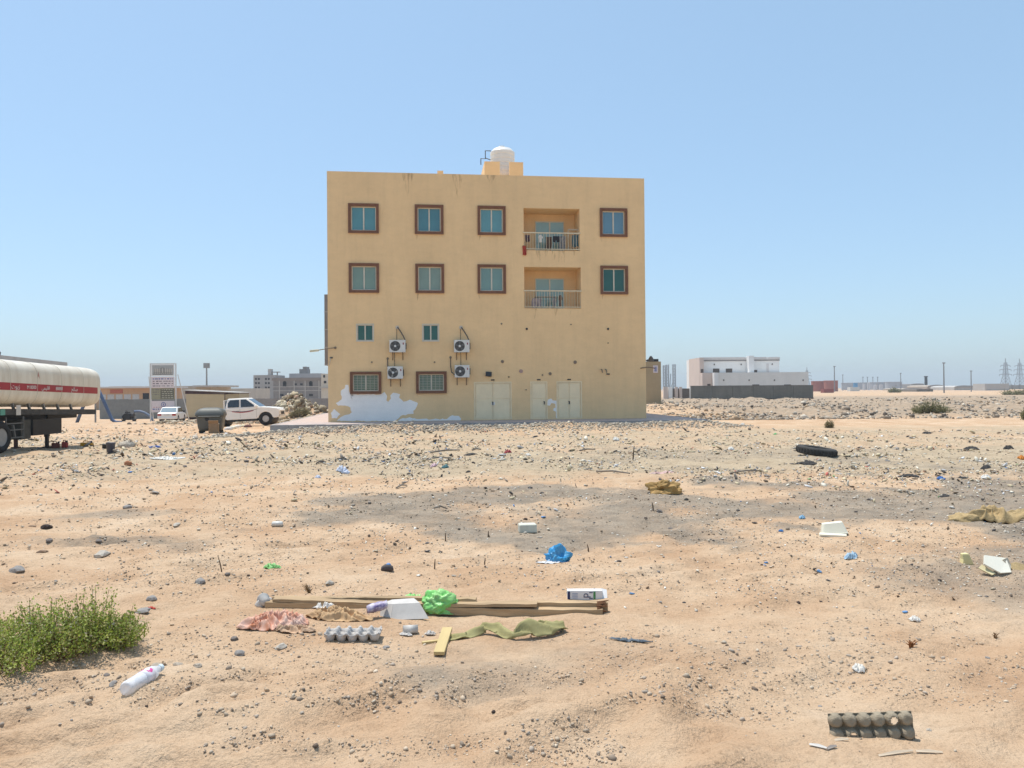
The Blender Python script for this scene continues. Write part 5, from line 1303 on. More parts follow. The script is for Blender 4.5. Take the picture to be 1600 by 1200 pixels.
# ================================================================== plants
def leaves(name, cen, dirs, ln, wd, cols, parent, m):
    n_ = len(cen); rs = np.random.RandomState(len(cen)); up = rs.normal(size=(n_, 3))
    d = dirs / np.linalg.norm(dirs, axis=1, keepdims=True); s = np.cross(d, up); s /= np.linalg.norm(s, axis=1, keepdims=True); nn = np.cross(s, d)
    L_ = ln[:, None]; W_ = wd[:, None]
    v = np.stack([cen, cen + d * L_ * .5 + s * W_ * .5 + nn * W_ * .2, cen + d * L_, cen + d * L_ * .5 - s * W_ * .5 + nn * W_ * .2], 1).reshape(-1, 3)
    me = np_mesh(name, v, np.arange(n_ * 4).reshape(-1, 4))
    a = me.attributes.new('Col', 'FLOAT_COLOR', 'POINT'); a.data.foreach_set('color', np.repeat(np.concatenate([cols, np.ones((n_, 1))], 1), 4, 0).astype(np.float32).ravel())
    me.materials.append(m); o = bpy.data.objects.new(name, me); COL.objects.link(o); o.parent = parent
    return o
LEAFM = attr_mat('leaf', .6, .1)
_nt = LEAFM.node_tree; _tr = _nt.nodes.new('ShaderNodeBsdfTranslucent'); _mx = _nt.nodes.new('ShaderNodeMixShader'); _mx.inputs[0].default_value = .4
_src = _nt.nodes['Principled BSDF'].inputs['Base Color'].links[0].from_socket; _nt.links.new(_src, _tr.inputs['Color']); _nt.links.new(_nt.nodes['Principled BSDF'].outputs[0], _mx.inputs[1]); _nt.links.new(_tr.outputs[0], _mx.inputs[2]); _nt.links.new(_mx.outputs[0], _nt.nodes['Material Output'].inputs['Surface'])
def bush(name, clumps, label, cat, nstem, nleaf, ll, greens, stemcol, seed, dots=0.03, spread=1.0, origin=None):
    """clumps: (x, y, radius, height). stems rise from each clump's foot and carry small leaves"""
    rs = np.random.RandomState(seed); c0 = origin or Vector((clumps[0][0], clumps[0][1], g1(clumps[0][0], clumps[0][1])))
    o = empty(name, c0, 0, label, cat); m = MB(); C_, D_, K_ = [], [], []
    for (x, y, r, h) in clumps:
        z = g1(x, y)
        for k in range(nstem):
            th = rs.uniform(0, 2 * math.pi); rr = r * math.sqrt(rs.uniform(0, 1)); lean = rr / r
            tip = np.array([x + rr * math.cos(th) * spread, y + rr * math.sin(th) * spread, z + h * (1 - .6 * lean ** 2) * rs.uniform(.5, 1.15)])
            base = np.array([x + rr * .3 * math.cos(th), y + rr * .3 * math.sin(th), z - .02])
            mid = (base + tip) / 2 + np.array([math.cos(th), math.sin(th), 0]) * rr * .18 + rs.normal(size=3) * .02
            pts = [(1 - t) ** 2 * base + 2 * t * (1 - t) * mid + t * t * tip for t in np.linspace(0, 1, 6)]
            m.tube([Vector(p) - c0 for p in pts], [max(.0012, ll * .16 * (1 - .7 * t)) for t in np.linspace(0, 1, 6)], 4, False)
            nl = nleaf
            ts = rs.uniform(.22, 1.03, nl)
            for t in ts:
                p = (1 - t) ** 2 * base + 2 * t * (1 - t) * mid + t * t * tip + rs.normal(size=3) * ll * .9
                C_.append(p - np.array(c0)); dv = rs.normal(size=3) + np.array([math.cos(th) * .4, math.sin(th) * .4, .7]); D_.append(dv)
                g = greens[rs.randint(len(greens))]; K_.append(np.array(g) * rs.uniform(.75, 1.25))
                if rs.uniform() < dots: K_[-1] = np.array((.55, .5, .36))
    m.build('stems', mat('stem_%s' % name, stemcol, .8, .3), o)
    C_ = np.array(C_); n_ = len(C_); ln = ll * rs.uniform(.6, 1.3, n_)
    leaves('foliage', C_, np.array(D_), ln, ln * .62, np.array(K_), o, LEAFM)
    return o
GRN = [(.27, .34, .05), (.32, .39, .065), (.38, .44, .10), (.21, .28, .04), (.46, .48, .18), (.34, .30, .11)]
cl = []
for (px, py, r, h) in ((-120, 1062, .34, .33), (-60, 1055, .3, .29), (-5, 1046, .3, .27), (35, 1036, .25, .23), (75, 1026, .24, .27), (112, 1018, .25, .33), (140, 1006, .22, .35), (168, 1004, .2, .28), (192, 1003, .15, .19), (60, 1000, .25, .25), (-40, 1010, .28, .24)):
    p = P(px, py); cl.append((p.x, p.y, r, h * .86))
bush('green_shrub', cl, 'dense green succulent shrub on the sand near the plastic bottle', 'shrub', 40, 50, .016, GRN, (.16, .09, .04), 5, .025)
DRY = [(.30, .24, .13), (.26, .23, .11), (.36, .28, .17), (.2, .18, .09)]
OLV = [(.20, .20, .09), (.25, .24, .12), (.15, .16, .065), (.30, .27, .15)]
def farbush(px, py, wpx, hpx, label, pal, seed, ns=26, nl=40):
    p = P(px, py); k = p.y / F; w_ = wpx * k / 2; h_ = hpx * k
    cl = [(p.x + t * w_ * .6, p.y + random.uniform(-.3, .3), w_ * .5, h_ * (1 - .35 * abs(t))) for t in (-1, -.4, .1, .6, 1)]
    bush('desert_bush', cl, label, 'bush', ns, nl, max(.05, p.y / F * 1.6), pal, (.16, .12, .07), seed, 0)
farbush(1455, 646, 54, 24, 'olive-green bush amid the rubble below the tallest post', OLV, 11)
farbush(1606, 656, 24, 22, 'olive bush cut off at the edge of the rubble', OLV, 12)
farbush(1293, 668, 11, 16, 'small dry grey bush on the sand before the rubble', DRY, 13, 14, 20)
farbush(470, 647, 30, 10, 'dry brown bush at the foot of the earth heap', DRY, 14)
farbush(1588, 617, 46, 10, 'green bush far off below the pylons', OLV, 16, 16, 24)
farbush(1398, 613.5, 16, 8, 'green bush at the end of the grey tanks', OLV, 17, 14, 20)
def twigs(px, py, wpx, hpx, n_, col, label, seed, flat=False):
    p = P(px, py); k = p.y / F; rr = random.Random(seed); m = MB()
    for i in range(n_):
        a = rr.uniform(-1, 1); b_ = rr.uniform(-.5, .5); h_ = rr.uniform(.3, 1) * hpx * k; q = (a * wpx * k / 2, b_ * wpx * k / 2, h_)
        m.tube([(a * .006, b_ * .006, -.01), (q[0] * .4, q[1] * .5, h_ * .6), q], [.0035, .003, .0015], 5)
        m.tube([(q[0] * .4, q[1] * .5, h_ * .6), (q[0] * .4 + rr.uniform(-.03, .03), q[1], h_ * .95)], [.0025, .001], 4)
    o = m.build('dry_twigs', mat('twig_%s' % seed, col, .9, .2), None, loc=p); tag(o, label, 'twigs', 'dry twigs in the sand')
twigs(484, 927, 26, 15, 9, (.17, .10, .04), 'tiny dry brown plant behind the wooden plank', 1)
twigs(1423, 1012, 22, 14, 12, (.30, .12, .04), 'rust-brown dry tuft on the sand', 2)
twigs(1555, 997, 18, 10, 7, (.2, .12, .06), 'dark dry tuft near the edge of the sand', 3)
for i, (x, y, h_, lean) in enumerate(((989, 719, 22, .1), (1021, 798, 13, -.15), (696, 845, 12, 0), (763, 839, 9, 0), (679, 889, 15, .05), (757, 884, 12, .1), (347, 893, 22, -.3), (920, 862, 11, -.2))):
    p = P(x, y); k = p.y / F
    o = MB().tube([(0, 0, -.02), (lean * h_ * k * .4, 0, h_ * k * .5), (lean * h_ * k, .01, h_ * k)], [1.1 * k, 1.0 * k, .6 * k], 6).build('upright_stick', mat('stick_dark', (.12, .08, .05), .9, .3), None, loc=p)
    tag(o, ['tallest thin stick standing in the rubbish before the building', 'thick short dark stick standing on the grey patch', 'thin stick near the middle of the sand', 'thin stick just nearer than the grey patch', 'thin stick near the upturned dark cap', 'thin stick nearer the blue bag', 'long bent stalk beside a dark stone', 'thin leaning stalk beyond the blue bag'][i], 'stick', 'sticks standing in the sand')

# ================================================================== named litter
def px2m(px, py): return P(px, py).y / F
# long broken planks
WOOD = mat('weathered_wood', (.40, .28, .16), .85, .35, 14, stretch=(.12, 1, 1), bump=.5, bscale=30)
pa, pb = P(418, 948), P(950, 958)
pl = empty('broken_planks', pa, math.atan2(pb.y - pa.y, pb.x - pa.x), 'long weathered wooden planks lying across the sand', 'planks')
Lp = (pb - pa).xy.length; dz = pb.z - pa.z
def plank(x0, x1, y0, y1, z0, z1, seed):
    rr = random.Random(seed); m = MB(); N = 26; secs = []
    for i in range(N + 1):
        t = i / N; x = x0 + (x1 - x0) * t; w_ = rr.uniform(-.003, .003); zz = .012 + dz * x / Lp + .008 * math.sin(t * 5 + seed)
        secs.append([(x, y0 + w_, z0 + zz), (x, y1 + w_, z0 + zz), (x, y1 + w_, z1 + zz + rr.uniform(-.003, .003)), (x, y0 + w_, z1 + zz + rr.uniform(-.003, .003))])
    o = loft(secs, 4).build('plank', WOOD, pl); return o
plank(.0, Lp * .985, -.04, .025, -.03, .022, 1); plank(.05, Lp * .80, -.036, .028, .025, .044, 2); plank(Lp * .3, Lp * 1.0, .03, .085, -.03, .038, 3); plank(.02, Lp * .62, .034, .085, -.02, .052, 4)
m = MB(); rr = random.Random(4)
for i in range(16):
    y = rr.uniform(-.03, .08); z = rr.uniform(.0, .06) + dz; m.tube([(Lp * .97, y, z), (Lp * .985 + rr.uniform(.0, .045), y + rr.uniform(-.02, .02), z + rr.uniform(-.03, .02))], [.012, .002], 5)
m.build('splinters', mat('dark_splinters', (.20, .09, .04), .9, .4, 20), pl)
# lime bag and white board on the planks
o = blob('lime_bag', P(686, 957) + Vector((0, .0, .012)), (.125, .085, .10), mat('lime_bag_plastic', (.17, .60, .13), .4, .15, 12, col2=(.30, .52, .20)), 41, .42, 1.5, .16, 5, .3); tag(o, 'bright green plastic bag crumpled over the planks', 'plastic bag')
o = cloth('lime_bag_tail', P(645, 940) + Vector((0, .05, .09)), 0, .10, .06, .05, MATS['lime_bag_plastic'], 43, .1, 3, .003, 30, 20); tag(o, 'thin green plastic scrap behind the folded white board', 'plastic scrap')
p = P(640, 962)
wbx = empty('folded_white_board', p + Vector((-.03, -.03, 0)), R_(-4), 'folded white cardboard sheet propped against the planks', 'cardboard')
wbx.scale = (1, 1, .8)
WCB = mat('white_card', (.56, .53, .49), .75, .15, 6)
MB().add([(-.16, -.02, .0), (-.08, -.055, -.005), (-.075, .0, .105), (-.165, .03, .10)], [(0, 1, 2, 3)]).build('end_flap', WCB, wbx, solid=.003)
MB().add([(-.08, -.055, -.005), (.17, -.03, .0), (.10, .02, .11), (-.075, .0, .105)], [(0, 1, 2, 3)]).build('front_panel', WCB, wbx, solid=.003)
MB().add([(-.165, .03, .10), (-.075, .0, .107), (.10, .02, .112), (.05, .07, .135), (-.1, .07, .12)], [(0, 1, 2, 3, 4)]).build('top_panel', WCB, wbx, solid=.003)
# purple and white wrapper tube
p = P(588, 965); pw = empty('wrapper_tube', p + Vector((0, 0, .03)), R_(20), 'white and purple crumpled wrapper beside the white board', 'wrapper')
tb = MB(); N = 14; sec = []
for i in range(N + 1):
    t = i / N; sec.append([(.13 * t - .06, (.028 + .006 * math.sin(9 * t + k)) * math.cos(k * math.pi / 6), .03 + .02 * t + (.028 + .005 * math.sin(7 * t + 2 * k)) * math.sin(k * math.pi / 6)) for k in range(12)])
loft(sec, 12).build('sleeve', mat('wrapper_print', (.66, .63, .66), .5, .3, 26, col2=(.09, .04, .22)), pw, True)
o = cloth('tan_fabric', 525, 964, .24, .10, .07, mat('tan_cloth', (.50, .33, .18), .9, .2, 10), 51, -.08, 3.2, .004, 64, 40); tag(o, 'crumpled tan fabric beside the orange-pink cloth', 'cloth')
o = cloth('white_wrap', 507, 951, .09, .04, .05, mat('white_wrap', (.66, .64, .6), .6, .15), 52, 0, 2, .003, 30, 20); tag(o, 'small white plastic wrap lying on the tan fabric', 'plastic scrap')
o = cloth('pink_cloth', 432, 976, .24, .11, .07, mat('orange_pink_cloth', (.68, .50, .42), .9, .3, 11, col2=(.52, .19, .09)), 53, .12, 4.6, .004, 72, 46, tent=.35); tag(o, 'crumpled orange and pink cloth nearest the green shrub', 'cloth')
o = cloth('sandy_cloth', 455, 988, .17, .06, .05, mat('sandy_cloth', (.47, .32, .21), .9, .2, 10), 54, -.1, 3, .004); tag(o, 'sand-coloured cloth end in front of the pink cloth', 'cloth')
# paper roll end / crumpled cup
p = P(413, 947); o = empty('paper_cup', p, R_(30), 'crushed white paper cup at the end of the planks', 'cup')
MB().lathe([(.030, -.05), (.042, .03), (.044, .03), (.044, .036), (.036, .03), (.026, -.045)], (0, 0, .04), 20, 'y').build('cup_wall', WCB, o, True); blob('crushed_rim', (0, .02, .0), (.05, .04, .045), WCB, 7, .3, 2, .2, 3, parent=o)
# egg trays
def egg_tray(name, nx_, ny_, pitch, h_, m, loc, rot, label, torn=0, seed=1):
    res = 10; mb = MB(); rr = random.Random(seed); NX, NY = nx_ * res, ny_ * res
    for j in range(NY + 1):
        for i in range(NX + 1):
            u, v = i / res, j / res; x = (u - nx_ / 2) * pitch; y = (v - ny_ / 2) * pitch
            cu, cv = (u % 1) - .5, (v % 1) - .5; r = math.hypot(cu, cv) * 2
            cup = max(0, 1 - (r / .98) ** 2.6); post = max(0, 1 - math.hypot(.5 - abs(cu), .5 - abs(cv)) * 2 / .55) ** .8
            if i in (0, NX) or j in (0, NY): cup = 0; post = 0
            z = h_ * (.62 - .62 * min(1, cup * 1.5)) + h_ * .38 * post
            z += rr.uniform(-.0006, .0006) + .004 * math.sin(u * 1.3 + seed) * math.sin(v + seed)
            mb.v.append((x, y, z))
    for j in range(NY):
        for i in range(NX):
            if torn and ((i // res, j // res) in torn) and math.hypot((i % res) - 5, (j % res) - 5) < 2.6: continue
            mb.f.append((j * (NX + 1) + i, j * (NX + 1) + i + 1, (j + 1) * (NX + 1) + i + 1, (j + 1) * (NX + 1) + i))
    o = mb.build(name, m, None, True, solid=.0025); o.location = loc; o.rotation_euler = rot; return tag(o, label, 'egg tray')
PULP = mat('grey_pulp', (.50, .47, .44), .95, .12, 12, bump=.3, bscale=120); PULP2 = mat('tan_pulp', (.30, .25, .18), .95, .15, 12, bump=.3, bscale=120)
p = P(549, 1003); egg_tray('egg_tray', 5, 2, .066, .07, PULP, p + Vector((0, .06, .0)), (0, 0, R_(2)), 'grey pulp egg tray lying cups down near the cloths')
o = cloth('blue_plastic_scrap', p + Vector((.02, .08, .062)), 0, .07, .035, .02, mat('navy_film', (.03, .08, .16), .4), 61, 0, 2, .002, 24, 16); tag(o, 'dark blue film scrap lying on the egg tray', 'plastic scrap')
p = P(1370, 1156); egg_tray('egg_tray', 6, 2, .058, .045, PULP2, p + Vector((.0, .03, .036)), (R_(-99), R_(-4), R_(-6)), 'torn tan egg tray standing on edge in the sand', {(1, 1), (4, 0)}, 4)
# bottle
p0, p1 = P(196, 1088), P(254, 1052)
BOT = bpy.data.materials.new('clear_plastic'); BOT.use_nodes = True; q = BOT.node_tree.nodes['Principled BSDF']; q.inputs['Base Color'].default_value = (.88, .9, .94, 1); q.inputs['Roughness'].default_value = .18; q.inputs['Alpha'].default_value = .62
ln = (p1 - p0).length * .98; rb = .036
bt = empty('plastic_bottle', p0 + Vector((0, 0, rb - .004)), math.atan2(p1.y - p0.y, p1.x - p0.x), 'clear plastic water bottle with pink label lying on the sand', 'bottle')
prof = [(.012, .004), (rb * .8, 0), (rb, .012)]
for k in range(7): x = .03 + k * (ln * .62 - .03) / 7; prof += [(rb, x), (rb * .93, x + .008), (rb, x + .016)]
prof += [(rb, ln * .66), (rb * .95, ln * .72), (rb * .62, ln * .84), (rb * .40, ln * .90), (rb * .38, ln * .93)]
MB().lathe(prof, n=28, axis='x').build('shell', BOT, bt, True)
MB().lathe([(rb * .48, ln * .925), (rb * .48, ln * .985), (rb * .4, ln)], n=20, axis='x').build('cap', mat('pale_cap', (.62, .72, .76), .4), bt)
LBL = mat('label_film', (.72, .70, .74), .35, .1, 20); MB().lathe([(rb + .0012, ln * .42), (rb + .0012, ln * .64)], n=28, axis='x').build('label', LBL, bt, True)
PNK = mat('label_pink', (.62, .08, .28), .4)
for (t0, x0, x1, w_) in ((1.0, .45, .56, .5), (2.0, .50, .62, .55), (.2, .52, .6, .4), (-.6, .46, .55, .4)):
    m = MB(); vs_ = []
    for s in (0, .5, 1):
        t = t0 + w_ * math.sin(s * math.pi) * .5; x = ln * (x0 + (x1 - x0) * s)
        vs_ += [(x, (rb + .002) * math.cos(t - .22), (rb + .002) * math.sin(t - .22)), (x, (rb + .002) * math.cos(t), (rb + .002) * math.sin(t)), (x, (rb + .002) * math.cos(t + .22), (rb + .002) * math.sin(t + .22))]
    m.add(vs_, [(0, 3, 4, 1), (1, 4, 5, 2), (3, 6, 7, 4), (4, 7, 8, 5)]).build('label_petal', PNK, bt, solid=.0006)
# white tube with torn paper
p = P(640, 990); o = empty('cardboard_tube', p + Vector((0, 0, .026)), R_(14), 'short white cardboard tube with torn paper', 'tube')
tbm = MB(); sec = [[(x, r_ * math.cos(k * math.pi / 8), r_ * math.sin(k * math.pi / 8)) for k in range(16)] for (x, r_) in ((-.035, .022), (-.04, .027), (.05, .025), (.045, .02), (-.035, .021))]
q = loft(sec, 16); q.f = q.f[:-2]; q.build('sleeve', WCB, o, True)
o2 = cloth('torn_paper', 635, 993, .05, .03, .02, WCB, 62, .2, 2, .002, 24, 16); tag(o2, 'torn white paper under the white cardboard tube', 'paper')
o2 = cloth('torn_paper', 672, 992, .045, .022, .03, WCB, 63, -.3, 2, .002, 24, 16); tag(o2, 'curled white paper scrap between tube and canvas strip', 'paper')
# canvas strip: long twisted khaki cloth
KHK = mat('khaki_canvas', (.36, .33, .15), .9, .25, 9, col2=(.26, .23, .10))
def ribbon(name, pts, w_, m, label, cat, lift, seed):
    """a twisted strip following ground points (px,py,half width m,lift m,tilt)"""
    mb = MB(); N = 60; rr = random.Random(seed); c0 = P(pts[0][0], pts[0][1]); rows_ = []
    W_ = [(P(a, b_), h_, l_, t_) for a, b_, h_, l_, t_ in pts]
    for i in range(N + 1):
        f_ = i / N * (len(W_) - 1); k = min(int(f_), len(W_) - 2); t = f_ - k; t = t * t * (3 - 2 * t)
        c = W_[k][0].lerp(W_[k + 1][0], t); hw_ = W_[k][1] * (1 - t) + W_[k + 1][1] * t; l_ = W_[k][2] * (1 - t) + W_[k + 1][2] * t; tl = W_[k][3] * (1 - t) + W_[k + 1][3] * t
        dr = (W_[k + 1][0] - W_[k][0]).normalized(); sd2 = Vector((-dr.y, dr.x, 0))
        for j in range(9):
            s = j / 4 - 1; z = l_ + hw_ * s * math.sin(tl) + .012 * math.sin(3 * s + i * .35 + seed) + .006 * math.sin(i * .9 + 5 * s)
            q = c + sd2 * (s * hw_ * math.cos(tl)); q.z = g1(q.x, q.y) + max(.004, z + hw_ * abs(math.sin(tl)))
            mb.v.append(tuple(q - c0))
    for i in range(N):
        for j in range(8): mb.f.append((i * 9 + j, i * 9 + j + 1, (i + 1) * 9 + j + 1, (i + 1) * 9 + j))
    o = mb.build(name, m, None, True, solid=.004, loc=c0); return tag(o, label, cat)
ribbon('canvas_strip', [(694, 999, .035, .0, .1), (730, 996, .03, .005, .3), (757, 990, .03, .02, .9), (778, 993, .035, .02, .6), (803, 1000, .02, .015, 1.0), (828, 997, .05, .03, .7), (858, 994, .05, .03, .6), (884, 986, .03, .02, .3)], 0, KHK, 'long twisted khaki canvas strip in front of the planks', 'cloth', 0, 3)
ribbon('canvas_flap', [(805, 990, .015, .01, .2), (830, 985, .012, .03, .4), (852, 982, .01, .035, .3), (880, 984, .02, .02, .2)], 0, KHK, 'narrow khaki canvas edge lying behind the twisted strip', 'cloth', 0, 6)
p = P(686, 1027); o = MB().box(-.031, .031, 0, .40, .0, .02).build('wood_offcut', mat('pale_yellow_wood', (.55, .42, .20), .85, .15, 9, stretch=(1, .1, 1)), None, loc=p + Vector((0, 0, .012)), rz=R_(2), bevel=.002); o.rotation_euler = (math.atan2(g1(p.x + .02, p.y + .4) - p.z + .01, .4), 0, R_(-2)); tag(o, 'short pale wooden offcut pointing at the viewer', 'wood')
p = P(675, 1004); o = MB().box(-.06, .05, -.012, .012, 0, .012).build('wood_chip', MATS['pale_yellow_wood'], None, loc=p, rz=R_(20)); tag(o, 'thin pale wood chip crossing behind the wooden offcut', 'wood')
# carton with printed side
p = P(914, 938); k = p.y / F; w_, h_ = 55 * k, 15 * k
cb_ = empty('printed_carton', p + Vector((0, .0, .0)), R_(-1), 'small white carton printed in dark blue on the plank end', 'carton')
MB().box(-w_ / 2, w_ / 2, .0, .06, .0, h_).build('box', mat('carton_white', (.72, .72, .72), .5, .04), cb_, bevel=.003)
MB().add([(w_ / 2, .0, 0), (w_ / 2 + .035, .01, h_ * .2), (w_ / 2 + .035, .05, h_ * .9), (w_ / 2, .06, h_)], [(0, 1, 2, 3)]).build('flap', MATS['carton_white'], cb_, solid=.002)
NV = mat('navy_print', (.025, .035, .12), .5); GNP = mat('green_print', (.06, .25, .09), .5)
MB().box(-w_ / 2 + .002, -w_ / 2 + .02, -.002, .0, h_ * .08, h_ * .92).build('print_bar', NV, cb_); MB().box(w_ * .24, w_ * .30, -.002, .0, h_ * .1, h_ * .9).build('print_bar', GNP, cb_)
text('d', h_ * 1.05, NV, cb_, (w_ * .05, -.0015, h_ * .5), (R_(90), R_(90), 0), ext=.0006)
for z in (.25, .4, .55, .7): MB().box(-w_ * .36, -w_ * .2, -.0015, .0, h_ * z - .002, h_ * z + .002).build('text_stroke', mat('light_blue_print', (.3, .36, .5), .5), cb_)
for z in (.2, .8): MB().box(w_ * .12, w_ * .22, -.0015, .0, h_ * z - .003, h_ * z + .003).build('text_stroke', NV, cb_)
# blue bag, foam blocks, burlap etc.
o = blob('blue_plastic_bag', P(871, 880), (.098, .07, .095), mat('bright_blue_plastic', (.02, .30, .64), .35, .25, 14, col2=(.10, .30, .48)), 71, .75, 1.35, .12, 4, .35, smooth=False, pinch=.35); tag(o, 'bright blue crumpled plastic bag in the middle of the sand', 'plastic bag')
o = cloth('white_plastic_scrap', 862, 881, .15, .05, .025, mat('thin_white_plastic', (.62, .62, .62), .5, .1), 72, 0, 3, .002, 30, 18); tag(o, 'white plastic edge under the bright blue bag', 'plastic scrap')
p = P(824, 830); o = MB().box(-.098, .098, -.07, .07, -.01, .085).build('foam_block', mat('dirty_foam', (.58, .57, .48), .85, .15, 8), None, loc=p, rz=R_(8), bevel=.012); tag(o, 'pale foam block sitting on the grey patch', 'foam block')
p = P(1303, 834)
fb = empty('food_box', p, R_(-18), 'open white foam food box lying upside down on the grey ground', 'food box'); FOM = mat('white_foam', (.74, .71, .58), .6, .06)
loft([rrect(.135, .12, .0, .03), rrect(.13, .115, .012, .03), rrect(.10, .09, .115, .025), rrect(.094, .084, .12, .025)], 20).build('tray', FOM, fb, False).rotation_euler = (R_(-6), R_(-9), 0)
o = loft([rrect(.135, .03, 0, .01), rrect(.13, .028, .02, .01)], 20).build('lid_edge', FOM, fb); o.location = (-.02, -.13, .0); o.rotation_euler = (R_(10), 0, 0)
p = P(1550, 816); k = p.y / F
br = empty('burlap_roll', p, R_(-4), 'rolled brown burlap sacking lying at the edge of view', 'sacking'); BUR = mat('burlap', (.43, .31, .155), .95, .2, 20, bump=.5, bscale=90)
sec = []
q = cloth('roll', p + Vector((14 * k, .0, 0)), 0, .52, .15, .12, BUR, 75, -.03, 2.2, .008, 90, 40, .18, .75); q.parent = br; q.location = (14 * k, 0, 0)
q = blob('rolled_end', (-40 * k, 0, 0), (.17, .10, .075), BUR, 76, .35, 1.6, .2, 4, .3, parent=br)
o = blob('white_stuffing', (105 * k, 0, .02), (.16, .08, .06), mat('stuffing', (.6, .58, .52), .9, .2), 74, .3, 2, .2, 4, .3, parent=br)
p = P(1560, 893); wt = empty('torn_white_sheet', p, R_(5), 'torn white board pieces with brown backing near the edge', 'board'); k = p.y / F
BRD = mat('white_board', (.74, .71, .60), .7, .06); 
def plate(pts, th, m, par, name): 
    n_ = len(pts); return MB().add([Vector(q) for q in pts], [tuple(range(n_))]).build(name, m, par, solid=th)
plate([(-.13, .0, .06), (-.09, .05, .12), (-.02, .06, .105), (.10, .05, .09), (.06, -.06, .0), (-.04, -.07, .0)], .012, BRD, wt, 'board_sheet')
plate([(.05, .02, .09), (.11, .05, .10), (.13, .03, .03), (.08, -.02, .01)], .01, mat('board_edge', (.55, .49, .38), .9, .3, 20), wt, 'torn_edge')
plate([(-.16, .02, .03), (-.12, .03, .055), (-.06, -.05, .0), (-.10, -.06, -.01)], .01, mat('cream_board', (.62, .54, .32), .8), wt, 'corner_piece')
plate([(.1, .03, .05), (.2, .06, .06), (.36, .03, .01), (.2, -.02, .0), (.12, -.02, .01)], .008, BUR, wt, 'brown_backing')
p = P(1510, 882); o = empty('cream_foam_piece', p, 0, 'pale yellow foam piece standing beside the torn white board', 'foam piece')
loft([[(-.05, -.03, 0), (.055, -.03, 0), (.055, .03, 0), (-.05, .03, 0)], [(-.04, -.025, .05), (.035, -.025, .05), (.035, .03, .05), (-.04, .03, .05)], [(-.045, -.02, .1), (.015, -.02, .1), (.015, .02, .1), (-.045, .02, .1)]], 4).build('block', mat('cream_foam', (.70, .62, .32), .8, .08), o, bevel=.008)
# tyre lying in the sand
p = P(1275, 711); k = p.y / F; rt = 30 * k
ty = empty('old_tyre', p, 0, 'old black truck tyre lying flat on the rubbish-strewn sand', 'tyre')
pr = [(rt * .62, .02), (rt * .72, .0), (rt * .95, .015), (rt, .05), (rt, .16), (rt * .95, .2), (rt * .72, .21), (rt * .62, .19), (rt * .64, .1)]
m = MB().lathe(pr, n=36); m.f = m.f[:-2]; n_ = 36
for q in range(n_): q2 = (q + 1) % n_; m.f.append((8 * n_ + q, 8 * n_ + q2, q2, q))
DUST = mat('dusty_rubber', (.045, .043, .04), .9, .4, 5); o = m.build('carcass', DUST, ty, True); o.rotation_euler = (R_(3), R_(7), 0)
for q in range(36):
    a = 2 * math.pi * q / 36; MB().bar((rt * 1.0 * math.cos(a), rt * 1.0 * math.sin(a), .04), (rt * 1.0 * math.cos(a + .06), rt * 1.0 * math.sin(a + .06), .17), .03, .02, (math.cos(a), math.sin(a), 0)).build('tread_block', DUST, o)
o = MB().tube([(-.16, 0, .02), (0, .02, .06), (.2, -.02, .05)], [.01, .03, .01], 6).build('bent_scrap', CHR, None, loc=P(1246, 702)); tag(o, 'bent grey metal scrap beside the old tyre', 'scrap')
# brown paper bag, and other mid-field pieces
o = blob('brown_bag', P(1040, 770), (.24, .13, .15), mat('brown_paper', (.36, .22, .075), .8, .2, 8), 83, .8, 1.2, .12, 4, .3, .1, smooth=False); tag(o, 'crumpled brown paper bag beyond the grey patch', 'paper bag')
o = cloth('pink_film', 1040, 739, .45, .1, .05, mat('pink_film', (.55, .28, .28), .6, .35, 6, col2=(.5, .42, .36)), 82, 0, 3, .003); tag(o, 'faded pink plastic strip lying behind the brown bag', 'plastic strip')
p = P(605, 891); o = empty('shoe_sole', p, R_(10), 'dark upturned shoe sole with a blue top on the sand', 'shoe')
loft([rrect(.055, .03, .0, .02), rrect(.05, .028, .03, .02), rrect(.02, .018, .05, .01)], 20).build('sole', mat('shoe_dark', (.08, .07, .07), .8), o, True); blob('blue_upper', (.012, 0, .038), (.022, .018, .02), mat('shoe_blue', (.12, .25, .5), .6), 5, .1, 2, 0, 2, parent=o)
o = cloth('green_scrap', 424, 888, .085, .05, .05, mat('soft_green_plastic', (.22, .48, .16), .5, .15), 84, 0, 2.2, .003, 30, 20); tag(o, 'soft green plastic scrap on the sand', 'plastic scrap')
p = P(434, 822); o = MB().lathe([(.02, -.07), (.03, -.06), (.03, .05), (.02, .06)], (0, 0, .028), 16, 'x').build('white_can', mat('can_white', (.66, .65, .6), .4), None, True, loc=p); tag(o, 'small white can lying on its side in the sand', 'can')
o = cloth('blue_net_strip', 985, 1003, .16, .012, .02, mat('blue_grey_net', (.12, .15, .18), .8, .3), 85, -.28, 3, .003, 40, 8); tag(o, 'thin blue-grey net strip lying near the khaki canvas', 'net')
p = P(1072, 767)
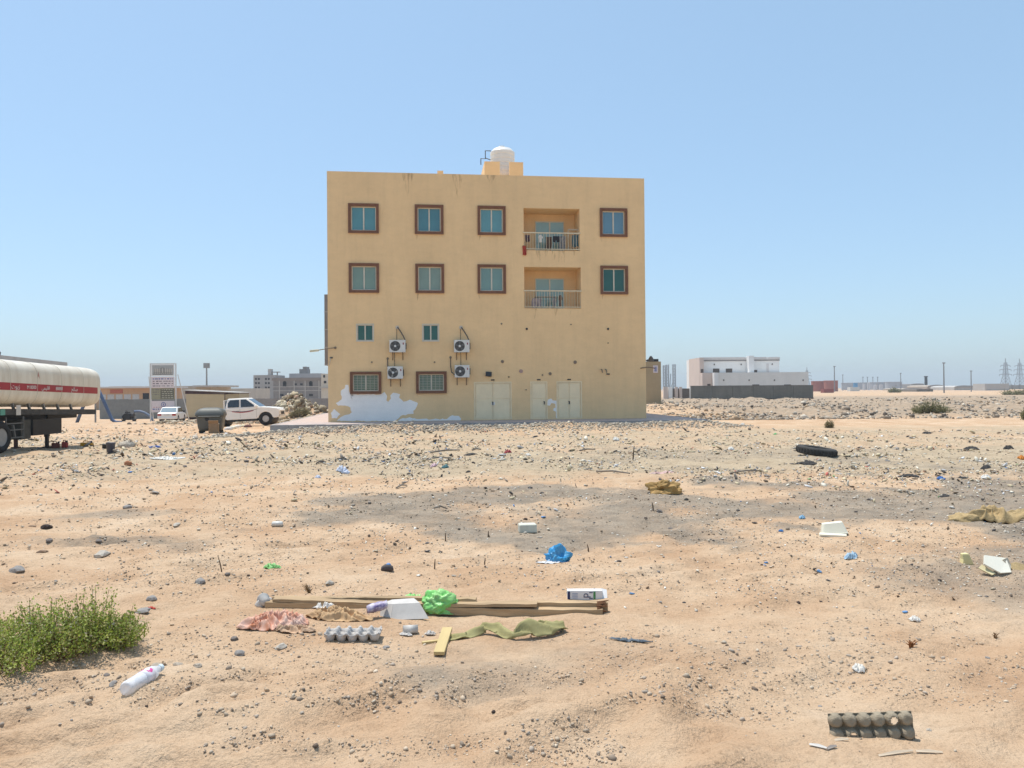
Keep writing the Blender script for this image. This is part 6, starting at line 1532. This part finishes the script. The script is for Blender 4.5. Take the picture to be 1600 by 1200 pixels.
# burst carton strips at the bottom edge
for i, (x, y, L_, a, lab) in enumerate(((1278, 1168, .07, -40, 'thin dark-edged card strip beside a grey flap'), (1300, 1170, .05, 20, 'small grey cardboard flap below the egg tray'), (1400, 1179, .16, 12, 'long torn white cardboard edge below the egg tray'), (1452, 1177, .10, -12, 'dark-edged torn card strip beyond the white edge'), (1315, 1158, .06, 0, 'small white torn card directly under the egg tray'))):
    o = MB().add([(-L_ / 2, -.004, .0), (L_ / 2, -.002, .004), (L_ / 2, .004, .008), (0, .008, .010), (-L_ / 2, .004, .004)], [(0, 1, 2, 3, 4)]).build('card_strip', [WCB, mat('grey_card', (.30, .26, .23), .9), mat('sandy_card', (.56, .45, .33), .9, .2), MATS['sandy_card'], MATS['sandy_card']][i], None, loc=P(x, y) + Vector((0, 0, .003)), rz=R_(a), solid=.003); tag(o, lab, 'card')
# white scraps with their own place
for i, (x, y, w_, lab) in enumerate(((1430, 971, 22, 'white crumpled paper out on the grey sand'), (1342, 1048, 26, 'flat white stone-like scrap in the foreground sand'), (962, 688, 14, 'white plastic lump near the building pavement'), (1142, 703, 14, 'white cup-like lump before the pavement end'), (825, 712, 11, 'whitish bag among rubbish before the doors'), (1540, 748, 18, 'white crumpled bag amid rubbish near the blue bag'), (1160, 664, 9, 'white bag at the end of the pavement'), (497, 747, 12, 'bluish-white crumpled film in the rubbish band'), (536, 738, 26, 'long white film in the rubbish band'), (678, 729, 14, 'pale pink film in the rubbish band'), (1470, 750, 15, 'blue bag in the far rubbish band'), (793, 707.5, 14, 'red cloth lump in the rubbish before the doors'), (1597, 718, 18, 'orange wrapper at the edge of the far rubbish'), (1253, 810, 13, 'light blue scrap left of the foam food box'), (1330, 872, 26, 'blue and white film strip beyond the foam food box'), (1220, 831, 9, 'small bright blue scrap on the grey ground'), (1280, 894, 9, 'tiny blue scrap on the nearer grey ground'), (1211, 679, 7, 'green scrap near the old tyre'), (696, 731, 14, 'teal cloth scrap beside the pale pink film'))):
    lab = lab.replace('left of', 'beside'); k = px2m(x, y)
    c_ = {8: (.5, .55, .66), 9: (.64, .62, .58), 7: (.5, .55, .66), 10: (.04, .15, .42), 11: (.3, .03, .04), 12: (.6, .22, .03), 13: (.25, .45, .62), 14: (.3, .45, .58), 15: (.04, .18, .45), 16: (.15, .32, .55), 17: (.12, .42, .15), 18: (.08, .2, .22)}.get(i, (.68, .66, .61))
    if i == 9: c_ = (.6, .42, .46)
    o = cloth('litter_scrap', x, y, w_ * k / 2, w_ * k * .3, w_ * k * .35, mat('litter_%d' % i, c_, .6, .15), 100 + i, random.uniform(-.3, .3), 2.4, .003, 22, 16, .35, .2); tag(o, lab, 'litter')
# dark rags, sticks and boards in the rubbish band
for i, (x, y, w_, h_, lab) in enumerate(((535, 719, 26, 7, 'black rag heap in the rubbish band'), (735, 711, 26, 5, 'black strap tangle before the double door'), (705, 713, 8, 7, 'black lump next to the strap tangle'), (892, 705, 12, 4, 'black rag under the lone stick'), (836, 683, 12, 4, 'dark rag near the pavement before the doors'), (1448, 677, 18, 5, 'black heap on the orange sand'), (1518, 702, 28, 9, 'grey mound in the far rubbish'), (1575, 702, 20, 12, 'dark tangled heap at the far rubbish edge'), (1420, 745, 44, 7, 'dark flattened scraps in the far rubbish band'), (1540, 732, 22, 9, 'brown scrap heap between white films'), (1475, 776, 20, 4, 'dark brown rag before the burlap roll'), (1505, 747, 20, 4, 'dark curved scrap beside the white crumpled bag'), (1258, 726, 40, 9, 'grey tangled wire and cloth near the old tyre'), (1065, 687, 9, 3, 'small dark scrap in the middle before the pavement end'), (732, 738, 10, 5, 'dark lump with a white face in the rubbish band'), (1072, 781, 10, 4, 'dark scrap behind the thick short stick'))):
    k = px2m(x, y); c_ = [(.045, .043, .042), (.08, .075, .07), (.13, .08, .045), (.18, .165, .155)][[0, 0, 0, 0, 2, 0, 3, 1, 1, 2, 2, 2, 3, 2, 1, 1][i]]
    o = cloth('dark_rag', x, y, w_ * k / 2, w_ * k * .32, h_ * k * .55, mat('rag_%d' % (i % 4), c_, .9, .35, 9), 140 + i, random.uniform(-.2, .2), 3.0, .006, 26, 18, .45, .15); tag(o, lab, 'rag')
for i, (x, y, x2, y2, lab) in enumerate(((672, 708, 718, 704, 'long grey board lying in the rubbish band'), (668, 718, 705, 717, 'second grey board nearer than the long one'), (932, 738, 984, 741, 'thin pole lying flat beyond the brown bag'), (1140, 741, 1190, 737, 'pale bent strip lying in the sand'), (737, 704, 752, 703, 'dark short board near the red lump'), (619, 764, 636, 760, 'thin brown stick lying in the sand'), (678, 796, 699, 797, 'white thin stick on the grey patch'), (905, 705, 930, 703, 'dark branch near the lone stick'))):
    a, b_ = P(x, y), P(x2, y2); o = MB().tube([(0, 0, .02), (b_ - a) * .5 + Vector((0, 0, .05)), (b_ - a) + Vector((0, 0, .02))], [1.2 * a.y / F, 1.4 * a.y / F, .9 * a.y / F], 6).build('lying_stick', mat('stick_%d' % (i % 3), [(.2, .17, .14), (.55, .5, .42), (.1, .07, .05)][[0, 0, 0, 1, 2, 2, 1, 2][i]], .9, .2), None, loc=a); tag(o, lab, 'stick')

# ================================================================== stones
STN = [mat('stone_%d' % i, c_, .9, .35, 9, bump=.4, bscale=25) for i, c_ in enumerate(((.30, .28, .26), (.42, .36, .29), (.20, .17, .15), (.50, .45, .38), (.05, .035, .03), (.30, .20, .13)))]
NAMED = [(222, 957, 13, 0, 'round grey speckled stone with a red scrap beyond the shrub'), (237, 938, 10, 0, 'smaller grey stone just behind the round speckled one'), (160, 867, 13, 3, 'pale wedge-shaped stone on the plain sand'), (73, 825, 9, 4, 'black lump of rock on the open sand'), (199, 794, 8, 0, 'grey angular stone farther out on the sand'), (26, 893, 12, 0, 'flat grey stone beyond the green shrub'), (355, 897, 6, 2, 'dark stone at the foot of a bent stalk'), (374, 1023, 9, 0, 'smooth bluish-grey stone below the pink cloth'), (440, 1012, 10, 3, 'pale pointed stone near the egg tray'), (366, 1000, 8, 2, 'dark brown clod below the pink cloth'), (515, 912, 7, 3, 'pale triangular stone behind the planks'), (603, 1012, 6, 0, 'grey stone in front of the canvas strip'), (245, 1043, 11, 1, 'tan stone touching the bottle cap'), (177, 1069, 8, 0, 'small grey stone beside the bottle base'), (167, 1055, 6, 2, 'dark small stone above the bottle base'), (278, 1040, 9, 1, 'flat tan stone just past the bottle cap'), (309, 1041, 7, 1, 'tan pebble past the flat tan stone'), (50, 824, 6, 5, 'small brown stone beside the black lump'), (154, 846, 6, 2, 'dark brown stone behind the pale wedge stone'), (66, 863, 8, 5, 'purplish pointed stone on the sand'), (77, 845, 7, 2, 'low dark stone below the black lump'), (276, 820, 7, 3, 'white flat stone on the plain sand'), (312, 910, 10, 0, 'dark grey crumbly stone with white bits'), (1030, 800, 5, 2, 'dark small stone near the thick stick')]
def rock_mesh(seed, sub=2): 
    o = blob('stone', (0, 0, 0), (1, .75, .62), STN[0], seed, .35, 1.3, 0, sub, .3, smooth=False); me = o.data; bpy.data.objects.remove(o); me.materials.clear(); return me
RM = {}
def rock(seed, ci):
    if (seed, ci) not in RM: me = rock_mesh(seed); me.materials.append(STN[ci]); RM[(seed, ci)] = me
    return RM[(seed, ci)]
def put_stone(p, r_, seed, ci, label, group):
    o = bpy.data.objects.new('stone', rock(seed, ci)); COL.objects.link(o); o.location = p - Vector((0, 0, r_ * .12)); o.scale = (r_, r_, r_ * random.uniform(.7, 1.1)); o.rotation_euler = (random.uniform(-.2, .2), random.uniform(-.2, .2), random.uniform(0, 6.28)); return tag(o, label, 'stone', group)
for i, (x, y, r_, ci, lab) in enumerate(NAMED):
    p = P(x, y); put_stone(p, r_ * p.y / F, i % 8, ci, lab, 'larger stones on the sand')
o = cloth('red_scrap', 238, 951, .03, .012, .012, mat('red_scrap', (.5, .05, .03), .6), 201, .3, 2, .002, 16, 10); tag(o, 'tiny red scrap caught by the round speckled stone', 'litter')
rs = np.random.RandomState(12)
def on_ground(px, py):
    dp = np.maximum(py - (609 - (px - 800) * math.tan(ROLL)), 6.0); d = 1.5 * F / dp
    for _ in range(12): d = .5 * d + .5 * np.clip((CAMZ - gz((px - 800) / F * d, d)) * F / dp, 1.2, 400)
    return (px - 800) / F * d, d
# about 230 loose stones large enough to tell apart
n_ = 125; px = rs.uniform(-30, 1630, n_); py = 700 + 440 * rs.uniform(0, 1, n_) ** 1.25; gx, gy = on_ground(px, py)
KC = ['grey', 'tan', 'dark brown', 'whitish', 'black', 'rusty-brown']
MARKS = [(100, 1020, 'the green shrub'), (225, 1070, 'the plastic bottle'), (430, 975, 'the pink cloth'), (550, 1000, 'the grey egg tray'), (690, 950, 'the green bag'), (820, 1000, 'the khaki canvas'), (930, 940, 'the printed carton'), (1370, 1140, 'the torn egg tray'), (870, 875, 'the bright blue bag'), (824, 826, 'the foam block'), (1303, 828, 'the foam food box'), (1550, 810, 'the burlap roll'), (1550, 885, 'the torn white board'), (1040, 768, 'the brown paper bag'), (1275, 706, 'the old tyre'), (605, 888, 'the dark shoe sole'), (424, 886, 'the soft green scrap'), (434, 822, 'the small white can'), (73, 825, 'the black rock lump'), (160, 867, 'the pale wedge stone'), (199, 794, 'the grey angular stone'), (172, 700, 'the bucket'), (536, 730, 'the long white film'), (735, 711, 'the black strap tangle'), (1430, 971, 'the white crumpled paper'), (1342, 1048, 'the flat white scrap'), (985, 1003, 'the blue-grey net strip'), (1423, 1010, 'the rust-brown tuft'), (1330, 872, 'the blue and white film'), (686, 1020, 'the wooden offcut'), (374, 1022, 'the bluish-grey smooth stone'), (1448, 677, 'the black heap'), (1470, 750, 'the far blue bag')]
for i in range(n_):
    ci = [0, 1, 2, 3, 2, 5, 0, 3, 1, 4][rs.randint(10)]; q = rs.uniform(1.5, 4.2); r_ = q * gy[i] / F
    if 330 < px[i] < 980 and 925 < py[i] < 1030: continue
    mk = min(MARKS, key=lambda t: math.hypot((t[0] - px[i]) * .6, (t[1] - py[i]) * 1.6)); near_ = math.hypot(mk[0] - px[i], mk[1] - py[i]) < 90
    put_stone(Vector((gx[i], gy[i], g1(gx[i], gy[i]))), r_, int(rs.randint(8)), ci, '%s %s stone %s %s' % ('tiny' if q < 2.3 else 'small' if q < 3.3 else 'bigger loose', KC[ci], 'close to' if near_ else 'some way from', mk[2]), 'loose %s stones on the sand' % KC[ci])

# uncountable gravel, grit, litter crumbs and rubble: real geometry, one object each
ICO = bmesh.new(); bmesh.ops.create_icosphere(ICO, subdivisions=1, radius=1.0); ICO.verts.ensure_lookup_table()
IV = np.array([v.co for v in ICO.verts]); IF = np.array([[v.index for v in f.verts] for f in ICO.faces]); ICO.free()
CRUMB = attr_mat('loose_bits', .9, .2, 25)
def scatter(name, gx, gy, s, cols, flat=(.45, .8), sink=.25, seed=0, asp=(.5, 1.0), label=None, tilt=.3):
    rs = np.random.RandomState(seed); n_ = len(gx); zg = gz(gx, gy); nv = len(IV)
    J = rs.uniform(.65, 1.3, (n_, nv, 1)); V = IV[None] * J
    V = V * np.stack([np.ones(n_), rs.uniform(*asp, n_), rs.uniform(*flat, n_)], 1)[:, None, :]
    tl = rs.normal(0, tilt, n_); c, s_ = np.cos(tl)[:, None], np.sin(tl)[:, None]
    V = np.stack([V[..., 0] * c - V[..., 2] * s_, V[..., 1], V[..., 0] * s_ + V[..., 2] * c], -1)
    th = rs.uniform(0, 6.28, n_); c, s_ = np.cos(th)[:, None], np.sin(th)[:, None]
    V = np.stack([V[..., 0] * c - V[..., 1] * s_, V[..., 0] * s_ + V[..., 1] * c, V[..., 2]], -1) * s[:, None, None]
    hz = (V[..., 2].max(1) - V[..., 2].min(1))
    V[..., 2] += (zg - V[..., 2].min(1) - hz * sink)[:, None]; V[..., 0] += gx[:, None]; V[..., 1] += gy[:, None]
    me = np_mesh(name, V.reshape(-1, 3), (IF[None] + (np.arange(n_) * nv)[:, None, None]).reshape(-1, 3))
    a = me.attributes.new('Col', 'FLOAT_COLOR', 'POINT'); a.data.foreach_set('color', np.repeat(np.concatenate([cols, np.ones((n_, 1))], 1), nv, 0).astype(np.float32).ravel())
    me.materials.append(CRUMB); o = bpy.data.objects.new(name, me); COL.objects.link(o); return tag(o, label, None, None, 'stuff')
def pick(n_, pal, wts, rs, var=.2):
    i = rs.choice(len(pal), n_, p=np.array(wts) / sum(wts)); return np.array(pal)[i] * rs.uniform(1 - var, 1 + var, (n_, 1))
def offpave(gx, gy):
    u, v = floc(gx, gy); return ~((u > PAV['u0'] - .1) & (u < PAV['u1'] + .1) & (v > PAV['v0'] - .05) & (v < PAV['v1']))
STP = [(.38, .315, .25), (.46, .365, .265), (.28, .22, .165), (.55, .46, .35), (.15, .11, .08), (.44, .32, .21)]
# near gravel in drifts
n_ = 42000; px = rs.uniform(-250, 1850, n_); py = rs.uniform(880, 1230, n_); gx, gy = on_ground(px, py)
cm = fbm(gx * 1.1, gy * 1.9, 301, 4) + .25 * np.exp(-((py - 1040 - (px - 500) * .03) / 50) ** 2); keep = rs.uniform(0, 1, n_) < np.clip((cm - .545) * 8, .008, 1); gx, gy = gx[keep], gy[keep]
s = np.exp(rs.normal(0, .62, len(gx))) * .0033
scatter('gravel', gx, gy, np.clip(s, .0015, .018), pick(len(gx), STP, (4, 4, 2.5, 1.5, .8, 2.5), rs), sink=.38, seed=1)
# middle distance chips and stones
n_ = 44000; px = rs.uniform(-250, 1850, n_); py = 672 + 260 * rs.uniform(0, 1, n_) ** 1.15; gx, gy = on_ground(px, py)
cm = fbm(gx * .8, gy * .6, 311, 4); keep = (rs.uniform(0, 1, n_) < np.clip((cm - .36) * 4.5, .12, 1)) & offpave(gx, gy); gx, gy = gx[keep], gy[keep]
s = np.clip(np.exp(rs.normal(0, .5, len(gx))) * .85, .4, 3.2) * gy / F
scatter('grit', gx, gy, s, pick(len(gx), [(.60, .53, .42), (.66, .60, .50), (.20, .16, .12), (.14, .105, .08), (.38, .29, .20), (.42, .37, .31)], (3, 2, 1.5, .6, 3.5, 2.2), rs), (.3, .7), .2, 2)
# rubbish crumbs in the band before the building
n_ = 30000; px = rs.uniform(-200, 1850, n_); py = 716 + rs.normal(0, 29, n_) + (px - 800) * .01; ok = (py > 672) & (py < 860); px, py = px[ok], py[ok]; gx, gy = on_ground(px, py)
cm = fbm(gx * .55, gy * .4, 321, 4); keep = (rs.uniform(0, 1, len(gx)) < np.clip((cm - .43) * 6, .04, 1)) & offpave(gx, gy); gx, gy = gx[keep], gy[keep]
s = np.clip(np.exp(rs.normal(0, .55, len(gx))) * 1.55, .6, 7) * gy / F
scatter('litter', gx, gy, s, pick(len(gx), [(.66, .61, .50), (.55, .46, .30), (.07, .06, .055), (.16, .11, .07), (.62, .62, .62), (.32, .28, .24), (.10, .22, .45), (.45, .12, .09), (.22, .36, .16)], (4, 5, 2.6, 2.8, 1.6, 2.8, .2, .16, .12), rs), (.1, .4), .2, 3, (.15, .8), None, .5)
# litter crumbs on the grey patch
n_ = 1600; px = rs.uniform(560, 1850, n_); py = rs.uniform(770, 960, n_); gx, gy = on_ground(px, py); s = np.clip(np.exp(rs.normal(0, .5, n_)) * 1.5, .6, 5) * gy / F
scatter('litter', gx, gy, s, pick(n_, [(.66, .62, .55), (.08, .07, .065), (.2, .13, .08), (.12, .26, .48), (.5, .42, .3)], (4, 3, 2, .4, 2), rs), (.12, .45), .15, 4, (.25, .9), None, .4)
# gravel bank along the kerb
n_ = 9000; u = rs.uniform(-5, FW + 4, n_); v = PAV['v0'] - np.abs(rs.normal(0, 1.5, n_)) - .05; gx = FL.x + u * FX.x + v * FY.x; gy = FL.y + u * FX.y + v * FY.y
scatter('gravel', gx, gy, np.clip(np.exp(rs.normal(0, .45, n_)) * .035, .012, .14), pick(n_, [(.38, .34, .28), (.46, .40, .31), (.26, .225, .18), (.55, .48, .37), (.14, .11, .09)], (4, 3, 3, 1.6, 1), rs), (.4, .8), .25, 5)
# rubble field past the building
n_ = 30000; gy = 47 + 85 * rs.uniform(0, 1, n_) ** 1.5; gx = rs.uniform(.10, .98, n_) * gy * .9 + rs.uniform(-1, 4, n_); cm = fbm(gx * .2, gy * .16, 51, 3)
keep = (rs.uniform(0, 1, n_) < np.clip((cm - .36) * 4.5, .16, 1)) & offpave(gx, gy) & (gx > 9.5 + .03 * gy); gx, gy = gx[keep], gy[keep]
scatter('rubble', gx, gy, np.clip(np.exp(rs.normal(0, .55, len(gx))) * .065, .025, .30), pick(len(gx), [(.36, .31, .25), (.44, .38, .30), (.22, .18, .14), (.55, .49, .40), (.10, .08, .065), (.40, .30, .20)], (4, 3, 3.5, 1.0, 2, 2.5), rs), (.4, .9), .3, 6)
n_ = 1500; hx, hy = HEAPS[0][0], HEAPS[0][1]; gx = hx + rs.normal(.6, 2.6, n_); gy = hy + rs.normal(0, 2.0, n_)
scatter('rubble', gx, gy, np.clip(np.exp(rs.normal(0, .55, n_)) * .13, .05, .5), pick(n_, [(.40, .33, .22), (.46, .40, .28), (.22, .17, .11), (.52, .46, .36), (.10, .08, .06), (.42, .28, .20)], (4, 3, 3, 1.5, 1.6, 1.5), rs), (.3, .9), .25, 9, tilt=.6)
# rubble on the earth heap and the rough ground round it
n_ = 3500; gx = rs.uniform(-30, -13, n_); gy = rs.uniform(60, 92, n_); keep = offpave(gx, gy); gx, gy = gx[keep], gy[keep]
scatter('rubble', gx, gy, np.clip(np.exp(rs.normal(0, .5, len(gx))) * .10, .03, .4), pick(len(gx), [(.40, .33, .23), (.47, .40, .30), (.24, .19, .13), (.52, .46, .37), (.12, .09, .07), (.42, .29, .21)], (4, 3, 2, 1.5, 1, 1.5), rs), (.4, .9), .3, 7)
n_ = 2500; gx = rs.uniform(-45, -10, n_); gy = rs.uniform(30, 62, n_); keep = offpave(gx, gy) & (rs.uniform(0, 1, n_) < np.clip((fbm(gx * .3, gy * .3, 77, 3) - .4) * 5, .05, 1)); gx, gy = gx[keep], gy[keep]
scatter('grit', gx, gy, np.clip(np.exp(rs.normal(0, .5, len(gx))) * .04, .015, .16), pick(len(gx), [(.6, .53, .42), (.66, .60, .5), (.25, .2, .15), (.4, .3, .2)], (3, 2, 1.5, 2), rs), (.3, .7), .2, 8)

# ------------------------------------------------------------------ haze over the far plain
hz_ = MB().box(-2650, 2650, -2650, 2650, -6, 48).build('haze', None, None); tag(hz_, kind='stuff')
hm = bpy.data.materials.new('desert_haze'); hm.use_nodes = True; hn = hm.node_tree; hn.nodes.clear()
ho = hn.nodes.new('ShaderNodeOutputMaterial'); hv = hn.nodes.new('ShaderNodeVolumePrincipled'); hv.inputs['Color'].default_value = (.88, .94, 1.0, 1); hv.inputs['Density'].default_value = HAZE; hv.inputs['Anisotropy'].default_value = 0.0
hn.links.new(hv.outputs[0], ho.inputs['Volume']); hz_.data.materials.append(hm)
